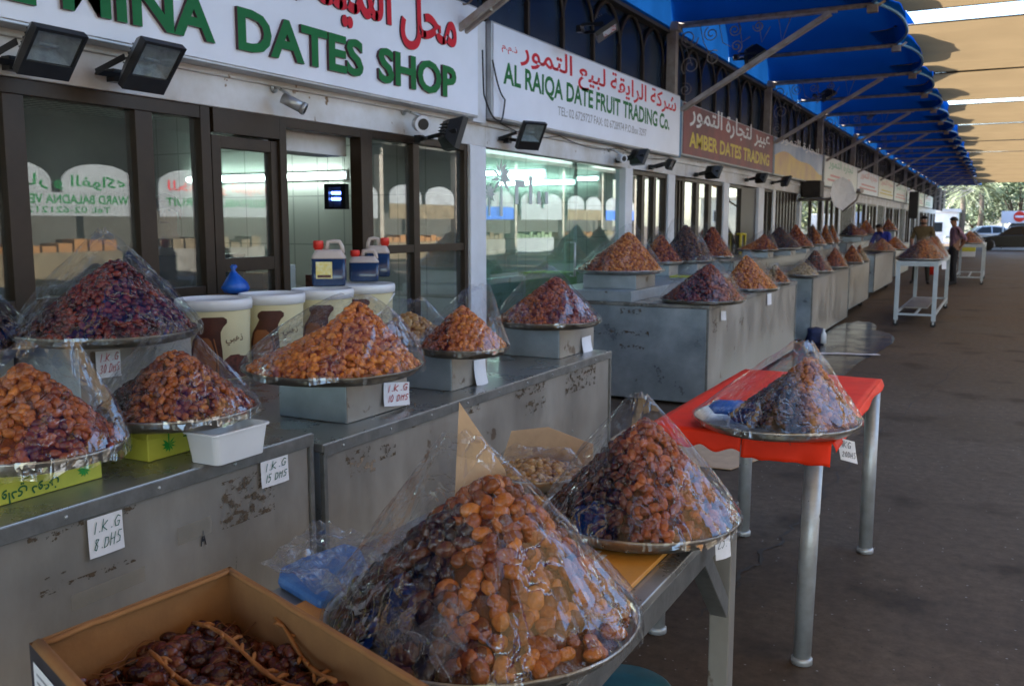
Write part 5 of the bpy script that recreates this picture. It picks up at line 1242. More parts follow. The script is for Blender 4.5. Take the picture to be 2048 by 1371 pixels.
def jerry(label, px0, px1, pyb, pyt, z0, Xp, lab=False, capside=-1, tint=True):
    c_ = at((px0+px1)/2, pyb, 2, z0); d = (c_-CAM).dot(FW); wd = (px1-px0)*d/FPX; H = (pyb-pyt)*d/FPX*1.03
    t = thing('jerrycan', label, 'jerrycan', (c_.x, c_.y, z0), 'jerrycans of syrup on the buckets'); dp = wd*.62
    xf = Matrix.Translation(c_) @ Matrix.Rotation(YAW+R(6), 4, 'Z')
    def rrect(w_, d_, z, n=5, rr_=.022):
        out = []
        for sx, sy_, a0 in ((1, 1, 0), (-1, 1, 90), (-1, -1, 180), (1, -1, 270)):
            for k in range(n+1): an = R(a0+90*k/n); out.append((sx*(w_/2-rr_)+rr_*math.cos(an), sy_*(d_/2-rr_)+rr_*math.sin(an), z))
        return out
    def loft(m, secs, mi):
        k = len(secs[0]); vs = [p for s in secs for p in s]; fs = [tuple(range(k))[::-1], tuple((len(secs)-1)*k+i for i in range(k))]
        for j in range(len(secs)-1):
            for i in range(k): fs.append((j*k+i, j*k+(i+1) % k, (j+1)*k+(i+1) % k, (j+1)*k+i))
        m.add(vs, fs, mi, True, xf)
    fill = .60*H
    m = MB(); loft(m, [rrect(wd*.94, dp*.94, .001), rrect(wd, dp, .012), rrect(wd, dp, fill)], 0); m.build('syrup', M['syrup'], t)
    m = MB(); loft(m, [rrect(wd, dp, fill+.001), rrect(wd*.98, dp*.98, fill+.05*H), rrect(wd*.80, dp*.8, .76*H), rrect(wd*.74, dp*.6, .80*H)], 0); m.build('shoulder', M['jerry'], t)
    s = capside; m = MB(); hx0 = -s*wd*.40; hx1 = s*wd*.06
    m.tube([xf @ Vector(q) for q in ((hx0*1.05, 0, .72*H), (hx0, 0, .86*H), (hx0*.82, 0, .97*H), (hx0*.4, 0, .985*H), (hx1*.2, 0, .97*H), (hx1, 0, .79*H))], .0125, 10); m.build('handle', M['jerry'], t)
    m = MB(); q = xf @ Vector((s*wd*.30, 0, 0)); m.lathe([(.024, .79*H), (.024, .83*H), (.029, .835*H), (.029, .98*H), (.026, H), (0, H)], 18, (q.x, q.y, z0)); m.build('cap', M['capred'], t)
    if lab:
        m = MB(); m.add([(-wd*.36, -dp/2-.0015, .17*H), (wd*.12, -dp/2-.0015, .17*H), (wd*.12, -dp/2-.0015, .54*H), (-wd*.36, -dp/2-.0015, .54*H)], [(0, 1, 2, 3)], 0, False, xf)
        m.add([(-wd*.32, -dp/2-.0025, .19*H), (wd*.08, -dp/2-.0025, .19*H), (wd*.08, -dp/2-.0025, .25*H), (-wd*.32, -dp/2-.0025, .25*H)], [(0, 1, 2, 3)], 1, False, xf); m.build('label', [M['label'], M['jug']], t)
jerry('tallest red-capped jerrycan of dark syrup with a yellow label', 626, 692, 571, 484, 1.201, -3.4, True, -1)
jerry('small red-capped jerrycan of dark syrup in front of a taller one', 700, 758, 562, 502, 1.201, -3.5, False, -1)
c4 = at(756, 556, 2, 1.2012); jerry('red-capped jerrycan standing behind the small one', 733, 780, 553, 478, 1.2015, -3.6, False, 1)
bb = at(470, 582, 0, -3.62); m = MB(); m.lathe([(0, -.02), (.075, -.01), (.095, .02), (.08, .055), (.045, .09), (.018, .12), (.010, .135), (.022, .155), (.012, .168), (0, .168)], 28, (bb.x, bb.y, bb.z))
m.v = [(x+.016*mn.noise((x*14, y*14, z*8)), y+.016*mn.noise((x*14+3, y*14, z*8)), z) for x, y, z in m.v]
m.v = [(bb.x+(x-bb.x)*.8, bb.y+(y-bb.y)*.8, bb.z+(z-bb.z)*.85) for x, y, z in m.v]
tag(m.build('plastic_bag', M['bluebag'], loc=bb), 'knotted blue plastic bag behind the cream buckets', 'bag')
st2 = MB(); st2.box(bb.x-.14, bb.x+.1, bb.y-.14, bb.y+.14, TC2+.001, bb.z-.02); tag(st2.build('storage_box', M['cardboard'], loc=(bb.x, bb.y, TC2), bevel=.003), 'brown box behind the buckets carrying the blue bag', 'box')

# ------------------------------------------------------------------ farther heaps (tray, heap and cover each a thing)
def farpile(where, xl, xr, y, apx, hpx, look, m, z=None, Y=None, seed=1, L=.034, stand=None, dark=False, wide=.05):
    c_, r_ = spot(xl, xr, y, z=z, Y=Y)
    pile(where, c_, r_, rise(apx, c_), rise(hpx, c_), look, m, False, L, dark, seed, wide=wide)
    if stand: 
        zb, lb = stand; mbox(lb, c_.x-r_*.62, c_.x+r_*.62, c_.y-r_*.62, c_.y+r_*.62, zb, c_.z-.0395)
    return c_, r_
T3 = .965
farpile('first in the rear row of the dented counter', 1150, 1328, 538, (1262, 448), (1262, 466), 'rust brown', dmat('chestnut', 'orange', 0, .0), z=1.13, seed=51, stand=(T3+.001, 'metal box first in the rear row of the dented counter'))
farpile('second in the rear row of the dented counter', 1272, 1366, 522, (1318, 462), (1322, 472), 'dull brown', dmat('brown', 'chestnut'), z=1.125, seed=52, stand=(T3+.001, 'metal box second in the rear row of the dented counter'))
farpile('third and tallest in the rear row of the dented counter', 1316, 1426, 519, (1362, 438), (1372, 452), 'purplish dark', dmat('dark', 'choc'), z=1.125, seed=53, dark=True, wide=.1, stand=(T3+.001, 'metal box third in the rear row of the dented counter'))
farpile('last in the rear row of the dented counter', 1386, 1466, 511, (1415, 447), (1424, 454), 'deep red', dmat('reddark', 'chestnut'), Y=11.6, seed=54)
farpile('first in the front row of the dented counter', 1322, 1490, 596, (1412, 510), (1420, 530), 'maroon', dmat('reddark', 'chestnut', YAW, .1), z=.905, seed=55, L=.038, dark=True)
farpile('second in the front row of the dented counter', 1442, 1556, 574, (1488, 497), (1492, 512), 'light orange', dmat('orange'), z=.905, seed=56)
farpile('last and smallest in the front row of the dented counter', 1528, 1580, 563, (1548, 525), (1550, 530), 'tan', dmat('tan', 'brown'), z=.905, seed=57)
ybx = at(1345, 575, 2, .87); t = carton('yellow_carton', 'small yellow carton between the two rows on the dented counter', ybx.x-.12, ybx.x+.1, ybx.y+.25, ybx.y+.5, .871, .98, M['yellowbox'])
for i, (xl, xr, y, ap, hp, lk, mt, Y) in enumerate(((1476, 1556, 498, (1532, 460), (1534, 470), 'orange brown', dmat('orange', 'brown'), 14.2), (1520, 1601, 495, (1556, 448), (1558, 455), 'blue-black', dmat('dark'), 15.4), (1566, 1627, 492, (1586, 445), (1590, 449), 'red brown', dmat('chestnut'), 16.9),
        (1605, 1652, 488, (1622, 446), (1624, 450), 'dark brown', dmat('choc', 'brown'), 18.4), (1638, 1668, 485, (1646, 443), (1649, 449), 'dusky brown', dmat('brown'), 19.7), (1652, 1679, 484, (1662, 444), (1664, 450), 'warm brown', dmat('chestnut', 'brown'), 21.0))):
    nth = ['first', 'second', 'third', 'fourth', 'fifth', 'sixth'][i]; c_, r_ = farpile(nth+' in the long rear row by the shop windows', xl, xr, y, ap, hp, lk, mt, Y=Y, seed=60+i, dark=i % 2 == 0, stand=(1.041, 'metal box '+nth+' in the long rear row'))
for i, (xl, xr, y, ap, hp, lk, mt) in enumerate(((1572, 1637, 548, (1608, 520), (1608, 526), 'pale tan', dmat('tan')), (1598, 1664, 540, (1628, 492), (1630, 501), 'dark plum', dmat('dark', 'reddark')), (1647, 1695, 532, (1668, 489), (1670, 496), 'russet', dmat('chestnut')), (1684, 1726, 523, (1702, 485), (1704, 491), 'mid brown', dmat('brown')), (1706, 1738, 520, (1716, 486), (1718, 490), 'pinkish brown', dmat('chestnut', 'tan')))):
    nth = ['first', 'second', 'third', 'fourth', 'fifth'][i]; farpile(nth+' along the front of the two counters before the trolley', xl, xr, y, ap, hp, lk, mt, z=.907, seed=70+i)
for i, (xl, xr, y, ap, hp, lk, mt, Y) in enumerate(((1678, 1735, 470, (1700, 438), (1702, 447), 'dark', dmat('dark', 'brown'), 23.4), (1712, 1752, 467, (1728, 436), (1732, 441), 'orange', dmat('orange', 'chestnut'), 24.9), (1762, 1796, 460, (1772, 434), (1776, 438), 'brown', dmat('brown'), 27.0))):
    nth = ['left of the boy in blue', 'just beside the boy in blue', 'beyond the boy in blue'][i]; farpile(nth, xl, xr, y, ap, hp, lk, mt, Y=Y, seed=80+i, stand=(1.121, 'metal box '+nth))
for i, (xl, xr, y, ap, hp, lk, mt, Y) in enumerate(((1718, 1790, 500, (1752, 470), (1770, 478), 'mostly empty brown', dmat('tan', 'brown'), 21.3), (1765, 1815, 497, (1788, 468), (1790, 474), 'light brown', dmat('orange', 'brown'), 23.2))):
    nth = ['on the near end of the castored counter', 'on the far end of the castored counter'][i]; farpile(nth, xl, xr, y, ap, hp, lk, mt, Y=Y, seed=84+i)

# --- white trolley table
def trolley(label, x0, x1, y0, y1, h, shelf=True, group='white trolley tables'):
    t = thing('trolley_table', label, 'trolley', ((x0+x1)/2, y0, 0), group); s = .06
    m = MB(); m.box(x0, x1, y0, y1, h-.03, h); m.build('tabletop', M['trolley'], t, bevel=.003)
    m = MB(); m.box(x0+s, x1-s, y0+.004, y0+.034, h-.07, h-.032); m.box(x0+s, x1-s, y1-.034, y1-.004, h-.07, h-.032); m.box(x0+.004, x0+.034, y0+s, y1-s, h-.07, h-.032); m.box(x1-.034, x1-.004, y0+s, y1-s, h-.07, h-.032)
    m.box(x0+s, x1-s, y0+.006, y0+.036, .17, .20); m.box(x0+s, x1-s, y1-.036, y1-.006, .17, .20); m.box(x0+.006, x0+.036, y0+s, y1-s, .17, .20); m.box(x1-.036, x1-.006, y0+s, y1-s, .17, .20); m.box((x0+x1)/2-.015, (x0+x1)/2+.015, y0+.04, y1-.04, .172, .198)
    m.build('frame', M['trolley'], t)
    if shelf: m = MB(); m.box(x0+.06, x1-.18, y0+1.0, y1-.3, .201, .212); m.build('shelf', M['steel'], t)
    for x in (x0+.002, x1-s-.002):
        for y in (y0+.002, y1-s-.002): m = MB(); m.box(x, x+s, y, y+s, .10, h-.031); m.build('leg', M['trolley'], t, bevel=.003); caster(t, (x+s/2, y+s/2, 0), .10, .04)
    return t
trolley('white steel trolley table standing in the walkway with brown heaps', -1.36, -.77, 15.1, 18.7, .985)
for i, (xl, xr, y, ap, hp, Y) in enumerate(((1784, 1893, 516, (1852, 473), (1848, 479), 15.55), (1812, 1898, 508, (1868, 470), (1868, 475), 16.7), (1836, 1900, 503, (1880, 469), (1880, 474), 17.9))):
    nth = ['nearest on the white trolley', 'in the middle of the white trolley', 'at the back of the white trolley'][i]
    c_ = at((xl+xr)/2, y, 1, Y); c_.z = 1.025; d = (c_-CAM).dot(FW); r_ = min(.36, (xr-xl)/2*d/FPX); c_.x = -1.06
    pile(nth, c_, r_, rise(ap, c_), rise(hp, c_), ['greyish brown', 'reddish', 'dark brown'][i], dmat(['choc', 'chestnut', 'brown'][i], ['brown', None, None][i]), False, .034, False, 90+i, wide=.05)
pg = at(1888, 540, 1, 15.6); price('price_tag', 'white price slip hanging from the corner of the white trolley', Vector((-.74, 15.3, .87)), (.85, .5, 0), (0, 0, 1), .07, .12, [], None, .02)
trolley('second pale trolley further along, near the man in the striped shirt', -.98, -.30, 26.4, 29.4, 1.02, False)
for i, (xl, xr, y, ap, hp, Y) in enumerate(((1925, 1962, 485, (1938, 459), (1940, 463), 26.9), (1932, 1966, 484, (1950, 461), (1950, 464), 28.2))):
    nth = ['nearest on the second trolley', 'farther on the second trolley'][i]; c_ = at((xl+xr)/2, y, 1, Y); c_.z = 1.06; c_.x = -.64
    pile(nth, c_, .30, rise(ap, c_), rise(hp, c_), ['brown', 'dark'][i], dmat(['brown', 'dark'][i]), False, .04, False, 95+i)
# crates and small things on the ground
cr0 = at(1930, 513, 2, 0)
t = thing('plastic_crate', 'yellow and white crate standing on the walkway behind the striped-shirt man', 'crate', (cr0.x, cr0.y, 0)); m = MB(); m.box(cr0.x-.42, cr0.x+.42, cr0.y-.3, cr0.y+.3, .002, .25); m.build('base', M['tub'], t, bevel=.01); m = MB(); m.box(cr0.x-.43, cr0.x+.43, cr0.y-.31, cr0.y+.31, .252, .52); m.build('band', mat('yellow_crate', (.62, .58, .05), .5), t, bevel=.01)
rb0 = at(1861, 549, 2, 0); m = MB(); m.lathe([(0, 0), (.12, 0), (.16, .30), (.175, .31), (.165, .315), (.15, .30), (.115, .02), (0, .02)], 20, (rb0.x, rb0.y, 0)); m.tube([(rb0.x+.165*math.cos(a), rb0.y, .31+.10*math.sin(a)) for a in [math.pi*k/10 for k in range(11)]], .005, 5); tag(m.build('red_bucket', M['capred'], loc=rb0), 'red plastic bucket on the ground between the two standing men', 'bucket')
bb2 = Vector((-2.05, 12.38, 0)); M['navy'] = mat('navy_cloth', (.012, .02, .075), .7, 0, .3, 20)
m = MB(); m.lathe([(.0, 0), (.10, .005), (.11, .05), (.09, .14), (.10, .20), (.06, .20), (.02, .215), (0, .215)], 22, bb2); m.v = [(x+.03*mn.noise((x*9, y*9, z*9)), y+.03*mn.noise((x*7+4, y*7, z*7)), z) for x, y, z in m.v]
bd = m.build('cloth_bundle', M['navy'], loc=bb2); tag(bd, 'navy blue bundle with a white bottle at the foot of the fourth counter', 'bundle')
m = MB(); m.lathe([(0, 0), (.035, .002), (.035, .12), (.014, .16), (.014, .19), (0, .19)], 14, bb2+Vector((.13, -.12, .02))); m.build('bottle', M['tub'], bd)
ps = at(1640, 708, 2, .012); pe_ = at(1760, 710, 2, .012); m = MB(); dv = (pe_-ps); nv_ = Vector((-dv.y, dv.x, 0)).normalized()*.10
m.grid(lambda u, v: ps+dv*u+nv_*(v+.3*math.sin(u*5))*1.0+Vector((0, 0, .004+.006*mn.noise((u*7, v*2, 3)))), 24, 4); tag(m.build('paper_strip', M['paper'], loc=ps), 'crumpled pale paper strip lying on the wet concrete', 'paper')
fc = at(1425, 912, 2, .004); m = MB(); m.prism([fc+Vector(q) for q in ((-.75, -.35, .004), (.20, -.30, .004), (.32, .1, .004), (.05, .5, .004), (-.8, .45, .004))], (0, 0, .006)); tag(m.build('cardboard_sheet', M['cardtan'], loc=fc), 'flattened cardboard on the concrete under the red table', 'cardboard')
tc0 = at(1245, 1372, 2, .22); m = MB(); m.lathe([(0, 0), (.10, .0), (.13, .19), (.145, .20), (.145, .215), (.135, .222), (.06, .225), (0, .225)], 32, (tc0.x, tc0.y, 0)); tag(m.build('plastic_stool', M['teal'], loc=(tc0.x, tc0.y, 0)), 'teal plastic tub with its lid on the concrete beneath the work table edge', 'tub')

# ------------------------------------------------------------------ floodlights, cameras, dish
def flood(label, mount, centre, wd, ht, tilt=38, turn=0, group='floodlights above the shop fronts', upright=False):
    """mount: point on the wall; centre: middle of the lamp's front glass"""
    t = thing('floodlight', label, 'floodlight', mount, group); n_ = Vector((math.cos(R(tilt))*math.cos(R(turn)), math.cos(R(tilt))*math.sin(R(turn)), -math.sin(R(tilt)))); sx = Vector((-math.sin(R(turn)), math.cos(R(turn)), 0)); up = n_.cross(sx); up = up if up.z > 0 else -up
    X = Matrix((( sx.x, up.x, n_.x, centre[0]), (sx.y, up.y, n_.y, centre[1]), (sx.z, up.z, n_.z, centre[2]), (0, 0, 0, 1)))
    m = MB(); d = wd*.42; a, b = wd/2, ht/2; q = .62
    vs = [(-a, -b, 0), (a, -b, 0), (a, b, 0), (-a, b, 0), (-a*q, -b*.55, -d), (a*q, -b*.55, -d), (a*q, b*.62, -d), (-a*q, b*.62, -d), (-a, -b, -.035), (a, -b, -.035), (a, b, -.035), (-a, b, -.035)]
    m.add(vs, [(0, 8, 9, 1), (1, 9, 10, 2), (2, 10, 11, 3), (3, 11, 8, 0), (8, 4, 5, 9), (9, 5, 6, 10), (10, 6, 7, 11), (11, 7, 4, 8), (7, 6, 5, 4)], 0, False, X)
    r = .014; fr = [(-a, -b), (a, -b), (a, b), (-a, b)]; ii = [(-a+r, -b+.30*ht), (a-r, -b+.30*ht), (a-r, b-r), (-a+r, b-r)]
    vs = [(x, y, .004) for x, y in fr]+[(x, y, .004) for x, y in ii]+[(x, y, 0) for x, y in fr]+[(x, y, -.004) for x, y in ii]
    m.add(vs, [(i, (i+1) % 4, 4+(i+1) % 4, 4+i) for i in range(4)]+[(i, 8+i, 8+(i+1) % 4, (i+1) % 4) for i in range(4)]+[(4+i, 4+(i+1) % 4, 12+(i+1) % 4, 12+i) for i in range(4)], 0, False, X)
    for k in range(5): m.box(-a*q+.01, a*q-.01, -b*.5+ht*.2*k*.5, -b*.5+ht*.2*k*.5+.006, -d-.02, -d+.002, 0, X)
    m.build('housing', M['black'], t, fixn=True)
    g_ = MB(); g_.box(-a+r+.001, a-r-.001, -b+.30*ht+.001, b-r-.001, -.006, -.002, 0, X); g_.build('lamp_glass', M['floodglass'], t)
    g_ = MB(); g_.add([(-a+r, -b+.30*ht, -.012), (a-r, -b+.30*ht, -.012), (a*.5, -b*.1, -d*.7), (-a*.5, -b*.1, -d*.7), (-a+r, b-r, -.012), (a-r, b-r, -.012), (a*.5, b*.5, -d*.7), (-a*.5, b*.5, -d*.7)], [(0, 1, 2, 3), (7, 6, 5, 4), (3, 2, 6, 7), (0, 3, 7, 4), (1, 5, 6, 2)], 0, False, X)
    g_.tube([X @ Vector((-a*.35, .02, -d*.4)), X @ Vector((a*.35, .02, -d*.4))], .008, 8); g_.build('reflector', M['lampglass'], t)
    m = MB(); mt_ = Vector(mount); base = X @ Vector((0, 0, -d*.5)); pl = X @ Vector((-a-.008, 0, -.06)); pr = X @ Vector((a+.008, 0, -.06)); yk = mt_+Vector((.05, 0, 0))
    m.bar(yk+sx*(-a-.008), pl, .028, .006, 0, sx); m.bar(yk+sx*(a+.008), pr, .028, .006, 0, sx); m.bar(yk+sx*(-a-.008), yk+sx*(a+.008), .030, .006, 0, n_); m.box(mt_.x-.004, mt_.x+.05, mt_.y-.03, mt_.y+.03, mt_.z-.03, mt_.z+.03)
    m.build('bracket', M['black'], t)
    return t
M['floodglass'] = glass('floodlight_glass', (.80, .84, .86), 1.6, .03, .10)
def fl(label, px, py, wpx, hpx, out=.30, tilt=38, turn=0, X=None):
    p = at(px, py, 0, (XF+.09+out) if X is None else X); d = (p-CAM).dot(FW); k = d/FPX
    flood(label, (XF+.085, p.y-.02, p.z-.02), p, wpx*k/.80, hpx*k, tilt, turn)
fl('large black floodlight first from the camera under the big white sign', 106, 110, 92, 108, .27, 40, 0)
fl('large black floodlight second from the camera under the big white sign', 309, 137, 82, 112, .27, 40, 0)
fl('black floodlight seen edge-on at the end of the big white sign', 915, 270, 58, 64, .34, 18, 50)
fl('black floodlight under the first letters of the second white sign', 1064, 273, 44, 58, .25, 30, -25)
for lb, px, py, wp, hp, tn in (('black floodlight beside a small camera under the second sign end', 1282, 316, 34, 32, 55), ('small square floodlight under the start of the red-brown sign', 1344, 330, 22, 22, 0), ('black floodlight under the middle of the red-brown sign', 1430, 346, 30, 26, 55), ('black floodlight under the end of the red-brown sign', 1525, 357, 22, 20, 50), ('black floodlight under the start of the blue sign', 1574, 363, 18, 22, 40)): fl(lb, px, py, wp, hp, .28, 25, tn)
for lb, px, py, wp, hp, X, tn in (('floodlight hung before the arched screen above the second sign', 1215, 66, 62, 36, -3.3, 20), ('floodlight clamped on the first full canopy bracket', 1513, 120, 52, 30, -3.0, 20), ('floodlight clamped on the next canopy bracket along', 1660, 196, 34, 18, -2.9, 20), ('floodlight clamped on the third canopy bracket along', 1745, 233, 22, 12, -2.9, 20)):
    p = at(px, py, 0, X); k = (p-CAM).dot(FW)/FPX; t = flood(lb, (p.x-.30, p.y, p.z+.06), p, wp*k/.85, hp*k*1.3, 58, tn, 'floodlights under the canopy')
def cctv(label, px, py, L, r, aim, white):
    p = at(px, py, 0, XF+.22); t = thing('security_camera', label, 'camera', (XF+.062, p.y, p.z+.08), 'security cameras over the shop fronts'); a = Vector(aim).normalized()
    m = MB(); m.tube([p-a*L*.5, p+a*L*.35], r, 18); m.tube([p+a*L*.352, p+a*L*.5], [r*1.12, r*1.12], 18); m.build('body', M['white'] if white else M['leg'], t)
    m = MB(); m.tube([p+a*L*.501, p+a*L*.52], r*.75, 16); m.build('lens', M['black'], t)
    m = MB(); m.tube([(XF+.062, p.y, p.z+.10), (XF+.10, p.y, p.z+.10), p-a*L*.2+Vector((0, 0, r))], .010, 8); m.lathe([(.03, 0), (.03, .012), (0, .014)], 14, (0, 0, 0), 0, True, Matrix.Translation((XF+.0625, p.y, p.z+.10)) @ Matrix.Rotation(R(90), 4, 'Y')); m.build('bracket', M['leg'], t)
cctv('silver bullet security camera above the open doorway', 588, 207, .15, .034, (.75, .45, -.45), False)
cctv('white security camera with a black lens above the right window', 842, 248, .10, .055, (.8, -.6, -.15), True)
cctv('small white security camera beside the edge-on floodlight at the second sign', 1243, 316, .10, .04, (.8, -.5, -.2), True)
# insect killer hanging in the doorway
ik = at(672, 393, 1, 6.3); t = thing('insect_killer', 'black insect killer lamp with glowing blue tubes hanging in the doorway', 'lamp', ik); k = (ik-CAM).dot(FW)/FPX
xf = Matrix.Translation(ik) @ Matrix.Rotation(R(18), 4, 'Z'); m = MB(); w_, h_ = 44*k, 50*k
m.box(-w_/2, w_/2, -.03, .06, -h_/2, -h_/2+.02, 0, xf); m.box(-w_/2, w_/2, -.03, .06, h_/2-.03, h_/2, 0, xf); m.box(-w_/2, -w_/2+.04, -.03, .06, -h_/2+.02, h_/2-.03, 0, xf); m.box(w_/2-.04, w_/2, -.03, .06, -h_/2+.02, h_/2-.03, 0, xf); m.box(-w_/2+.04, w_/2-.04, .05, .058, -h_/2+.02, h_/2-.03, 0, xf); m.build('case', M['black'], t)
m = MB(); 
for zz_ in (-.02, .03): m.tube([xf @ Vector((-w_/2+.05, .01, zz_)), xf @ Vector((w_/2-.05, .01, zz_))], .011, 8)
m.build('tube', M['screen'], t)
m = MB(); 
for s in (-1, 1): m.tube([xf @ Vector((s*w_*.4, .02, h_/2)), xf @ Vector((s*w_*.4, .02, h_/2+2.62-ik.z-h_/2))], .002, 4)
m.build('wire', M['black'], t)
# goods on a counter inside the doorway and in the second shop
t = thing('shop_counter', 'low display counter inside the open doorway', 'counter', (-6, 6.2, .05)); m = MB(); m.box(-7.2, -5.1, 5.9, 6.75, .052, .95); m.build('body', M['tub'], t, bevel=.006); m = MB(); m.box(-7.25, -5.05, 5.85, 6.8, .952, .98); m.build('top', M['ifloor'], t)
for k, (x, y, a, b, h_, mm, lb) in enumerate(((-5.45, 6.1, .18, .15, .22, 'tub', 'white carton standing in the doorway counter corner'), (-5.75, 6.15, .22, .16, .14, 'cardboard', 'brown carton on the doorway counter'), (-5.3, 6.45, .25, .15, .12, 'fruitprint', 'dark gift box on the doorway counter'), (-6.2, 6.2, .3, .2, .3, 'black', 'black weighing scale on the doorway counter'))):
    m = MB(); m.box(x-a/2, x+a/2, y-b/2, y+b/2, .981, .981+h_); m.box(x-a/2-.003, x+a/2+.003, y-b/2-.003, y+b/2+.003, .981+h_*.8, .981+h_*.83); tag(m.build('carton', M[mm], loc=(x, y, .981), bevel=.004), lb, 'carton')
t = thing('display_fridge', 'steel and glass display fridge inside the green glass shop', 'fridge', (-5.3, 9.0, .05)); m = MB(); m.box(-5.9, -4.9, 8.3, 9.6, .052, .95); m.build('cabinet', M['steelsky'], t, bevel=.006); m = MB(); m.box(-5.85, -4.95, 8.35, 9.55, .955, 1.25); m.build('glass_case', M['glassg'], t)
M['lime'] = mat('lime_green_crate', (.25, .42, .02), .5)
for k in range(3):
    m = MB(); z0 = .052+.31*k; m.box(-4.95, -4.5, 9.75, 10.25, z0, z0+.27); m.box(-4.97, -4.48, 9.73, 10.27, z0+.27, z0+.305); tag(m.build('lime_crate', M['lime'], loc=(-4.7, 10, z0), bevel=.006), ['lime green crate at the bottom of the stack behind the green glass', 'lime green crate in the middle of the stack behind the green glass', 'lime green crate on top of the stack behind the green glass'][k], 'crate', 'lime crates behind the glass')
# satellite dish on its bracket
dp_ = at(1684, 388, 0, -3.0); t = thing('satellite_dish', 'pale satellite dish on a steel arm below the pale green-scripted sign', 'dish', (XF+.06, dp_.y, dp_.z)); k = (dp_-CAM).dot(FW)/FPX
m = MB(); X = Matrix.Translation(dp_) @ Vector((.80, -.62, .10)).to_track_quat('Z', 'Y').to_matrix().to_4x4(); Rd = 34*k
m.lathe([(0, -.10), (Rd*.5, -.07), (Rd*.85, -.015), (Rd, .02), (Rd, .03), (Rd*.84, -.005), (Rd*.5, -.058), (0, -.088)], 8, (0, 0, 0), 0, False, X); m.build('reflector', M['white'], t)
m = MB(); m.tube([X @ Vector((0, -Rd, .02)), X @ Vector((0, -Rd*.5, .4)), X @ Vector((0, 0, .5))], .02, 6); m.tube([X @ Vector((0, 0, .45)), X @ Vector((0, 0, .56))], .05, 10); m.tube([(XF+.06, dp_.y+.3, dp_.z-.1), (dp_.x-.3, dp_.y+.2, dp_.z-.1), X @ Vector((0, 0, -.1))], .035, 8); m.build('arm', M['strut'], t)
hm = MB(); p = at(1635, 380, 0, -3.6); hm.box(p.x-.3, p.x+.1, p.y-.25, p.y+.25, p.z-.16, p.z+.2); a_ = tag(hm.build('air_conditioner', M['tracery'], loc=p, bevel=.02), 'dark air conditioner box mounted beside the satellite dish', 'air conditioner')
spk = at(1828, 408, 0, -3.5); m = MB(); m.box(spk.x-.2, spk.x+.2, spk.y-.25, spk.y+.25, spk.z-.65, spk.z+.55); tag(m.build('loudspeaker', M['black'], loc=spk, bevel=.02), 'tall black loudspeaker box hung on the fascia near the row end', 'loudspeaker')
# cables drooping at the signs
def cable(label, pts, r=.007):
    m = MB(); P = [Vector(p) for p in pts]; out = []
    for i in range(len(P)-1):
        for k in range(8): a = k/8; out.append(P[i].lerp(P[i+1], a)+Vector((0, 0, -.06*math.sin(a*math.pi))))
    out.append(P[-1]); m.tube(out, r, 6); tag(m.build('cable', M['rubber'], loc=P[0]), label, 'cable')
cable('black cable looping down the white panel onto the second sign', [at(965, 100, 0, XS+.03), at(968, 190, 0, XS+.03), at(1000, 242, 0, XS+.03), at(1010, 200, 0, XS+.03), at(985, 120, 0, XS+.03)])
cable('thin wire strung under the second white sign', [at(1000, 246, 0, XF+.10), at(1120, 272, 0, XF+.10), at(1240, 296, 0, XF+.10), at(1340, 316, 0, XF+.10)], .004)

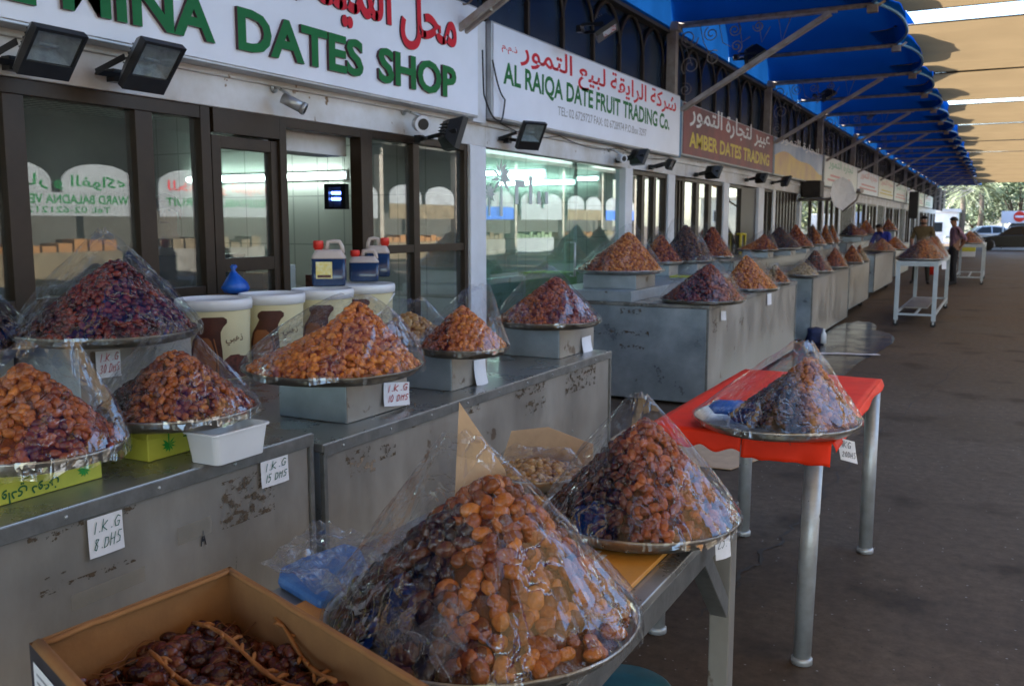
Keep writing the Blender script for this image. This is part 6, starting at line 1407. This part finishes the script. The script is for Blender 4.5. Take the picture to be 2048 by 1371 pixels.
# ------------------------------------------------------------------ people
def person(label, loc, rotz, H, J, shirt, trousers, hairstyle, beard=False, bald=False, fem=False, group=None, seed=1, headturn=0):
    """J: joints of the pose, metres for a 1.72 m figure; one skinned continuous body"""
    base = dict(pel=(0, 0, .93), wst=(0, .0, 1.08), chs=(0, .01, 1.30), nck=(0, .0, 1.47), hd0=(0, -.015, 1.56), hd1=(0, -.01, 1.655), shL=(-.185, 0, 1.40), shR=(.185, 0, 1.40), elL=(-.24, .02, 1.13), elR=(.24, .02, 1.13), wrL=(-.25, -.05, .89), wrR=(.25, -.05, .89), haL=(-.25, -.07, .81), haR=(.25, -.07, .81),
                hpL=(-.09, 0, .90), hpR=(.09, 0, .90), knL=(-.10, -.02, .50), knR=(.10, -.02, .50), anL=(-.11, .02, .09), anR=(.11, .02, .09), toL=(-.13, -.14, .035), toR=(.13, -.14, .035)); base.update(J)
    rad = dict(pel=.145, wst=.135, chs=.155, nck=.058, hd0=.072, hd1=.082, shL=.075, shR=.075, elL=.052, elR=.052, wrL=.033, wrR=.033, haL=.038, haR=.038, hpL=.10, hpR=.10, knL=.068, knR=.068, anL=.048, anR=.048, toL=.04, toR=.04)
    E = [('pel', 'wst', 1), ('wst', 'chs', 1), ('chs', 'nck', 1), ('nck', 'hd0', 0), ('hd0', 'hd1', 0)]
    for s in 'LR': E += [('chs', 'sh'+s, 1), ('sh'+s, 'el'+s, 1), ('el'+s, 'wr'+s, 0), ('wr'+s, 'ha'+s, 0), ('pel', 'hp'+s, 2), ('hp'+s, 'kn'+s, 2), ('kn'+s, 'an'+s, 2), ('an'+s, 'to'+s, 3)]
    nm = list(base); me = bpy.data.meshes.new('body'); me.from_pydata([base[k] for k in nm], [(nm.index(a), nm.index(b)) for a, b, _ in E], [])
    o = bpy.data.objects.new('body', me); COL.objects.link(o); md = o.modifiers.new('skin', 'SKIN'); md.use_smooth_shade = True
    for i, k in enumerate(nm):
        r = rad[k]; sv = me.skin_vertices[0].data[i]; sv.radius = (r*1.12, r*.80) if k in ('pel', 'wst', 'chs') else (r, r); sv.use_root = k == 'pel'
    sb_ = o.modifiers.new('sub', 'SUBSURF'); sb_.levels = 2; sb_.render_levels = 2
    bpy.context.view_layer.update(); ev = o.evaluated_get(bpy.context.evaluated_depsgraph_get()); m2 = bpy.data.meshes.new_from_object(ev)
    bpy.data.objects.remove(o); bpy.data.meshes.remove(me)
    vs = [v.co.copy() for v in m2.vertices]; fs = [tuple(p.vertices) for p in m2.polygons]; mb = MB()
    segs = [(Vector(base[a]), Vector(base[b]), k) for a, b, k in E]
    def part_of(p):
        best = (9, 1)
        for a, b, k in segs:
            ab = b-a; t = max(0, min(1, (p-a).dot(ab)/ab.length_squared)); d = (a+ab*t-p).length
            if d < best[0]: best = (d, k)
        k = best[1]
        if k == 1 and p.z < base['pel'][2]+.03 and abs(p.x) < .17: k = 2
        return k
    mb.v = [tuple(p) for p in vs]
    for f in fs:
        c_ = sum((vs[i] for i in f), Vector())/len(f); mb.f.append(f); mb.m.append(part_of(c_)); mb.s.append(True)
    for s in 'LR':                             # fingers, unequal and slightly curled
        w_, h_ = Vector(base['wr'+s]), Vector(base['ha'+s]); d = (h_-w_).normalized(); sgn = -1 if s == 'L' else 1; side = d.cross(Vector((sgn, 0, 0))); side = side.normalized() if side.length > .1 else Vector((0, 1, 0)); cu_ = Vector((-sgn, 0, 0))
        for i, L in enumerate((.058, .068, .064, .05)):
            b = h_+d*.015+side*(-.027+.018*i); mb.tube([b, b+d*L*.5+cu_*.004, b+d*L*.85+cu_*.018], [.009, .0085, .007], 6, 0)
        b = w_+d*.03+side*-.03; mb.tube([b, b+side*-.025+d*.03, b+side*-.03+d*.058], [.011, .010, .008], 6, 0)
    hc = Vector(base['hd1']); h0 = Vector(base['hd0']); fwd = Matrix.Rotation(headturn, 3, 'Z') @ Vector((0, -1, 0)); sdv = Matrix.Rotation(headturn, 3, 'Z') @ Vector((1, 0, 0)); up_ = (hc-h0).normalized()
    hm = (hc*.55+h0*.45)
    mb.tube([hm+fwd*.072+up_*.02, hm+fwd*.098-up_*.015, hm+fwd*.076-up_*.024], [.008, .015, .010], 8, 0)
    for s in (-1, 1): mb.lathe([(0, -.012), (.018, -.004), (.022, .006), (0, .012)], 10, (0, 0, 0), 0, True, Matrix.Translation(hm+sdv*s*.082) @ Matrix.Rotation(R(90), 4, 'Y') @ Matrix.Diagonal((1.4, .8, 1, 1)))
    t = mb.build('person', [M['skin'], shirt, trousers, M['hair']], loc=(0, 0, 0)); k = H/1.72
    t.scale = (k, k, k); t.location = loc; t.rotation_euler.z = rotz; tag(t, label, 'person', group)
    def child(name, m, mats):
        o_ = m.build(name, mats); o_.parent = t; return o_
    m = MB()
    for s in (-1, 1): m.lathe([(0, -.008), (.009, 0), (0, .008)], 8, (0, 0, 0), 0, True, Matrix.Translation(hm+fwd*.077+sdv*s*.032+up_*.022))
    child('eyes', m, M['black'])
    m = MB(); m.tube([hm+fwd*.078+sdv*-.026-up_*.052, hm+fwd*.086-up_*.05, hm+fwd*.078+sdv*.026-up_*.052], [.004, .007, .004], 6); child('mouth', m, mat('lips', (.17, .06, .045), .5))
    m = MB(); n1, n2 = 16, 10; hv = []
    for i in range(n2+1):
        for j in range(n1):
            th = (R(100) if not bald else R(86))*i/n2; ph = 2*math.pi*j/n1; d = Vector((math.sin(th)*math.cos(ph), math.sin(th)*math.sin(ph), math.cos(th))); q = Matrix.Rotation(headturn, 3, 'Z') @ d
            fr = max(0, -d.y); th2 = th*(1-.42*fr*(i/n2)); d = Vector((math.sin(th2)*math.cos(ph), math.sin(th2)*math.sin(ph), math.cos(th2))); q = Matrix.Rotation(headturn, 3, 'Z') @ d
            rr_ = .099+.004*mn.noise((q.x*8, q.y*8, q.z*8)); hv.append(hc+Vector((q.x*rr_*.93, q.y*rr_*1.05+.008, q.z*rr_*.98-.012)))
    m.add(hv, [(i*n1+j, i*n1+(j+1) % n1, (i+1)*n1+(j+1) % n1, (i+1)*n1+j) for i in range(n2) for j in range(n1)], 0, True); child('hair', m, M['hair'])
    if beard:
        m = MB(); m.grid(lambda u, v: hm+sdv*(.078*math.sin((u-.5)*2.9))+fwd*(.05+.038*math.cos((u-.5)*2.9))-up_*(.060+.035*v*(1-.5*abs(u-.5))), 12, 5); bo = child('beard', m, M['hair']); s_ = bo.modifiers.new('thick', 'SOLIDIFY'); s_.thickness = .012
    m = MB(); nk = Vector(base['nck']); m.lathe([(.066, -.02), (.072, .0), (.066, .018)], 16, nk+Vector((0, .005, -.03))); child('collar', m, shirt)
    m = MB(); pz = base['pel']; m.lathe([(.150, 0), (.153, .02), (.150, .04)], 20, (0, 0, 0), 0, True, Matrix.Translation((pz[0], pz[1], pz[2]+.02)) @ Matrix.Diagonal((1.0, .78, 1, 1))); child('belt', m, M['black'])
    return t
M['shirtbrown'] = mat('olive_brown_shirt', (.14, .10, .045), .85, 0, .15, 12., bump=.2, bs=40); M['trdark'] = mat('dark_trousers', (.02, .02, .024), .85, 0, .2, 10.); M['trolive'] = mat('dark_olive_trousers', (.03, .028, .022), .85, 0, .2, 10.)
def striped():
    m = mat('pink_striped_shirt', (.30, .16, .20), .85); n = m.node_tree.nodes; l = m.node_tree.links; tc = n.new('ShaderNodeTexCoord'); wv = n.new('ShaderNodeTexWave'); wv.inputs['Scale'].default_value = 9.; l.new(tc.outputs['Object'], wv.inputs[0])
    cr = n.new('ShaderNodeValToRGB'); cr.color_ramp.elements[0].color = (.36, .20, .25, 1); cr.color_ramp.elements[1].color = (.15, .09, .14, 1); l.new(wv.outputs[0], cr.inputs[0]); l.new(cr.outputs[0], n['Principled BSDF'].inputs['Base Color']); return m
M['shirtpink'] = striped(); M['shirtblue'] = mat('royal_blue_shirt', (.02, .035, .30), .85, 0, .15, 12.); M['jacket'] = mat('dark_navy_jacket', (.012, .014, .028), .8, 0, .2, 12.)
person('bearded man in an olive brown shirt standing with his hands before him', (-1.72, 25.9, 0), R(-8), 1.74, dict(elL=(-.27, .0, 1.14), elR=(.27, .0, 1.14), wrL=(-.22, -.16, .97), wrR=(.22, -.12, .95), haL=(-.17, -.21, .92), haR=(.19, -.18, .88), knL=(-.14, -.03, .5), anL=(-.18, 0, .09), toL=(-.22, -.15, .035), knR=(.13, -.02, .5), anR=(.16, .02, .09), toR=(.20, -.13, .035)), M['shirtbrown'], M['trolive'], 'short', True, True, seed=1)
person('man in a pink striped shirt standing side-on with one hand on his hip', (-.98, 25.8, 0), R(-70), 1.72, dict(elR=(.30, .16, 1.16), wrR=(.19, .10, .99), haR=(.15, .05, .95), elL=(-.24, .04, 1.13), wrL=(-.22, -.04, .90), nck=(0, -.02, 1.47), hd0=(0, -.05, 1.55), hd1=(0, -.06, 1.64)), M['shirtpink'], M['trdark'], 'short', seed=2, headturn=R(20))
bp_ = at(1762, 470, 1, 24.3); person('dark-haired boy in a royal blue shirt bending behind the heaps', (bp_.x, 24.6, 0), R(-20), 1.58, dict(nck=(.02, -.10, 1.45), hd0=(.0, -.16, 1.52), hd1=(-.01, -.2, 1.60), elL=(-.25, -.12, 1.15), wrL=(-.2, -.3, 1.05), haL=(-.18, -.36, 1.02), elR=(.25, -.12, 1.15), wrR=(.2, -.3, 1.05), haR=(.18, -.36, 1.02)), M['shirtblue'], M['trdark'], 'short', seed=3)
ip = at(335, 470, 0, -4.42); person('man in a dark navy jacket standing behind the brown framed window', (ip.x, ip.y, .05), R(38), 1.66, {}, M['jacket'], M['trdark'], 'short', seed=4)

# ------------------------------------------------------------------ cars, far sign, far buildings, trees
def car(label, loc, rotz, paint, L=4.5, W=1.76, H=1.42):
    t = thing('parked_car', label, 'car', (0, 0, 0)); hw = W/2
    low = [(-L/2, .32), (-L/2+.03, .55), (-L/2+.12, .70), (-L*.27, .86), (-L*.20, .90), (L*.30, .93), (L*.42, .92), (L/2-.03, .86), (L/2, .55), (L/2-.02, .30)]
    arch = lambda cx: [(cx+.36*math.cos(a), .32+.36*math.sin(a)) for a in [math.pi*k/8 for k in range(9)]]
    wf, wr = -L*.31, L*.29
    prof = low[:]+[(wr+.40, .22)]+arch(wr)+[(wr-.40, .2), (wf+.40, .2)]+arch(wf)+[(wf-.40, .24)]
    m = MB(); k = len(prof); secs = [(-hw, .95), (-hw*.93, 1.0), (0, 1.01), (hw*.93, 1.0), (hw, .95)]
    vs = [(x*(1 if abs(y) < hw else .985), y, .3+(z-.3)*s) for y, s in secs for x, z in prof]; fs = [tuple(range(k)), tuple(4*k+i for i in range(k))[::-1]]
    for j in range(4):
        for i in range(k): fs.append((j*k+i, (j+1)*k+i, (j+1)*k+(i+1) % k, j*k+(i+1) % k))
    m.add(vs, fs, 0, False); body = m.build('body', paint, t, bevel=.02, fixn=True)
    cab = [(-L*.20, .88), (-L*.06, H-.06), (L*.02, H), (L*.16, H-.01), (L*.26, H-.10), (L*.40, .90)]
    m = MB(); k = len(cab); vs = [(x, s*hw*(.96 if z < 1 else .74), z) for s in (-1, 1) for x, z in cab]; fs = [tuple(range(k)), tuple(k+i for i in range(k))[::-1]]+[(i, k+i, k+(i+1) % k, (i+1) % k) for i in range(k)]
    m.add(vs, fs, 0, False); m.build('cabin', paint, t, bevel=.03, fixn=True)
    def sidewin(pts, s):
        m = MB(); P = []
        for x, z in pts:
            f = (z-.89)/(H-.06-.89); P.append((x, s*(hw*(.96-.22*min(1, f))+.006), z))
        m.prism(P, (0, s*.006, 0)); m.build('window', M['carglass'], t, fixn=True)
    for s in (-1, 1):
        sidewin([(-L*.17, .93), (-L*.055, H-.10), (L*.07, H-.07), (L*.07, .93)], s); sidewin([(L*.085, .93), (L*.085, H-.07), (L*.23, H-.13), (L*.33, .95)], s)
        m = MB(); m.box(-L*.16, -L*.14, s*hw*1.0, s*(hw*1.0+.16), .93, 1.03); m.build('mirror', paint, t)
    a, b, c_, d = (-L*.195, .91), (-L*.068, H-.08), (L*.265, H-.12), (L*.39, .93)
    m = MB(); m.add([(a[0]-.02, -hw*.86, a[1]), (a[0]-.02, hw*.86, a[1]), (b[0]-.02, hw*.66, b[1]), (b[0]-.02, -hw*.66, b[1])], [(0, 1, 2, 3)]); m.build('windscreen', M['carglass'], t)
    m = MB(); m.add([(c_[0]+.02, -hw*.66, c_[1]), (c_[0]+.02, hw*.66, c_[1]), (d[0]+.02, hw*.86, d[1]), (d[0]+.02, -hw*.86, d[1])], [(0, 1, 2, 3)]); m.build('rear_window', M['carglass'], t)
    for cx in (wf, wr):
        for s in (-1, 1):
            X = Matrix.Translation((cx, s*(hw-.11), .32)) @ Matrix.Rotation(R(90), 4, 'X'); w_ = MB(); w_.lathe([(.20, -.09), (.31, -.09), (.32, -.06), (.32, .06), (.31, .09), (.20, .09)], 24, (0, 0, 0), 0, True, X); wh_ = w_.build('wheel', M['rubber'], t)
            w_ = MB(); w_.lathe([(0, -.07), (.08, -.085), (.20, -.075), (.21, .075), (.08, .085), (0, .07)], 20, (0, 0, 0), 0, True, X); w_.build('rim', M['leg'], wh_)
    for s in (-1, 1):
        m = MB(); m.box(-L/2-.005, -L/2+.12, s*hw*.55-.16, s*hw*.55+.16, .60, .70); m.build('headlight', M['lampglass'], t, bevel=.02); m = MB(); m.box(L/2-.10, L/2+.005, s*hw*.6-.14, s*hw*.6+.14, .66, .80); m.build('tail_light', M['capred'], t, bevel=.02)
    t.location = loc; t.rotation_euler.z = rotz
    return t
M['carglass'] = mat('car_glass', (.010, .014, .018), .12, 0, spec=.3)
M['carblack'] = mat('black_car_paint', (.006, .007, .009), .25, 0, coat=.25, spec=.3); M['carsilver'] = mat('silver_car_paint', (.42, .44, .47), .22, .6, coat=1.); M['carwhite'] = mat('white_car_paint', (.72, .73, .74), .2, 0, coat=1.)
cp = at(1952, 500, 2, 0)
car('black saloon car parked across the sunlit end of the walkway', (cp.x+2.0, cp.y+.5, 0), 0, M['carblack'])
car('silver-white car parked behind the nose of the black saloon', (at(1965, 480, 1, 70).x, 70, 0), R(15), M['carsilver'])
# white van with the no-entry board before it
vx = at(2030, 470, 1, 76).x
t = thing('white_van', 'tall white van parked behind the no entry sign', 'van', (vx+1.6, 76, 0)); 
vp = [(-2.6, .35), (-2.62, .9), (-2.3, 1.15), (-1.75, 2.05), (-1.4, 2.25), (2.5, 2.3), (2.6, 2.1), (2.6, .35)]
m = MB(); m.prism([(vx+1.6+x, 75.1, z) for x, z in vp], (0, 1.8, 0)); m.build('body', M['carwhite'], t, bevel=.05, fixn=True)
m = MB(); m.prism([(vx+1.6+x, 75.09, z) for x, z in ((-2.1, 1.22), (-1.66, 1.95), (-.9, 1.95), (-.9, 1.22))], (0, -.01, 0)); m.build('window', M['carglass'], t, fixn=True)
for cx in (-1.7, 1.7): m = MB(); m.lathe([(.2, -.1), (.34, -.1), (.34, .1), (.2, .1)], 20, (0, 0, 0), 0, True, Matrix.Translation((vx+1.6+cx, 75.2, .34)) @ Matrix.Rotation(R(90), 4, 'X')); m.build('wheel', M['rubber'], t)
np_ = at(2039, 433, 1, 66); t = thing('no_entry_sign', 'round red no entry sign with a white bar on a white board', 'sign', (np_.x, 66, 0)); k = (np_-CAM).dot(FW)/FPX
m = MB(); m.box(np_.x-32*k, np_.x+30*k, 66.0, 66.04, np_.z-13*k, np_.z+11*k); m.build('board', M['signwhite'], t)
m = MB(); m.lathe([(0, .012), (10.5*k, .012), (10.5*k, 0), (0, 0)], 32, (0, 0, 0), 0, False, Matrix.Translation((np_.x, 65.985, np_.z)) @ Matrix.Rotation(R(90), 4, 'X')); m.build('disc', M['capred'], t)
m = MB(); m.box(np_.x-7.5*k, np_.x+7.5*k, 65.962, 65.972, np_.z-2*k, np_.z+2*k); m.build('bar', M['signwhite'], t)
for s in (-28, 26): m = MB(); m.tube([(np_.x+s*k, 66.02, 0), (np_.x+s*k, 66.02, np_.z-13*k)], .04, 8); m.build('post', M['leg'], t)
def block(label, x0, x1, y0, y1, h, mt, nw, name='far_building'):
    t = thing(name, label, 'building', ((x0+x1)/2, y0, 0)); m = MB(); m.box(x0, x1, y0, y1, 0, h); m.box(x0-.15, x1+.15, y0-.15, y1+.15, h, h+.25); m.build('wall', mt, t)
    for i in range(nw):
        x = x0+(x1-x0)*(i+.5)/nw; f = MB(); f.box(x-.6, x+.6, y0-.05, y0-.002, h*.35, h*.7); fo = f.build('window', M['white'], t); g_ = MB(); g_.box(x-.52, x+.52, y0-.06, y0-.052, h*.37, h*.68); g_.build('pane', M['carglass'], fo)
    return t
block('small white kiosk building at the end of the arcade', at(1885, 440, 1, 80).x-2, at(1914, 440, 1, 80).x, 80, 84, at(1900, 424, 1, 80).z, M['white'], 1)
block('long low cream wall building behind the trees', -30, 30, 130, 138, 5, M['signcream'], 12)
rng = np.random.default_rng(5)
M['leafA'] = mat('grey_green_leaf', (.09, .13, .07), .55, 0, vcol=(.22, .27, .15), vs=.6); M['leafB'] = mat('palm_leaf', (.12, .15, .07), .5, 0, vcol=(.26, .29, .16), vs=.7); M['bark'] = mat('bark', (.11, .085, .065), .9, 0, .3, 6., bump=.5, bs=14)
def tree(label, x, y, h, r, seed, leafmat, n=5200):
    t = thing('leafy_tree', label, 'tree', (x, y, 0), 'trees beyond the arcade'); g_ = np.random.default_rng(seed); m = MB(); rr_ = random.Random(seed); th = h*.16
    m.tube([(x, y, 0), (x+.1, y, th*.5), (x-.05, y+.1, th)], [.28, .2, .15], 10)
    C_ = []
    for i in range(15):
        a = rr_.uniform(0, 6.283); q = rr_.uniform(.15, 1); c_ = Vector((x+math.cos(a)*r*.75*q, y+math.sin(a)*r*.75*q, th+(h-th)*rr_.uniform(.1, .92))); C_.append((c_, r*rr_.uniform(.22, .42)))
        m.tube([(x, y, th*rr_.uniform(.7, 1)), Vector((x, y, th)).lerp(c_, .5)+Vector((0, 0, .2)), c_], [.10, .06, .02], 6)
    m.build('trunk', M['bark'], t)
    cl = g_.integers(0, len(C_), n); cc = np.array([tuple(c_[0]) for c_ in C_])[cl]; cr_ = np.array([c_[1] for c_ in C_])[cl]
    d = g_.normal(size=(n, 3)); d /= np.linalg.norm(d, axis=1)[:, None]; p = cc+d*(cr_*g_.uniform(.35, 1.05, n))[:, None]*np.array([1.1, 1.1, .8])
    u = g_.normal(size=(n, 3)); u /= np.linalg.norm(u, axis=1)[:, None]; v = np.cross(u, g_.normal(size=(n, 3))); v /= np.linalg.norm(v, axis=1)[:, None]; s = g_.uniform(.10, .22, n)[:, None]
    q = np.stack([p-u*s, p+v*s*.5, p+u*s, p-v*s*.5], 1).reshape(-1, 3); me = bpy.data.meshes.new('crown'); me.from_pydata(q.tolist(), [], np.arange(4*n).reshape(n, 4).tolist()); me.materials.append(leafmat)
    o = bpy.data.objects.new('crown', me); COL.objects.link(o); o.parent = t; o.location = -t.location
    return t
def palm(label, x, y, h, seed):
    t = thing('palm_tree', label, 'palm', (x, y, 0), 'date palms beyond the arcade'); rr_ = random.Random(seed); m = MB(); m.tube([(x, y, 0), (x+.1, y, h*.5), (x, y+.1, h)], [.26, .2, .19], 10); m.build('trunk', M['bark'], t)
    m = MB()
    for i in range(34):
        a = rr_.uniform(0, 6.283); e = rr_.uniform(-.5, 1.25); L = rr_.uniform(2.0, 2.9); pts = []
        for k in range(9):
            s = k/8; pts.append(Vector((x+math.cos(a)*L*s*math.cos(e*(1-s*.4)), y+math.sin(a)*L*s*math.cos(e*(1-s*.4)), h+L*s*math.sin(e)-1.5*s*s)))
        m.tube(pts, [.03*(1-k/9) for k in range(9)], 4)
        for k in range(1, 9):
            for sg in (-1, 1):
                for w2 in (0, .5):
                    p = pts[k-1].lerp(pts[k], w2); d = (pts[k]-pts[k-1]).normalized(); sd2 = d.cross(Vector((0, 0, 1))).normalized()*sg; tip = p+(sd2*.85+d*.7+Vector((0, 0, -.25))).normalized()*.55*(1-.4*k/8); m.add([p, p+d*.07, tip], [(0, 1, 2)])
    o = m.build('crown', M['leafB'], t); return t
tl = [('tall grey-green tree behind the end of the arcade, left side', -6, 92, 10, 4.5, 'leafA'), ('broad grey-green tree behind the white kiosk', -11, 100, 12, 6, 'leafA'), ('dense tree above the black saloon', 1.5, 95, 11, 5, 'leafA'), ('pale bushy tree above the no entry sign', 6.5, 90, 10, 5, 'leafB'), ('large tree beyond the walkway, behind the palms', -2.5, 108, 13, 6.5, 'leafA'), ('far tree at the right of the walkway end', 12, 104, 12, 6, 'leafA'), ('low tree at the arcade corner', -8.5, 84, 6.5, 3, 'leafB'), ('distant wide tree closing the view', 4, 118, 14, 8, 'leafA')]
for i, (lb, x, y, h_, r_, lm_) in enumerate(tl): tree(lb, x, y, h_*.62, r_, 100+i, M[lm_])
for i, (px, y, h_) in enumerate(((1925, 84, 4.2), (1962, 88, 4.8), (1903, 95, 5.0))): palm(['date palm with a low crown near the white kiosk', 'date palm above the silver-white car', 'taller date palm behind the kiosk'][i], at(px, 400, 1, y).x, y, h_, 200+i)

# ------------------------------------------------------------------ market row across the street (seen only in the shop glass)
XO = 13.5
om = mat('opposite_wall', (.07, .065, .055), .8, 0, .15, .6)  # gloom of the hall interior put into its wall and roof colour
t = thing('market_hall', 'long market hall with dark stalls across the street', 'building', (XO+3, 20, 0)); m = MB(); m.box(XO+3, XO+3.3, -12, 62, 0, 4.6); m.build('wall', om, t); m = MB(); m.box(XO-.2, XO+3.3, -12, 62, 4.62, 4.8); m.build('roof', om, t)
for k in range(13): m = MB(); m.box(XO, XO+.25, -10+5.7*k-.12, -10+5.7*k+.12, 0, 4.6); m.build('column', M['post'], t)
M['awningred'] = mat('red_awning_print', (.6, .08, .05), .5); M['awningblue'] = mat('blue_awning_print', (.06, .15, .5), .5)
for k in range(12):
    y = -7.1+5.7*k; t = thing('arched_sign', 'white arched stall sign across the street, '+['first', 'second', 'third', 'fourth', 'fifth', 'sixth', 'seventh', 'eighth', 'ninth', 'tenth', 'eleventh', 'twelfth'][k]+' along', 'sign', (XO, y, 2.1), 'arched stall signs across the street')
    for s in (-1, 1):
        pts = [(XO-.06, y+s*1.3-1.15, 2.35)]+[(XO-.06, y+s*1.3-1.15*math.cos(math.pi*i/14), 2.62+.5*math.sin(math.pi*i/14)) for i in range(15)]+[(XO-.06, y+s*1.3+1.15, 2.35)]
        m = MB(); m.prism(pts, (.05, 0, 0)); m.build('arch_board', M['signdim'], t, fixn=True)
    m = MB(); m.box(XO-.06, XO-.01, y-2.45, y+2.45, 1.75, 2.345); m.build('name_board', [M['signdim'], M['dimtan'], M['awningblue']][k % 3 if k > 5 else 0], t)
    if k in (3, 4, 5):
        m = MB(); nmx = {3: 'FRUIT TRADING', 4: 'WARD BALADNA VEGETABLES', 5: 'VEGETABLES & FRUIT'}[k]; write(m, nmx, (XO-.063, y+2.2, 2.06), (0, -1, 0), V, 4.4, .24, 0, .02)
        if k == 4: write(m, 'Tel: 02-6212121', (XO-.063, y+1.6, 1.83), (0, -1, 0), V, 2.6, .16, 0, .01)
        write(m, arabic('للخضار و الفواكه'), (XO-.063, y+2.1, 2.42), (0, -1, 0), V, 4.2, .38, 1, .015); m.build('lettering', [M['green3d'], M['red3d'] if k != 4 else M['green3d']], t)
    t2 = thing('produce_stall', 'produce stall counter across the street, under the '+['first', 'second', 'third', 'fourth', 'fifth', 'sixth', 'seventh', 'eighth', 'ninth', 'tenth', 'eleventh', 'twelfth'][k]+' arched sign', 'stall', (XO+.8, y, 0), 'produce stalls across the street')
    m = MB(); m.box(XO+.3, XO+1.2, y-2.2, y+2.2, 0, .8); m.build('counter', [M['signdim'], M['dimtan'], M['steel']][k % 3], t2)
    m = MB(); rr_ = random.Random(k)
    for q in range(9): m.box(XO+.35, XO+1.1, y-2.1+.47*q, y-1.7+.47*q, .802, .95+.2*rr_.random())
    m.build('crates', [M['leafA'], M['cardboard'], M['dimtan']][k % 3], t2)
